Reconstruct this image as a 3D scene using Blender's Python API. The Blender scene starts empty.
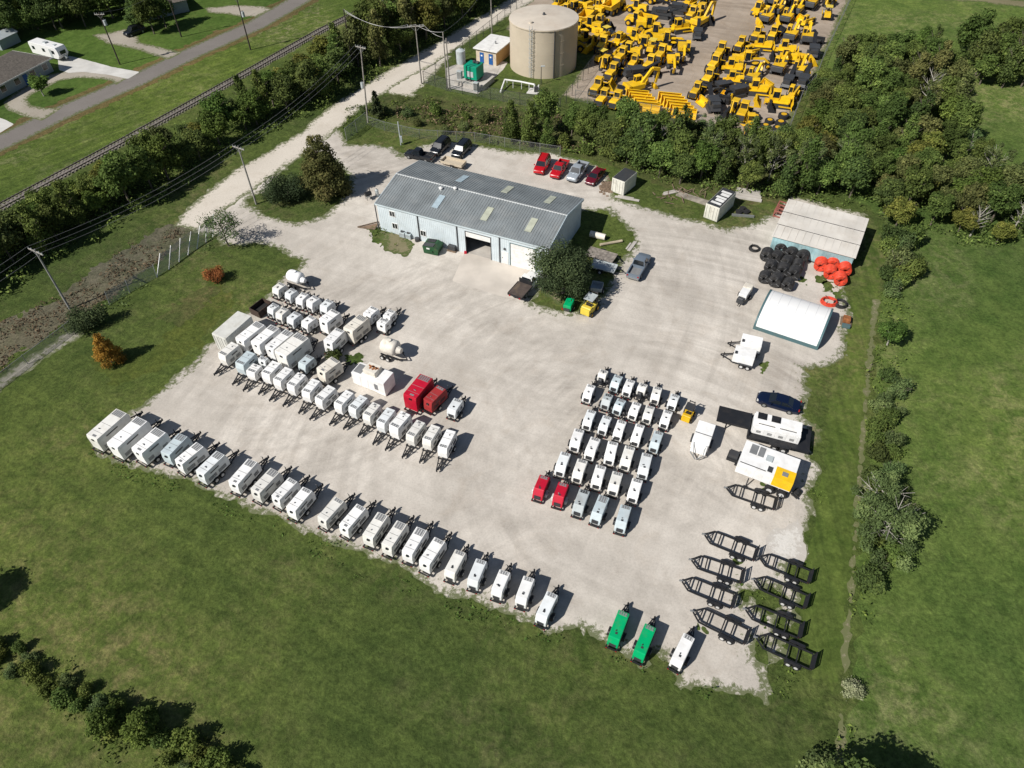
import bpy, bmesh, math, random
import numpy as np
from mathutils import Vector, Matrix
R=math.radians
rnd=random.Random(7)
sc=bpy.context.scene; COL=sc.collection
# ------------------------------------------------------------ camera geometry
FPX=711.0; TH=R(47.0); ROLL=R(-1.0); CH=64.0
_F=np.array([0,math.cos(TH),-math.sin(TH)]);_U=np.array([0,math.sin(TH),math.cos(TH)]);_X=np.array([1.,0,0])
_r=_X*math.cos(ROLL)+_U*math.sin(ROLL); _u=-_X*math.sin(ROLL)+_U*math.cos(ROLL)
def P(px,py,z=0.0):
    d=_F+(px-512)/FPX*_r-(py-384)/FPX*_u
    t=(CH-z)/-d[2]; return (d[0]*t,d[1]*t)
def PP(l,z=0.0): return [P(a,b,z) for a,b in l]
def az(a,b): return math.atan2(b[1]-a[1],b[0]-a[0])
def dist(a,b): return math.hypot(b[0]-a[0],b[1]-a[1])
def mid(a,b): return ((a[0]+b[0])/2,(a[1]+b[1])/2)
# ------------------------------------------------------------ materials
MATS={}
def mat(name,col,rough=0.6,metal=0.0,var=0.06,scale=1.2,bump=0.0,spec=0.4,dirt=0.0,dirtcol=(0.18,0.13,0.08),objvar=0.0,emit=None):
    if name in MATS: return MATS[name]
    m=bpy.data.materials.new(name); m.use_nodes=True; nt=m.node_tree; n=nt.nodes; L=nt.links
    b=n['Principled BSDF']; b.inputs['Roughness'].default_value=rough; b.inputs['Metallic'].default_value=metal
    b.inputs['Specular IOR Level'].default_value=spec
    tc=n.new('ShaderNodeTexCoord')
    nz=n.new('ShaderNodeTexNoise'); nz.inputs['Scale'].default_value=scale; nz.inputs['Detail'].default_value=5
    L.new(tc.outputs['Object'],nz.inputs['Vector'])
    cr=n.new('ShaderNodeValToRGB'); c=col
    cr.color_ramp.elements[0].position=0.3; cr.color_ramp.elements[1].position=0.7
    cr.color_ramp.elements[0].color=(*[max(0,x*(1-var*2)) for x in c],1); cr.color_ramp.elements[1].color=(*[min(1,x*(1+var)) for x in c],1)
    L.new(nz.outputs['Fac'],cr.inputs['Fac']); out=cr.outputs['Color']
    if dirt>0:
        n2=n.new('ShaderNodeTexNoise'); n2.inputs['Scale'].default_value=scale*0.8; n2.inputs['Detail'].default_value=7; n2.inputs['Roughness'].default_value=.7
        mp=n.new('ShaderNodeVectorMath'); mp.operation='ADD'; oi=n.new('ShaderNodeObjectInfo')
        cm=n.new('ShaderNodeVectorMath'); cm.operation='SCALE'; cm.inputs[0].default_value=(31,17,9); L.new(oi.outputs['Random'],cm.inputs['Scale'])
        L.new(tc.outputs['Object'],mp.inputs[0]); L.new(cm.outputs[0],mp.inputs[1]); L.new(mp.outputs[0],n2.inputs['Vector'])
        r2=n.new('ShaderNodeValToRGB'); r2.color_ramp.elements[0].position=0.5; r2.color_ramp.elements[0].color=(0,0,0,1)
        r2.color_ramp.elements[1].position=0.72; r2.color_ramp.elements[1].color=(dirt,dirt,dirt,1)
        L.new(n2.outputs['Fac'],r2.inputs['Fac'])
        mx=n.new('ShaderNodeMix'); mx.data_type='RGBA'; L.new(r2.outputs['Color'],mx.inputs['Factor']); L.new(out,mx.inputs['A']); mx.inputs['B'].default_value=(*dirtcol,1)
        out=mx.outputs['Result']
    if objvar>0:
        oi=n.new('ShaderNodeObjectInfo'); mr=n.new('ShaderNodeMapRange'); mr.inputs['To Min'].default_value=1-objvar; mr.inputs['To Max'].default_value=1+objvar*.4
        L.new(oi.outputs['Random'],mr.inputs['Value']); vm=n.new('ShaderNodeVectorMath'); vm.operation='SCALE'
        L.new(out,vm.inputs[0]); L.new(mr.outputs['Result'],vm.inputs['Scale']); out=vm.outputs[0]
    L.new(out,b.inputs['Base Color'])
    if bump>0:
        bp=n.new('ShaderNodeBump'); bp.inputs['Strength'].default_value=bump; bp.inputs['Distance'].default_value=0.05
        n3=n.new('ShaderNodeTexNoise'); n3.inputs['Scale'].default_value=scale*6; L.new(tc.outputs['Object'],n3.inputs['Vector'])
        L.new(n3.outputs['Fac'],bp.inputs['Height']); L.new(bp.outputs['Normal'],b.inputs['Normal'])
    if emit: b.inputs['Emission Color'].default_value=(*emit,1)
    MATS[name]=m; return m
white=mat('white_paint',(0.84,0.84,0.83),.45,dirt=.3,dirtcol=(.55,.50,.42),objvar=.09)
white2=mat('off_white_paint',(0.74,0.73,0.69),.5,dirt=.45,dirtcol=(.48,.42,.33),objvar=.1)
white3=mat('cool_white_paint',(0.72,0.75,0.76),.4,dirt=.35,dirtcol=(.50,.47,.42),objvar=.1)
cream=mat('cream_paint',(0.72,0.68,0.60),.5,dirt=.5,dirtcol=(.4,.33,.24),objvar=.05)
bluewhite=mat('pale_blue_paint',(0.52,0.60,0.63),.5,dirt=.4,dirtcol=(.4,.38,.34),objvar=.1)
greyp=mat('light_grey_paint',(0.42,0.46,0.47),.5,dirt=.3)
redp=mat('red_paint',(0.47,0.008,0.03),.4,dirt=.2)
redfade=mat('faded_red_paint',(0.33,0.028,0.03),.6,dirt=.5,dirtcol=(.3,.12,.09))
greenp=mat('green_paint',(0.0,0.36,0.13),.35,dirt=.2)
dgreen=mat('dark_green_paint',(0.015,0.07,0.025),.5,dirt=.3)
black=mat('black_paint',(0.016,0.017,0.02),.5,dirt=.25,dirtcol=(.09,.075,.06))
steel=mat('galvanised_steel',(0.34,0.35,0.35),.45,.6)
dsteel=mat('dark_steel',(0.06,0.063,0.068),.5,.3,dirt=.3,dirtcol=(.13,.1,.08))
rubber=mat('rubber',(0.018,0.018,0.019),.9)
rimm=mat('rim_white',(0.55,0.55,0.54),.4)
rimy=mat('rim_yellow',(0.62,0.36,0.01),.5)
grille=mat('grille_grey',(0.20,0.205,0.21),.6,var=.1)
glass=mat('dark_glass',(0.012,0.016,0.02),.08,spec=.8,var=0)
yel=mat('machine_yellow',(0.81,0.495,0.010),.45,dirt=.4,dirtcol=(.34,.22,.08),objvar=.2)
yelp=mat('pale_yellow_paint',(0.68,0.52,0.06),.5,dirt=.3)
orange=mat('orange_plastic',(0.66,0.06,0.028),.5,scale=3,var=.15,dirt=.35,dirtcol=(.5,.2,.12))
blackpl=mat('black_plastic',(0.028,0.028,0.029),.45,scale=3,var=.3,dirt=.4,dirtcol=(.12,.11,.10))
wood=mat('old_wood',(0.20,0.145,0.10),.85,var=.25,scale=4)
woodpole=mat('pole_wood',(0.30,0.275,0.245),.85,var=.2,scale=3)
darkpole=mat('dark_pole_wood',(0.045,0.035,0.03),.85,var=.2,scale=3)
rust=mat('rust',(0.34,0.13,0.045),.85,var=.3,scale=2)
conc=mat('concrete',(0.47,0.44,0.40),.85,var=.12,scale=.5,bump=.1,dirt=.35,dirtcol=(.3,.27,.22))
conc2=mat('bright_concrete',(0.55,0.54,0.51),.85,var=.08,scale=.4,dirt=.3,dirtcol=(.38,.35,.3))
tanp=mat('tan_paint',(0.50,0.43,0.33),.6,scale=.25,var=.05,dirt=.22,dirtcol=(.36,.29,.21))
tanroof=mat('tank_roof_paint',(0.56,0.50,0.42),.6,scale=.3,dirt=.5,dirtcol=(.4,.32,.25))
blued=mat('blue_door',(0.01,0.09,0.30),.5)
orwall=mat('orange_tan_wall',(0.50,0.30,0.12),.7,dirt=.2)
teal=mat('teal_paint',(0.07,0.14,0.155),.5,dirt=.3)
tealpan=mat('weathered_blue_roofing',(0.30,0.47,0.50),.5,scale=.7,var=.2,dirt=.6,dirtcol=(.42,.50,.49))
fabric=mat('white_fabric',(0.80,0.80,0.79),.55,var=.02,scale=.4)
leafred=0
# roof metals with ribs handled as geometry
roofm=mat('weathered_metal_roof',(0.215,0.24,0.25),.55,.1,var=.12,scale=.35,dirt=.5,dirtcol=(.32,.32,.305))
roofw=mat('pale_sheet_roof',(0.60,0.57,0.52),.6,var=.08,scale=.3,dirt=.55,dirtcol=(.42,.37,.31))
wallb=mat('pale_blue_sheet_wall',(0.56,0.63,0.665),.5,var=.05,scale=.6,dirt=.3,dirtcol=(.40,.38,.33))
rib=mat('wall_rib',(0.58,0.65,0.68),.5)
skyl=mat('yellowed_skylight',(0.43,0.45,0.36),.4,var=.1); skylb=mat('bluish_skylight',(0.36,0.45,0.50),.4,var=.1)
doorw=mat('white_door',(0.72,0.72,0.70),.5,dirt=.15)
shingle=mat('brown_shingle',(0.135,0.118,0.10),.9,var=.2,scale=3,dirt=.3,dirtcol=(.08,.07,.06))
housew=mat('pale_siding',(0.30,0.34,0.35),.7)
dark=mat('dark_void',(0.02,0.02,0.02),.9)
navy=mat('navy_car_paint',(0.004,0.009,0.03),.18,spec=.7,var=.02); carred=mat('red_car_paint',(0.42,0.006,0.012),.25,spec=.6,var=.02)
maroon=mat('maroon_car_paint',(0.11,0.006,0.015),.25,spec=.6,var=.02); carblack=mat('black_car_paint',(0.012,0.014,0.018),.2,spec=.6,var=.02)
silver=mat('silver_car_paint',(0.38,0.42,0.46),.3,.3,var=.02); carwhite=mat('white_car_paint',(0.75,0.75,0.74),.3,var=.02); slate=mat('slate_car_paint',(0.17,0.21,0.26),.3,.2,var=.02)
lampm=mat('lamp_glass',(0.6,0.6,0.58),.1); taill=mat('tail_lamp',(0.35,0.01,0.01),.2)
# ------------------------------------------------------------ mesh builder
class MB:
    def __init__(s): s.v=[]; s.f=[]
    def add(s,vs,fs):
        o=len(s.v); s.v+=[tuple(a) for a in vs]; s.f+=[tuple(i+o for i in q) for q in fs]; return s
    def box(s,x0,x1,y0,y1,z0,z1,ix0=0,ix1=0,iy=0):
        vs=[(x0,y0,z0),(x1,y0,z0),(x1,y1,z0),(x0,y1,z0),(x0+ix0,y0+iy,z1),(x1-ix1,y0+iy,z1),(x1-ix1,y1-iy,z1),(x0+ix0,y1-iy,z1)]
        return s.add(vs,[(3,2,1,0),(4,5,6,7),(0,1,5,4),(1,2,6,5),(2,3,7,6),(3,0,4,7)])
    def cyl(s,p0,p1,r0,r1=None,n=10,cap=True):
        if r1 is None: r1=r0
        a=Vector(p0);b=Vector(p1);d=(b-a).normalized()
        t=Vector((0,0,1)) if abs(d.z)<.9 else Vector((1,0,0)); u=d.cross(t).normalized(); w=d.cross(u)
        vs=[]
        for c,r in ((a,r0),(b,r1)):
            for i in range(n):
                q=2*math.pi*i/n; vs.append(c+u*(r*math.cos(q))+w*(r*math.sin(q)))
        fs=[(i,(i+1)%n,n+(i+1)%n,n+i) for i in range(n)]
        if cap: fs+=[tuple(range(n-1,-1,-1)),tuple(range(n,2*n))]
        return s.add(vs,fs)
    def bar(s,p0,p1,w,h):
        a=Vector(p0);b=Vector(p1);d=(b-a).normalized(); t=Vector((0,0,1)) if abs(d.z)<.95 else Vector((1,0,0))
        u=d.cross(t).normalized()*w/2; v=u.cross(d).normalized()*h/2; vs=[]
        for c in (a,b): vs+=[c-u-v,c+u-v,c+u+v,c-u+v]
        return s.add(vs,[(3,2,1,0),(4,5,6,7),(0,1,5,4),(1,2,6,5),(2,3,7,6),(3,0,4,7)])
    def loft(s,rings,cap=True,closed=True):
        n=len(rings[0]); o=[]
        for r in rings: o+=list(r)
        fs=[]
        for k in range(len(rings)-1):
            for i in range(n if closed else n-1): fs.append((k*n+i,k*n+(i+1)%n,(k+1)*n+(i+1)%n,(k+1)*n+i))
        if cap: fs+=[tuple(range(n-1,-1,-1)),tuple(range((len(rings)-1)*n,len(rings)*n))]
        return s.add(o,fs)
    def prism(s,prof,y0,y1):   # prof (x,z)
        return s.loft([[(x,y0,z) for x,z in prof],[(x,y1,z) for x,z in prof]])
    def build(s,name,m,parent=None,bev=0,smooth=False):
        me=bpy.data.meshes.new(name); me.from_pydata(s.v,[],s.f)
        bm=bmesh.new(); bm.from_mesh(me)
        bmesh.ops.recalc_face_normals(bm,faces=bm.faces)
        if bev>0: bmesh.ops.bevel(bm,geom=list(bm.edges),offset=bev,segments=2,affect='EDGES',profile=.6,clamp_overlap=True)
        bm.to_mesh(me); bm.free()
        me.materials.append(m)
        if smooth:
            me.polygons.foreach_set('use_smooth',[True]*len(me.polygons))
            try: me.set_sharp_from_angle(angle=R(40))
            except Exception: pass
        o=bpy.data.objects.new(name,me); COL.objects.link(o)
        if parent: o.parent=parent
        return o
def thing(name,cat,loc,rz=0,group=None,label=None):
    o=bpy.data.objects.new(name,None); o.empty_display_size=.3; COL.objects.link(o)
    o.location=(loc[0],loc[1],loc[2] if len(loc)>2 else 0); o.rotation_euler=(0,0,rz); o['category']=cat
    if group: o['group']=group
    if label: o['label']=label
    return o
def tag(o,label,cat,group=None):
    o['label']=label; o['category']=cat
    if group: o['group']=group
    return o
def struct(o): o['kind']='structure'; return o
CH_={}
def kids(o): return [c for c in bpy.data.objects if c.parent==o]
def kidtree(o): return [(c,kidtree(c)) for c in kids(o)]
def dup_tree(o,tree,parent=None):
    c=o.copy(); COL.objects.link(c); c.parent=parent
    for k,t in tree: dup_tree(k,t,c)
    return c
class Template:
    def __init__(s,root): s.root=root; s.used=False; s.tree=kidtree(root)
    def place(s,loc,rz,scale=1,group=None,label=None):
        if not s.used: o=s.root; s.used=True
        else: o=dup_tree(s.root,s.tree)
        o.location=(loc[0],loc[1],loc[2] if len(loc)>2 else 0); o.rotation_euler=(0,0,rz)
        o.scale=(scale,)*3 if not isinstance(scale,tuple) else scale
        if group: o['group']=group
        if label: o['label']=label
        return o
ONES=['','first','second','third','fourth','fifth','sixth','seventh','eighth','ninth','tenth','eleventh','twelfth','thirteenth','fourteenth','fifteenth','sixteenth','seventeenth','eighteenth','nineteenth']
TENS={20:'twent',30:'thirt',40:'fort',50:'fift',60:'sixt',70:'sevent',80:'eight',90:'ninet'}
def ordw(n):
    if n<20: return ONES[n]
    t=TENS[n//10*10]; return t+'ieth' if n%10==0 else t+'y-'+ONES[n%10]
def rank(objs,desc,ref,key):
    """labels: desc + ordinal + ref, sorted by key of location"""
    for i,o in enumerate(sorted(objs,key=key)): o['label']='%s, %s %s'%(desc,ordw(i+1),ref)
# ------------------------------------------------------------ 2-D noise and ragged sheets
_ng=np.random.default_rng(11).random((256,256))
def vnoise(x,y,s):
    x=x/s+1000.3; y=y/s+977.7; xi=np.floor(x).astype(int); yi=np.floor(y).astype(int); fx=x-xi; fy=y-yi
    fx=fx*fx*(3-2*fx); fy=fy*fy*(3-2*fy)
    g=lambda a,b:_ng[a%256,b%256]
    return (g(xi,yi)*(1-fx)+g(xi+1,yi)*fx)*(1-fy)+(g(xi,yi+1)*(1-fx)+g(xi+1,yi+1)*fx)*fy-.5
def sdf(poly,x,y):
    """positive inside"""
    p=np.array(poly); n=len(p); d=np.full(x.shape,1e9); ins=np.zeros(x.shape,bool)
    for i in range(n):
        a=p[i];b=p[(i+1)%n]; e=b-a; wx=x-a[0]; wy=y-a[1]
        t=np.clip((wx*e[0]+wy*e[1])/(e@e+1e-12),0,1); d=np.minimum(d,np.hypot(wx-t*e[0],wy-t*e[1]))
        c=((a[1]<=y)&(b[1]>y))|((b[1]<=y)&(a[1]>y))
        with np.errstate(divide='ignore',invalid='ignore'):
            xx=a[0]+(y-a[1])/(e[1] if abs(e[1])>1e-12 else 1e-12)*e[0]
        ins^=c&(x<xx)
    return np.where(ins,d,-d)
def strip_poly(pts,w):
    """polygon around a world polyline"""
    L=[];Rr=[]
    for i,p in enumerate(pts):
        a=pts[max(0,i-1)];b=pts[min(len(pts)-1,i+1)]; t=az(a,b); ww=w[i] if isinstance(w,(list,tuple)) else w
        L.append((p[0]-math.sin(t)*ww/2,p[1]+math.cos(t)*ww/2)); Rr.append((p[0]+math.sin(t)*ww/2,p[1]-math.cos(t)*ww/2))
    return L+Rr[::-1]
def sheet(name,polys,z,m,res=.5,rag=.5,holes=(),hrag=None,rs=(3.,1.1,.45),kind='structure'):
    allp=np.array([q for p in polys for q in p]); x0,y0=allp.min(0)-1; x1,y1=allp.max(0)+1
    xs=np.arange(x0,x1+res,res); ys=np.arange(y0,y1+res,res); X,Y=np.meshgrid(xs,ys,indexing='ij')
    Fd=None
    for p in polys:
        s=sdf(p,X,Y); Fd=s if Fd is None else np.maximum(Fd,s)
    nz=(vnoise(X,Y,rs[0])*.9+vnoise(X+50,Y,rs[1])*1.0+vnoise(X,Y+80,rs[2])*1.6)
    Fd=Fd+nz*rag
    for h in holes: Fd=np.minimum(Fd,-(sdf(h,X,Y)+nz*(hrag if hrag is not None else rag)))
    nx,ny=X.shape; inside=Fd>0
    full=inside[:-1,:-1]&inside[1:,:-1]&inside[1:,1:]&inside[:-1,1:]
    anyi=(inside[:-1,:-1]|inside[1:,:-1]|inside[1:,1:]|inside[:-1,1:])&~full
    idx=np.arange(nx*ny).reshape(nx,ny)
    quads=np.stack([idx[:-1,:-1][full],idx[1:,:-1][full],idx[1:,1:][full],idx[:-1,1:][full]],1)
    verts=[(a,b) for a,b in zip(X.ravel(),Y.ravel())]; fv=Fd.ravel().tolist(); faces=quads.tolist(); cache={}
    def ip(i,j):
        k=(min(i,j),max(i,j))
        if k not in cache:
            t=fv[i]/(fv[i]-fv[j]); a=verts[i];b=verts[j]; verts.append((a[0]+(b[0]-a[0])*t,a[1]+(b[1]-a[1])*t)); fv.append(0.0); cache[k]=len(verts)-1
        return cache[k]
    for i,j in zip(*np.nonzero(anyi)):
        c=[int(idx[i,j]),int(idx[i+1,j]),int(idx[i+1,j+1]),int(idx[i,j+1])]; poly=[]
        for k in range(4):
            a=c[k];b=c[(k+1)%4]
            if fv[a]>0: poly.append(a)
            if (fv[a]>0)!=(fv[b]>0): poly.append(ip(a,b))
        if len(poly)>2: faces.append(poly)
    used=sorted({i for f in faces for i in f}); mp={u:k for k,u in enumerate(used)}
    me=bpy.data.meshes.new(name); me.from_pydata([(verts[u][0],verts[u][1],z) for u in used],[],[[mp[i] for i in f] for f in faces])
    at=me.attributes.new('edge','FLOAT','POINT'); at.data.foreach_set('value',[fv[u] for u in used])
    me.materials.append(m); o=bpy.data.objects.new(name,me); COL.objects.link(o); o['kind']=kind
    return o
# ------------------------------------------------------------ ground materials
def nodes(name):
    m=bpy.data.materials.new(name); m.use_nodes=True; nt=m.node_tree; return m,nt.nodes,nt.links,nt.nodes['Principled BSDF']
def ramp(n,L,src,stops):
    r=n.new('ShaderNodeValToRGB'); e=r.color_ramp.elements
    while len(e)<len(stops): e.new(.5)
    for i,(p,c) in enumerate(stops): e[i].position=p; e[i].color=(*c,1) if len(c)==3 else c
    L.new(src,r.inputs['Fac']); return r.outputs['Color']
def noise(n,L,scale,det=4,rough=.55,vec=None,dist_=0):
    t=n.new('ShaderNodeTexNoise'); t.inputs['Scale'].default_value=scale; t.inputs['Detail'].default_value=det; t.inputs['Roughness'].default_value=rough; t.inputs['Distortion'].default_value=dist_
    if vec is not None: L.new(vec,t.inputs['Vector'])
    return t.outputs['Fac']
def mix(n,L,fac,a,b,mode='MIX'):
    x=n.new('ShaderNodeMix'); x.data_type='RGBA'; x.blend_type=mode
    if isinstance(fac,(int,float)): x.inputs['Factor'].default_value=fac
    else: L.new(fac,x.inputs['Factor'])
    for k,v in (('A',a),('B',b)):
        if isinstance(v,tuple): x.inputs[k].default_value=(*v,1)
        else: L.new(v,x.inputs[k])
    return x.outputs['Result']
def posvec(n,L,rot=0,sc_=(1,1,1)):
    g=n.new('ShaderNodeNewGeometry'); mp=n.new('ShaderNodeMapping'); mp.inputs['Rotation'].default_value=(0,0,rot)
    L.new(g.outputs['Position'],mp.inputs['Vector']); m2=n.new('ShaderNodeMapping'); m2.inputs['Scale'].default_value=sc_
    L.new(mp.outputs['Vector'],m2.inputs['Vector']); return m2.outputs['Vector']
def bump(n,L,b,h,st=.3,d=.1):
    bp=n.new('ShaderNodeBump'); bp.inputs['Strength'].default_value=st; bp.inputs['Distance'].default_value=d
    L.new(h,bp.inputs['Height']); L.new(bp.outputs['Normal'],b.inputs['Normal'])
def grassmat(name,c1,c2,dry,dryamt=.5,stripe=None,bumpst=.6,fine=1.0):
    m,n,L,b=nodes(name); v=posvec(n,L); b.inputs['Roughness'].default_value=.95; b.inputs['Specular IOR Level'].default_value=.1
    big=noise(n,L,.035,5,.6,v,.6); md=noise(n,L,.28,6,.65,v,.3); fn=noise(n,L,2.6,6,.75,v)
    base=ramp(n,L,md,[(.32,c1),(.68,c2)])
    d1=ramp(n,L,big,[(.44,(0,0,0)),(.66,(1,1,1))]); d2=ramp(n,L,noise(n,L,.55,7,.75,v,.5),[(.45,(0,0,0)),(.7,(1,1,1))])
    dm=mix(n,L,1.0,d1,d2,'MULTIPLY'); base=mix(n,L,dm,base,dry) if dryamt>=1 else mix(n,L,mix(n,L,1.0,dm,(dryamt,)*3,'MULTIPLY'),base,dry)
    tone=ramp(n,L,noise(n,L,.016,3,.5,v),[(.35,(.74,.78,.76)),(.65,(1.24,1.18,1.02))]); base=mix(n,L,1.0,base,tone,'MULTIPLY')
    fr=ramp(n,L,fn,[(.25,(.45,.47,.42)),(.5,(1,1,1)),(.78,(1.75,1.7,1.6))]); base=mix(n,L,fine,base,mix(n,L,1.0,base,fr,'MULTIPLY'))
    cl=ramp(n,L,noise(n,L,.9,5,.7,v,.4),[(.35,(.72,.74,.72)),(.6,(1.12,1.12,1.1))]); base=mix(n,L,1.0,base,cl,'MULTIPLY')
    dots=ramp(n,L,noise(n,L,5.5,3,.8,v),[(.66,(0,0,0)),(.76,(.6,.6,.6))]); base=mix(n,L,dots,base,(.27,.26,.17))
    if stripe is not None:
        sv=posvec(n,L,stripe,(.04,1.1,1)); st=ramp(n,L,noise(n,L,1.0,3,.6,sv),[(.38,(.78,.8,.8)),(.62,(1.2,1.18,1.1))]); base=mix(n,L,.45 if 'field' in name else .8,base,mix(n,L,1.0,base,st,'MULTIPLY'))
    L.new(base,b.inputs['Base Color']); bump(n,L,b,fn,bumpst,.25); return m
def gravelmat(name,c1,c2,stain,track=True,fade=(.095,.115,.042)):
    m,n,L,b=nodes(name); v=posvec(n,L); b.inputs['Roughness'].default_value=.95; b.inputs['Specular IOR Level'].default_value=.12
    base=ramp(n,L,noise(n,L,.06,6,.62,v,.8),[(.33,c1),(.66,c2)])
    st=ramp(n,L,noise(n,L,.22,7,.68,v,1.2),[(.52,(0,0,0)),(.74,(.45,.45,.45))]); base=mix(n,L,st,base,stain)
    if track:
        for rot,k in ((.46,.028),(-1.1,.022),(1.3,.018)):
            w=n.new('ShaderNodeTexNoise'); w.inputs['Scale'].default_value=1; w.inputs['Detail'].default_value=5; w.inputs['Roughness'].default_value=.6; w.inputs['Distortion'].default_value=.5
            L.new(posvec(n,L,rot,(.05,.55,1)),w.inputs['Vector'])
            tr=ramp(n,L,w.outputs['Fac'],[(.42,(1-k*2,1-k*2.1,1-k*2.2)),(.58,(1+k,1+k,1+k))]); base=mix(n,L,1.0,base,tr,'MULTIPLY')
    fn=noise(n,L,4.5,5,.85,v); fr=ramp(n,L,fn,[(.3,(.8,.8,.8)),(.5,(1,1,1)),(.75,(1.13,1.13,1.13))]); base=mix(n,L,1.0,base,fr,'MULTIPLY')
    sp=ramp(n,L,noise(n,L,1.3,3,.8,v),[(.72,(0,0,0)),(.8,(.6,.6,.6))]); base=mix(n,L,sp,base,tuple(x*.55 for x in stain))
    if track:
        for (cxp,cyp),k in (((655,470),.05),((300,250),.035),((560,640),.035)):
            cw=P(cxp,cyp); g_=n.new('ShaderNodeNewGeometry'); sb=n.new('ShaderNodeVectorMath'); sb.operation='SUBTRACT'; L.new(g_.outputs['Position'],sb.inputs[0]); sb.inputs[1].default_value=(cw[0],cw[1],0)
            ln=n.new('ShaderNodeVectorMath'); ln.operation='LENGTH'; L.new(sb.outputs[0],ln.inputs[0]); nm=n.new('ShaderNodeVectorMath'); nm.operation='NORMALIZE'; L.new(sb.outputs[0],nm.inputs[0])
            sc2=n.new('ShaderNodeVectorMath'); sc2.operation='SCALE'; L.new(nm.outputs[0],sc2.inputs[0]); sc2.inputs['Scale'].default_value=1.1
            cb=n.new('ShaderNodeCombineXYZ'); ml_=n.new('ShaderNodeMath'); ml_.operation='MULTIPLY'; ml_.inputs[1].default_value=.8; L.new(ln.outputs['Value'],ml_.inputs[0]); L.new(ml_.outputs[0],cb.inputs[2])
            ad=n.new('ShaderNodeVectorMath'); ad.operation='ADD'; L.new(sc2.outputs[0],ad.inputs[0]); L.new(cb.outputs[0],ad.inputs[1])
            tr=ramp(n,L,noise(n,L,1.0,4,.6,ad.outputs[0],.15),[(.40,(1-k*2,1-k*2.05,1-k*2.1)),(.5,(1,1,1)),(.62,(1+k*1.4,1+k*1.4,1+k*1.4))])
            mk=ramp(n,L,noise(n,L,.05,2,.5,v),[(.4,(.15,.15,.15)),(.6,(1,1,1))]); base=mix(n,L,mk,base,mix(n,L,1.0,base,tr,'MULTIPLY'))
        oil=ramp(n,L,noise(n,L,.16,3,.5,v,.3),[(.66,(0,0,0)),(.78,(.5,.5,.5))]); base=mix(n,L,oil,base,(.27,.24,.205))
    a=n.new('ShaderNodeAttribute'); a.attribute_name='edge'
    mr=n.new('ShaderNodeMapRange'); mr.inputs['From Min'].default_value=0; mr.inputs['From Max'].default_value=2.2; mr.inputs['To Min'].default_value=.16; mr.inputs['To Max'].default_value=-.22
    L.new(a.outputs['Fac'],mr.inputs['Value']); ml=n.new('ShaderNodeMath'); ml.operation='ADD'; L.new(mr.outputs['Result'],ml.inputs[0]); L.new(noise(n,L,1.7,6,.8,v,.3),ml.inputs[1])
    base=mix(n,L,ramp(n,L,ml.outputs[0],[(.50,(0,0,0)),(.60,(.9,.9,.9))]),base,fade)
    L.new(base,b.inputs['Base Color']); bump(n,L,b,fn,.25,.06); return m
M_grass=grassmat('field_grass',(.056,.084,.023),(.094,.125,.036),(.19,.165,.09),1.0,stripe=R(28),bumpst=.7)
M_grassE=grassmat('east_field_grass',(.064,.108,.026),(.120,.168,.046),(.28,.265,.14),1.0,bumpst=.7)
M_lawn=grassmat('lawn_grass',(.048,.090,.018),(.075,.125,.030),(.11,.10,.045),.35,bumpst=.3,fine=.6)
M_mown=grassmat('mown_verge_grass',(.060,.095,.022),(.098,.132,.036),(.20,.17,.095),1.0,stripe=R(-82),bumpst=.3,fine=.7)
M_patch=grassmat('weed_patch',(.05,.085,.02),(.09,.13,.04),(.17,.15,.08),.8)
M_rough=grassmat('rough_grass',(.055,.075,.024),(.10,.11,.042),(.15,.105,.065),1.0)
M_scrub=grassmat('dry_scrub',(.115,.105,.075),(.17,.15,.115),(.065,.09,.035),1.0)
M_rail=grassmat('railside_grass',(.058,.092,.020),(.10,.14,.034),(.30,.27,.18),1.0,stripe=R(-47))
M_shoulder=grassmat('dry_shoulder',(.10,.09,.035),(.13,.10,.05),(.16,.11,.07),.8)
M_yellowg=grassmat('yellow_wet_grass',(.055,.080,.020),(.092,.112,.028),(.17,.14,.06),.8)
M_gravel=gravelmat('crushed_limestone',(.43,.395,.35),(.585,.545,.49),(.39,.335,.275))
M_lane=gravelmat('gravel_lane',(.50,.455,.39),(.60,.55,.48),(.42,.36,.29),False)
M_dirt=gravelmat('packed_dirt',(.30,.245,.19),(.385,.325,.265),(.25,.19,.135))
M_drive=gravelmat('drive_gravel',(.30,.27,.225),(.38,.345,.29),(.25,.21,.16),False)
M_pale=gravelmat('pale_track',(.26,.25,.21),(.33,.31,.26),(.2,.19,.14),False)
M_spot=gravelmat('bare_soil',(.15,.14,.075),(.22,.19,.12),(.11,.12,.05),False,fade=(.07,.10,.028))
M_path=gravelmat('worn_path',(.20,.175,.115),(.27,.235,.165),(.13,.14,.06),False,fade=(.12,.135,.055))
M_white=gravelmat('fresh_limestone',(.55,.525,.485),(.62,.60,.56),(.48,.45,.40),False,fade=(.45,.42,.38))
M_ballast=gravelmat('rail_ballast',(.19,.17,.155),(.26,.235,.215),(.13,.11,.10),False)
M_road=gravelmat('worn_asphalt',(.165,.15,.138),(.20,.183,.168),(.14,.125,.112),False)
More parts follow.
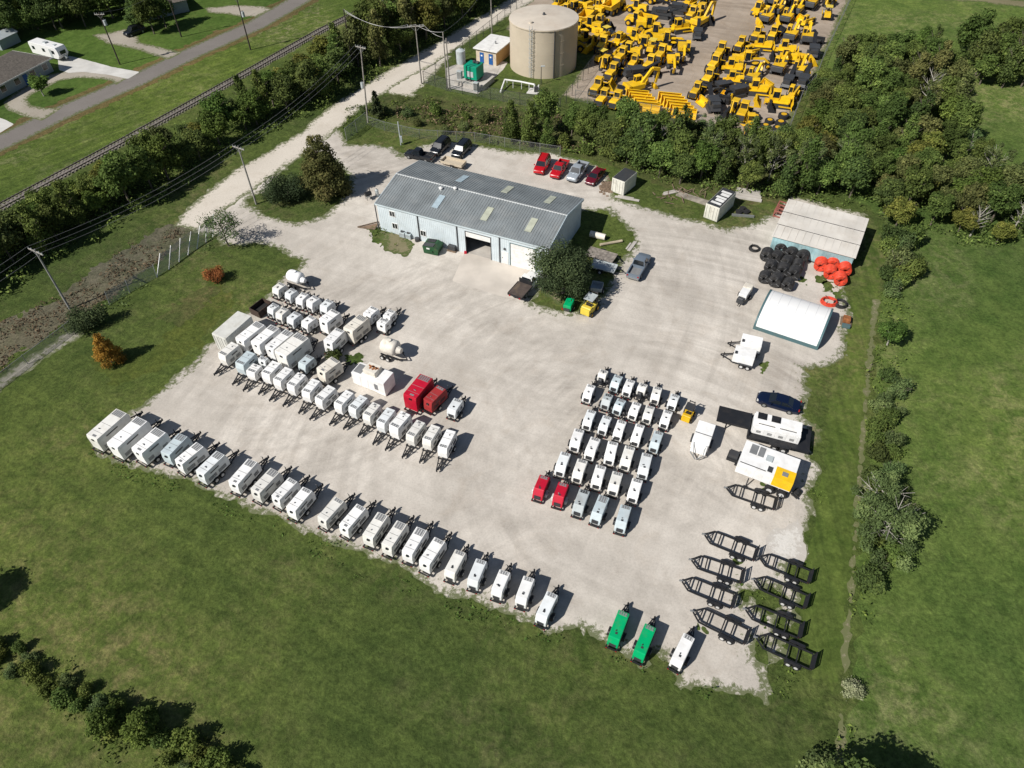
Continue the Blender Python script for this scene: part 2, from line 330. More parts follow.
# ------------------------------------------------------------ setting
me=bpy.data.meshes.new('ground'); me.from_pydata([(-1500,-600,0),(1500,-600,0),(1500,2500,0),(-1500,2500,0)],[],[(0,1,2,3)]); me.materials.append(M_grass)
g=bpy.data.objects.new('ground',me); COL.objects.link(g); g['kind']='structure'
sheet('east_field',[PP([(893,232),(1300,240),(1300,900),(845,900),(853,700),(858,600),(868,450),(880,330)])],.004,M_grassE,1.2,1.2)
sheet('north_field',[PP([(850,-30),(1400,-60),(1300,260),(1020,262),(900,235),(800,150)])],.005,M_grassE,1.5,1.5)
sheet('mown_verge',[PP([(868,225),(893,232),(872,330),(862,450),(852,560),(846,640),(838,700),(815,680),(800,640),(802,600),(820,480),(835,380),(850,300)])],.008,M_mown,.6,.5)
sheet('worn_strip',[PP([(873,300),(878,300),(866,430),(856,560),(849,650),(840,790),(833,790),(844,640),(852,560),(860,440)])],.012,M_path,.35,.35)
rail_px=[(-160,290),(0,208),(125,141),(256,68),(321,31),(378,3),(470,-45)]
railW=PP(rail_px)
road_px=[(-200,228),(0,143),(60,113.5),(137,80),(190,54),(256,25),(299,0),(380,-50)]
roadW=PP(road_px)
sheet('railside_verge',[PP([(-200,250),(0,150),(137,85),(256,30),(300,3),(385,-50),(470,-40),(378,6),(256,72),(125,145),(0,212),(-160,294)])],.004,M_rail,1.,.6)
sheet('house_lawn',[PP([(-200,225),(0,140),(137,78),(256,22),(295,0),(370,-50),(100,-60),(-300,100)])],.005,M_lawn,1.2,.3)
sheet('road_shoulder',[strip_poly([(p[0],p[1]) for p in roadW],[9.5]*len(roadW))],.009,M_shoulder,.8,.9)
sheet('road',[strip_poly(roadW,[6.3]*len(roadW))],.014,M_road,.6,.12)
sheet('rail_ballast_bed',[strip_poly(railW,[2.9]*len(railW))],.010,M_ballast,.6,.5)
sheet('concrete_drive',[PP([(58,60),(70,56),(90,61),(112,67),(140,72),(128,79),(109,75),(84,72),(69,73),(59,70)])],.02,conc2,.4,.06)
sheet('loop_drive',[PP([(66,71),(84,69),(109,72),(132,75.5),(116,85),(112,81),(100,79),(78,78),(59,81),(47,87.5),(31,95),(27,100),(31,105),(45,108),(62,108),(42,121),(22,116),(7,110),(3,103),(9,97),(28,84),(47,75)])],.017,M_drive,.4,.12)
sheet('gravel_drive',[PP([(92,35),(108,33),(125,29),(138,37),(139,42),(160,47),(182,52.5),(168,60),(140,50.5),(107,43.5)])],.018,M_drive,.4,.25)
sheet('side_drive',[PP([(-20,112),(0,117.5),(14,124),(0,133),(-30,140)])],.019,conc2,.4,.1)
sheet('far_drive',[PP([(205,8),(232,5),(262,6),(272,9),(256,17),(243,17),(225,14),(208,13)])],.018,M_drive,.5,.3)
sheet('scrub_strip',[PP([(-60,345),(0,325),(60,297),(100,265),(140,240),(168,225),(190,224),(190,238),(165,258),(130,283),(95,308),(60,327),(0,367),(-60,405)])],.006,M_scrub,.6,1.2)
sheet('pale_strip',[PP([(-30,395),(0,376),(50,342),(75,328),(84,333),(60,350),(0,391),(-30,408)])],.010,M_pale,.5,.6)
sheet('yellow_grass_patch',[PP([(95,362),(150,352),(180,325),(205,292),(225,285),(235,300),(205,335),(185,362),(150,372),(115,385)])],.006,M_yellowg,.6,1.6)
sheet('dark_wet_patch',[PP([(160,318),(175,305),(200,290),(222,288),(205,305),(180,325)])],.009,M_rough,.6,1.2)
sheet('rough_ditch',[PP([(345,110),(372,103),(400,90),(440,98),(500,110),(560,116),(610,125),(700,130),(790,150),(790,200),(740,205),(700,190),(650,183),(605,163),(540,149),(500,144),(440,132),(400,122)])],.006,M_rough,.8,1.4)
# main yard
yard=[(768,703),(742,697),(727,692),(700,691),(680,682),(647,668),(619,652),(600,642),(580,632),(563,635),(559,637),(534,624),(502,614),(474,603),(440,592),(423,583),(401,570),(367,558),(345,546),(316,538),(278,519),(250,512),(220,498),(192,482),(157,474),(132,468),(103,457),(88,446),(90,432),(129,413),(137,408),(170,380),(185,367),(200,354),(212,342),(247,311),(262,298),(273,289),(286,272),(299,266),(301,260),(290,257),(282,252),(268,246),(255,244),(236,246),(222,246),(215,236),(200,236),(188,226),(192,214),(205,200),(230,185),(256,165),(290,150),(306,141),(325,126),(332,119),(341,116),(339,130),(348,145),(366,144),(391,147),(403,156),(418,146),(446,140),(476,144),(512,151),(547,152),(600,166),(610,176),(611,185),(616,199),(638,205),(654,210),(680,216),(705,223),(725,228),(757,223),(770,214),(792,196),(868,214),(868,222),(853,262),(842,284),(846,292),(851,312),(846,338),(845,357),(827,370),(811,383),(812,394),(806,412),(812,430),(811,448),(822,470),(820,477),(812,490),(817,512),(806,528),(803,548),(798,575),(800,600),(790,640),(780,665),(768,670),(775,696)]
island=[(268,191),(283,172),(298,158),(312,150),(335,160),(350,178),(349,192),(335,206),(322,217),(300,222),(283,220),(262,213),(247,204),(246,198),(256,196)]
eastgrass=[(570,213),(590,210),(606,210),(622,223),(632,234),(634,246),(626,256),(618,264),(612,275),(608,290),(596,303),(585,312),(563,311),(545,308),(531,303),(541,290),(549,277)]
patches=[[(805,370),(832,366),(836,380),(818,392),(805,385)],[(816,388),(835,392),(828,405),(806,402)],[(808,405),(832,410),(828,425),(805,418)],[(812,430),(826,432),(830,458),(815,450)],
 [(757,590),(772,588),(785,600),(768,612),(757,605)],[(762,640),(768,642),(772,660),(758,664),(754,650)],[(742,590),(750,592),(748,600),(741,598)],[(775,625),(790,622),(795,640),(780,640)],[(777,662),(800,660),(800,700),(770,690),(768,670)],[(655,658),(668,662),(674,676),(660,680),(650,668)],[(786,560),(797,562),(797,575),(785,572)],[(812,490),(824,488),(826,505),(812,504)]]
weedy=[[(817,276),(826,277),(824,284),(815,283)],[(798,275),(806,277),(806,284),(798,282)],[(760,362),(768,360),(770,370),(762,372)],[(762,484),(770,482),(768,490),(761,490)],[(700,625),(708,627),(706,632),(699,630)],[(735,558),(742,560),(740,566),(734,564)],[(738,575),(746,578),(742,586),(736,583)],[(346,356),(360,352),(364,362),(350,366)],[(758,618),(768,617),(766,628),(757,626)],[(833,292),(842,290),(843,300),(834,299)],[(822,282),(832,282),(834,292),(824,292)]]
sheet('gravel_yard',[PP(yard)],.014,M_gravel,.3,.55,holes=[PP(island),PP(eastgrass)]+[PP(h) for h in patches],hrag=.6)
for w in weedy: sheet('weed_patch',[PP(w)],.019,M_patch,.2,.45,rs=(1.5,.6,.25))
sheet('weed_patch',[PP([(370,228),(385,226),(396,232),(398,243),(390,248),(372,242)])],.019,M_patch,.2,.6)
sheet('bare_soil_patch',[PP([(545,293),(556,286),(566,300),(560,306),(549,300)])],.009,M_spot,.3,.5)
sheet('bare_soil_patch',[PP([(380,232),(400,230),(414,245),(405,256),(384,250)])],.022,M_spot,.3,.5)
sheet('bare_soil_patch',[PP([(795,430),(812,425),(824,440),(812,452),(800,446)])],.009,M_spot,.3,.9)
sheet('limestone_pile_patch',[PP([(770,530),(795,520),(803,535),(800,560),(775,562),(765,548)])],.019,M_white,.4,.5)
# gravel lane: yard mouth to the top of the frame
lane=[(186,228),(205,210),(228,192),(252,174),(284,154),(313,136),(335,116),(361,98),(388,80),(415,65),(440,50),(468,32),(506,9),(535,-8),(570,-28)]
sheet('gravel_lane',[strip_poly(PP(lane),[4.5,6,7,7,6.5,6,6.3,6,6,6.5,6,6,6,6,6])],.018,M_lane,.4,.45)
sheet('lane_turnout',[PP([(386,84),(410,70),(440,52),(452,56),(438,70),(425,84),(415,93),(416,97),(395,95),(384,92)])],.016,M_lane,.4,.5)
# equipment yard
eyard=[(562,95),(578,75),(596,52),(560,20),(545,-20),(800,-60),(860,-30),(846,5),(832,35),(820,60),(812,82),(798,100),(788,125),(786,142),(740,134),(700,124),(650,113),(600,103),(575,100)]
sheet('equipment_yard',[PP(eyard)],.014,M_dirt,.7,.5)
sheet('tank_apron',[PP([(448,88),(458,90),(478,94),(492,80),(503,70),(508,62),(480,60),(468,66),(458,64),(446,68)])],.016,conc,.3,.05)
sheet('tank_apron',[PP([(505,30),(515,18),(520,-5),(560,-10),(600,20),(588,48),(560,40)])],.013,M_dirt,.5,.3)
sheet('pipe_slab',[PP([(526,93.5),(531,87),(543,91),(540,95)])],.018,conc2,.25,.03)
sheet('warehouse_apron',[PP([(467,247),(474,243),(540,270),(535,285),(519,300),(500,296),(452,281)])],.020,mat('apron_concrete',(.56,.51,.45),.85,var=.08,scale=.3,dirt=.35,dirtcol=(.40,.35,.30)),.3,.05)
sheet('top_track',[PP([(940,-8),(1060,4),(1060,12),(980,2),(935,0)])],.012,M_spot,.8,.6)
# ------------------------------------------------------------ railway track
track=thing('railway_track','railway',(railW[1][0],railW[1][1],0),0,None,'rusty two-rail railway track on grey ballast beside the tree belt')
def offs(pts,d):
    o=[]
    for i,p in enumerate(pts):
        t=az(pts[max(0,i-1)],pts[min(len(pts)-1,i+1)]); o.append((p[0]-math.sin(t)*d,p[1]+math.cos(t)*d))
    return o
O=railW[1]
for d in (-.75,.75):
    mb=MB(); q=offs(railW,d)
    for a,b in zip(q[:-1],q[1:]): mb.bar((a[0]-O[0],a[1]-O[1],.32),(b[0]-O[0],b[1]-O[1],.32),.13,.16)
    mb.build('rail',mat('rail_steel',(.09,.075,.065),.6),track)
mb=MB()
for a,b in zip(railW[:-1],railW[1:]):
    n=int(dist(a,b)/.75); t=az(a,b)
    for i in range(n):
        c=(a[0]+(b[0]-a[0])*i/n-O[0],a[1]+(b[1]-a[1])*i/n-O[1]); dx=-math.sin(t)*1.25; dy=math.cos(t)*1.25
        mb.bar((c[0]-dx,c[1]-dy,.14),(c[0]+dx,c[1]+dy,.14),.24,.18)
s=mb.build('sleepers',mat('weathered_sleeper',(.17,.155,.14),.9,var=.2),track); s['kind']='stuff'
# ------------------------------------------------------------ warehouse
eaveH=4.75
wFL=P(375.2,202.8,eaveH); wFR=P(546.3,247.8,eaveH); wBL=P(421.4,161.8,eaveH); wBR=P(583.8,199.8,eaveH)
wa=(az(wFL,wFR)+az(wBL,wBR))/2; WL=(dist(wFL,wFR)+dist(wBL,wBR))/2; WW=(dist(wFL,wBL)+dist(wFR,wBR))/2
cx=(wFL[0]+wFR[0]+wBL[0]+wBR[0])/4; cy=(wFL[1]+wFR[1]+wBL[1]+wBR[1])/4
W=thing('warehouse','building',(cx,cy,0),wa,None,'long pale blue metal workshop with grey roof and an open bay door')
hx,hy=WL/2,WW/2; rz_=eaveH+1.25
def loc_of(root_xy,a,p):  # world->local
    dx=p[0]-root_xy[0]; dy=p[1]-root_xy[1]; return (dx*math.cos(a)+dy*math.sin(a), -dx*math.sin(a)+dy*math.cos(a))
def wl(px,py,z=0): return loc_of((cx,cy),wa,P(px,py,z))[0]
d1a,d1b=wl(468,252),wl(492.5,257.5); d1a=wl(467,251.5); d1b=wl(492,262)
dd=dict(open_=(wl(468,252),wl(491.5,259.5)), closed=(wl(512,263.5),wl(536,271)), pers=(wl(503.5,261),wl(509.5,263)))
gable=[(-hy,0),(hy,0),(hy,eaveH),(0,rz_),(-hy,eaveH)]
mb=MB()
for sx in (-1,1):
    x0=sx*hx; x1=sx*(hx-.12)
    mb.loft([[(x0,y,z) for y,z in gable],[(x1,y,z) for y,z in gable]])
mb.box(-hx+.12,hx-.12,hy-.12,hy,0,eaveH)
fy0,fy1=-hy,-hy+.12
ops=sorted([dd['open_'],dd['closed']]); xs=[-hx+.12,ops[0][0],ops[0][1],ops[1][0],ops[1][1],hx-.12]; doorH=3.9
for i in range(0,6,2): mb.box(xs[i],xs[i+1],fy0,fy1,0,eaveH)
for o_ in ops: mb.box(o_[0],o_[1],fy0,fy1,doorH,eaveH)
mb.build('wall',wallb,W)
for q0,q1 in ((xs[0],xs[1]),(xs[2],xs[3]),(xs[4],xs[5])):
    mb=MB(); k=q0+.2
    while k<q1-.1: mb.box(k-.025,k+.025,-hy-.02,-hy+.01,.05,eaveH-.1); k+=.33
    mb.box(q0+.15,q1-.15,-hy-.012,-hy+.012,eaveH-.14,eaveH-.1); mb.build('wall_ribs',rib,W)
for sg in (-1,1):
    mb=MB(); k=-hy+.3
    while k<hy-.2:
        zt=eaveH+(1-abs(k)/hy)*1.25-.1; mb.box(min(sg*(hx-.01),sg*(hx+.02)),max(sg*(hx-.01),sg*(hx+.02)),k-.025,k+.025,.05,zt); k+=.33
    mb.build('wall_ribs',rib,W)
ov=.18
sl=1.25/hy
mb=MB(); mb.loft([[(x,-hy-ov,eaveH-ov*sl+.05),(x,0,rz_+.05),(x,hy+ov,eaveH-ov*sl+.05),(x,hy+ov,eaveH-ov*sl+.16),(x,0,rz_+.16),(x,-hy-ov,eaveH-ov*sl+.16)] for x in (-hx-ov,hx+ov)])
roof=mb.build('roof',roofm,W)
mb=MB(); k=-hx
while k<=hx:
    for s_ in (-1,1): mb.bar((k,s_*(hy+ov-.02),eaveH-ov*sl+.175),(k,s_*.15,rz_+.155),.07,.05)
    k+=.42
mb.build('roof_ribs',mat('roof_rib',(0.28,0.30,0.305),.5,.1,var=.25,scale=.5,dirt=.5,dirtcol=(.20,.21,.21)),roof)
mb=MB(); mb.box(-hx-ov,hx+ov,-.22,.22,rz_+.12,rz_+.21,iy=.1); mb.build('ridge_cap',mat('ridge_metal',(0.27,0.285,0.29),.5,.3),roof)
for s_ in (-1,1):
    for x,w_,m_ in ((-hx*.33,.9,skylb),(hx*.22,.9,skyl),(hx*.72,.9,skyl)):
        y0,y1=.33*hy,.74*hy
        if s_<0: x+= -.35 if m_ is skylb else .0
        mb=MB(); mb.bar((x,s_*y0,eaveH+1.25*(1-y0/hy)+.225),(x,s_*y1,eaveH+1.25*(1-y1/hy)+.225),1.0,.05); mb.build('skylight',m_,roof)
for x,y in ((-hx*.42,-.16*hy),(-hx*.27,-.06*hy)):
    mb=MB(); z=eaveH+1.25*(1-abs(y)/hy); mb.cyl((x,y,z),(x,y,z+.45),.22,.2); mb.cyl((x,y,z+.45),(x,y,z+.62),.34,.1); mb.build('roof_vent',doorw,roof)
for s_ in (-1,1):
    MB().loft([[(s_*(hx+ov+.0),y*1.0,z) for y,z in ((-hy-ov,eaveH-.3),(0,rz_-.12),(hy+ov,eaveH-.3),(hy+ov,eaveH+.1),(0,rz_+.22),(-hy-ov,eaveH+.1))],[(s_*(hx+ov+.06),y,z) for y,z in ((-hy-ov,eaveH-.3),(0,rz_-.12),(hy+ov,eaveH-.3),(hy+ov,eaveH+.1),(0,rz_+.22),(-hy-ov,eaveH+.1))]]).build('gable_trim',mat('trim_blue',(.50,.60,.66),.5),W)
for s_ in (-1,1):
    mb=MB(); mb.box(-hx-ov,hx+ov,s_*(hy+ov)-.09,s_*(hy+ov)+.09,eaveH-.14,eaveH+.03); mb.build('gutter',bluewhite,W)
for px in (377,416.5,459.5,500.5):
    x=wl(px,232) if px<380 else wl(px,245 if px<440 else (250 if px<480 else 262))
    mb=MB(); mb.box(x-.06,x+.06,-hy-.16,-hy-.04,.1,eaveH-.1); mb.build('downpipe',dsteel,W)
a,b=dd['open_']
d=MB().box(a,b,-hy-.0+.02,-hy+.10,doorH-.85,doorH).build('rolled_door',doorw,W)
a,b=dd['closed']; mb=MB(); mb.box(a,b,-hy+.03,-hy+.09,0,doorH)
for i in range(1,8): mb.box(a+.05,b-.05,-hy+.0,-hy+.04,i*doorH/8-.02,i*doorH/8+.02)
mb.build('bay_door',doorw,W)
for a,b in ops:
    mb=MB(); mb.box(a-.12,a,-hy-.03,-hy+.13,0,doorH+.1); mb.box(b,b+.12,-hy-.03,-hy+.13,0,doorH+.1); mb.box(a,b,-hy-.03,-hy+.0,doorH,doorH+.1); mb.build('door_frame',teal if a==dd['closed'][0] else dsteel,W)
a,b=dd['pers']; pd=MB().box(a,b,-hy-.05,-hy+.0,.05,2.15).build('door',doorw,W); MB().box(a+.08,a+.15,-hy-.09,-hy-.04,1.0,1.15).build('handle',dsteel,pd)
MB().box((a+b)/2-.12,(a+b)/2+.12,-hy-.22,-hy-.03,2.6,2.85).build('wall_lamp',dsteel,W)
for px,py,zc in ((395,211,3.6),(397,224,1.5),(424.5,232,1.55)):
    x=wl(px,py,zc); w=MB()
    w.box(x-.5,x+.5,-hy-.07,-hy-.0,zc-.5,zc-.42); w.box(x-.5,x+.5,-hy-.07,-hy,zc+.42,zc+.5); w.box(x-.5,x-.42,-hy-.07,-hy,zc-.42,zc+.42); w.box(x+.42,x+.5,-hy-.07,-hy,zc-.42,zc+.42); w.box(x-.03,x+.03,-hy-.07,-hy,zc-.42,zc+.42)
    fr=w.build('window',doorw,W); MB().box(x-.42,x+.42,-hy-.045,-hy+.0,zc-.42,zc+.42).build('pane',glass,fr)
MB().box(-hx+.12,hx-.12,-hy+.12,hy-.12,.03,.06).build('floor_slab',conc,W)
# ------------------------------------------------------------ small helpers for placed boxes
def span(n,f,z):
    a=P(n[0],n[1],z); b=P(f[0],f[1],z); return a,b,mid(a,b),dist(a,b),az(a,b)
def wheel(parent,x,y,r,w,side,rm=rimm,name='wheel'):
    o=MB().cyl((x,y-w/2,r),(x,y+w/2,r),r,n=14).build(name,rubber,parent,smooth=True)
    MB().cyl((x,y+side*w*.3,r),(x,y+side*(w/2+.02),r),r*.62,r*.55,n=12).build('rim',rm,o,smooth=True); return o
ordered={}
def genset(n,f,z,w,tongue,kind,label,group,m=white,front=None,front_row=False,bare=0):
    a,b,c,L,t=span(n,f,z)
    if tongue=='near': t+=math.pi
    if m is white: m=rnd.choice([white,white,white2,white3])
    r=thing('towable_generator','generator',c,t,group,label)
    w*={'big':.84,'mid':.74,'small':.82,'comp':.93,'short':.93}[kind]; h=L/2+(.04 if kind in('big','mid','small') else -.16); hw=w/2; z0={'big':.62,'mid':.6,'small':.55,'comp':.45,'short':.45}[kind]
    tall=z-z0
    # body with sloped ends and a crowned roof edge
    e=.16 if kind in('comp','small','short') else .1
    prof=[(-h-e*.6,z0),(h+.02,z0),(h+.08,z0+tall*.55),(h-.12,z),(-h+e,z),(-h-e*.6,z0+tall*.5)]
    if kind=='comp': prof=[(-h-.12,z0),(h+.02,z0),(h+.05,z0+tall*.55),(h-.12,z),(-h+.5,z),(-h-.05,z0+tall*.42)]
    if kind=='big': prof=[(-h-.06,z0),(h,z0),(h+.02,z-.35),(h-.1,z),(-h+.05,z),(-h-.06,z-.4)]
    body=MB().prism(prof,-hw,hw).build('canopy',m,r,bev=.07 if kind in('comp','small','short') else .04)
    # roof grille at the tongue end
    gx0,gx1=h-.95 if L>3 else h-.55,h-.2
    gx0=max(gx0,-h+.3)
    gr=MB().box(gx0,gx1,-hw+.14,hw-.14,z-.01,z+.025)
    g_=gr.build('roof_grille',grille if m is not greyp else dsteel,r)
    mb=MB(); ns=4 if w<1.5 else 6
    for i in range(ns):
        y=-hw+.2+(w-.4)*i/(ns-1); mb.box(gx0+.04,gx1-.04,y-.02,y+.02,z+.02,z+.06)
    mb.build('slats',m,g_)
    ex=-h+L*.3
    MB().cyl((ex,hw*rnd.uniform(-.3,.4),z-.02),(ex,hw*.1,z+.08),.06).build('exhaust_cap',dsteel if rnd.random()<.5 else grille,r)
    if kind in ('mid','big'):
        mb=MB(); mb.box(-h+L*.48,-h+L*.48+.03,-hw+.06,hw-.06,z-.01,z+.02); mb.box(-h+L*.2,-h+L*.2+.03,-hw+.06,hw-.06,z-.01,z+.015); mb.build('roof_seam',grille,r)
    if kind in('big','mid'):
        if rnd.random()<.35: MB().box(-h+.22,-h+.45,-hw*.45,hw*.15,z-.02,z+.025).build('lifting_hatch',grille,r)
    else: MB().box(-h+.55,-h+.75,-hw*.25,hw*.15,z-.04,z+.03).build('radiator_cap_cover',dsteel,r)
    # doors and louvres along both sides
    nd=2 if L<3.2 else 3
    for s_ in (-1,1):
        for i in range(nd):
            x0=-h+.2+(L-.4)*i/nd; x1=-h+.2+(L-.4)*(i+1)/nd-.08
            y0=s_*hw; mb=MB().box(x0,x1,min(y0,y0+s_*.02),max(y0,y0+s_*.02),z0+.12,z-.3); d_=mb.build('side_door',m,r)
            if i!=nd//2 or nd==2:
                mb=MB()
                for k in range(4): mb.box(x0+.12,x1-.12,min(y0,y0+s_*.045),max(y0,y0+s_*.045),z0+.3+k*.13,z0+.35+k*.13)
                mb.build('louvre',dsteel,d_)
    if kind in('big','mid'):
        for s_ in (-1,1): MB().box(-h+L*.25,-h+L*.62,min(s_*hw,s_*(hw+.035)),max(s_*hw,s_*(hw+.035)),z-.62,z-.45).build('dark_side_band',dsteel,r)
        if tongue=='far': MB().box(-h-.11,-h+.04,-hw*.35,hw*.1,z-.5,z-.28).build('control_window',glass,r)
    else:
        mb=MB()
        for k in range(5): mb.box(-h-.15,-h+.0,-hw*.6,hw*.6,z0+.15+k*.1,z0+.19+k*.1)
        mb.build('rear_louvre',dsteel,r)
    # chassis
    mb=MB(); fy=hw*.92
    for s_ in(-1,1): mb.box(-h-.25,h+.25,s_*fy-.06,s_*fy+.06,z0-.18,z0-.01)
    mb.box(-h-.33,-h-.25,-hw-.02,hw+.02,z0-.22,z0); mb.box(h+.13,h+.25,-fy+.06,fy-.06,z0-.17,z0-.02)
    for k in (-.3,.3): mb.box(k*L-.06,k*L+.06,-fy+.06,fy-.06,z0-.17,z0-.03)
    mb.build('chassis',black,r)
    tl=1.5 if kind in('big','mid') else 1.15
    mb=MB()
    for s_ in(-1,1): mb.bar((h+.2,s_*fy*.85,z0-.1),(h+.2+tl,s_*.08,z0-.12),.1,.13)
    mb.bar((h+.1,0,z0-.1),(h+.35+tl,0,z0-.12),.1,.12); mb.bar((h+.2+tl*.45,-fy*.5,z0-.1),(h+.2+tl*.45,fy*.5,z0-.1),.08,.1)
    mb.cyl((h+.35+tl,0,z0-.25),(h+.35+tl,0,z0+.05),.09)
    mb.build('drawbar',black,r)
    MB().cyl((h+.1+tl*.75,.16,.05),(h+.1+tl*.75,.16,z0+.5),.05).cyl((h+.1+tl*.75,.16,z0+.5),(h+.1+tl*.75,.36,z0+.52),.025).build('jack',dsteel,r)
    out=kind in('comp','small','short'); wr=.36 if kind in ('big','mid') else .31
    axs=[-.5,.35] if kind=='big' or (kind=='mid' and L>3.0) else [-.1]
    axs=[q*1.0-.15*L*.3 for q in axs]
    for s_ in(-1,1):
        yw=s_*(hw+(.17 if out else .08))
        for q in axs: wheel(r,q,yw,wr,.22,s_)
        x0=min(axs)-wr-.12; x1=max(axs)+wr+.12
        fp=[(x0,wr+.02),(x0+.08,2*wr+.02),(x0+.22,2*wr+.12),(x1-.22,2*wr+.12),(x1-.08,2*wr+.02),(x1,wr+.02),(x1-.04,wr+.02),(x1-.12,2*wr-.02),(x1-.24,2*wr+.08),(x0+.24,2*wr+.08),(x0+.12,2*wr-.02),(x0+.04,wr+.02)]
        y0=yw-.13; y1=yw+.13
        if out: MB().loft([[(x,y0,q) for x,q in fp],[(x,y1,q) for x,q in fp]]).build('fender',front or black,r)
        MB().box(-h-.36,-h-.32,s_*hw*.85-.07,s_*hw*.85+.07,z0-.18,z0-.1).build('tail_light',taill,r)
    if bare:   # exposed engine frame at the rear end
        mb=MB(); bl=bare
        for s_ in(-1,1):
            mb.bar((-h-.1,s_*hw*.9,z0-.05),(-h-.1-bl,s_*hw*.9,z0-.05),.08,.1); mb.bar((-h-.1-bl,s_*hw*.9,z0-.1),(-h-.1-bl,s_*hw*.9,z*.72),.07,.07)
        mb.bar((-h-.1-bl,-hw*.9,z*.72),(-h-.1-bl,hw*.9,z*.72),.07,.07); mb.bar((-h-.1-bl,-hw*.9,z0-.05),(-h-.1-bl,hw*.9,z0-.05),.08,.1)
        mb.build('guard_frame',black,r)
        MB().box(-h-.05-bl*.85,-h-.08,-hw*.55,hw*.55,z0,z*.7,iy=.06).cyl((-h-.05-bl*.5,-hw*.3,z*.68),(-h-.05-bl*.5,hw*.3,z*.68),.16).build('engine',dsteel,r)
    return r
# front row beside the field
rowA=[('big',2.75,2.0,(91.4,437),(121.9,410.5)),('big',2.75,2.0,(111.9,445.2),(142.3,418.3)),('big',2.6,2.0,(136.4,450.6),(160.9,429.4)),('mid',2.3,1.75,(164.5,453.8),(183.6,434.2)),
('mid',2.35,1.7,(177.8,462.3),(200.5,443.8)),('mid',2.35,1.7,(199.2,473),(221.1,452.2)),('mid',2.25,1.75,(232.5,483.1),(253.1,459.7)),('mid',2.3,1.75,(254.5,491.3),(275.5,469.4)),
('mid',2.25,1.6,(275,498),(293.8,478.8)),('mid',2.25,1.65,(290.2,509.2),(308.1,488.1)),('mid',2.1,1.6,(321.3,519.1),(340.2,498.3)),('mid',2.2,1.6,(343.1,527.2),(361.9,505.3)),
('mid',2.2,1.65,(367.2,537),(383.3,513.1)),('mid',2.2,1.6,(386.1,545.9),(402.3,521.6)),('mid',2.2,1.6,(406.6,553),(422.2,527.8)),('mid',2.2,1.65,(423.9,562.8),(440.3,538.6)),
('small',1.95,1.4,(449.2,572.5),(460.9,550.3)),('small',1.95,1.35,(472.3,581.3),(481.7,559)),('small',1.95,1.35,(496.3,591.1),(505.3,570)),('small',1.95,1.35,(520.8,599.2),(529.4,576.3)),('small',1.95,1.35,(541.1,616.9),(552.8,592.2))]
GA='generator trailers in the long front row beside the field'
adj={'big':'large white twin-axle generator trailer with tall canopy','mid':'white canopied generator trailer','small':'narrow white generator trailer with black fenders'}
for i,(k,z,w,n,f) in enumerate(rowA):
    m_=bluewhite if i==3 else white; lb=adj[k] if i!=3 else 'pale blue-grey generator trailer'
    genset(n,f,z,w,'far',k,'%s, %s from the left in the front row'%(lb,ordw(i+1)),GA,m_)
genset((613.8,639),(624.5,610.8),1.9,1.3,'far','small','green generator trailer at the field edge, the left of two',GA,greenp)
genset((639.4,653.4),(651.1,624.8),1.9,1.3,'far','small','green generator trailer beside the lone white one near the flatbeds',GA,greenp)
genset((676.9,661.6),(689.8,634.7),1.85,1.3,'far','small','lone white generator trailer between the green pair and the flatbeds',GA,white)
# block of compressors
rowsB=[
[('short',(601.3,375.8),(605.2,368.4),white),('comp',(613.5,385.8),(619.7,373.9),bluewhite),('comp',(626.2,390.7),(631.8,378.2),white),('short',(640.8,389.6),(644.6,382),white),('comp',(654.8,398.2),(658.6,385.3),white),('comp',(671.6,404.2),(676.4,392.8),white)],
[('comp',(586.2,396.6),(592.2,383.1),white),('comp',(604.6,403.6),(610,392.3),greyp),('comp',(616.5,409),(622.9,397.7),bluewhite),('comp',(632.1,413.9),(638.1,400.9),white),('comp',(646.7,417.7),(651.3,404.2),white),('comp',(664,422.5),(669.2,409),white)],
[('comp',(586.2,424.2),(592.7,408.5),white),('comp',(601.9,429),(608.4,414.4),white),('comp',(617,435),(622.9,418.8),white),('comp',(634.8,440.6),(641.1,422.7),white),('comp',(653.6,446.9),(659.8,429.7),bluewhite)],
[('comp',(573.9,445.3),(580.2,427.3),white),('comp',(588.8,453.9),(596.6,435.9),white),('comp',(609,458.6),(613.8,439.8),white),('comp',(624.7,464),(630.9,444.5),white),('comp',(642.7,472.7),(648.1,451.6),white)],
[('comp',(559.2,470),(566.7,450.5),white),('comp',(576.5,476.5),(583.5,457.6),white),('comp',(595.9,483),(601.9,463.5),white),('comp',(612.7,489.4),(618.6,470),white),('comp',(632.4,496.5),(638.4,477),white)],
[('comp',(537,493.8),(545.7,473.8),redp),('comp',(557,500.8),(564.6,480.8),redp),('comp',(577,510),(585.6,487.8),greyp),('comp',(595,518.1),(605.2,493.9),bluewhite),('comp',(620,526.7),(627,503.3),bluewhite)]]
cn={'white_paint':'white','pale_blue_paint':'pale blue','light_grey_paint':'grey','red_paint':'red'}
rn=['back row (nearest the warehouse)','second row','third row','fourth row','fifth row','nearest row']
rn=['row closest to the warehouse','second row from the warehouse','third row from the warehouse','fourth row from the warehouse','fifth row from the warehouse','row closest to the field']
for i,row in enumerate(rowsB):
    for j,(k,n,f,m_) in enumerate(row):
        z=1.55 if i<3 else 1.65
        desc='%s towable compressor'%cn[m_.name] if k!='short' else 'short white compressor with bare engine end'
        genset(n,f,z,1.12 if i<3 else 1.22,'far',k,'%s, %s from left, %s'%(desc,ordw(j+1),rn[i]),'towable compressors in the central block',m_,rimm if m_ is redp else None,bare=.75 if k=='short' else 0)
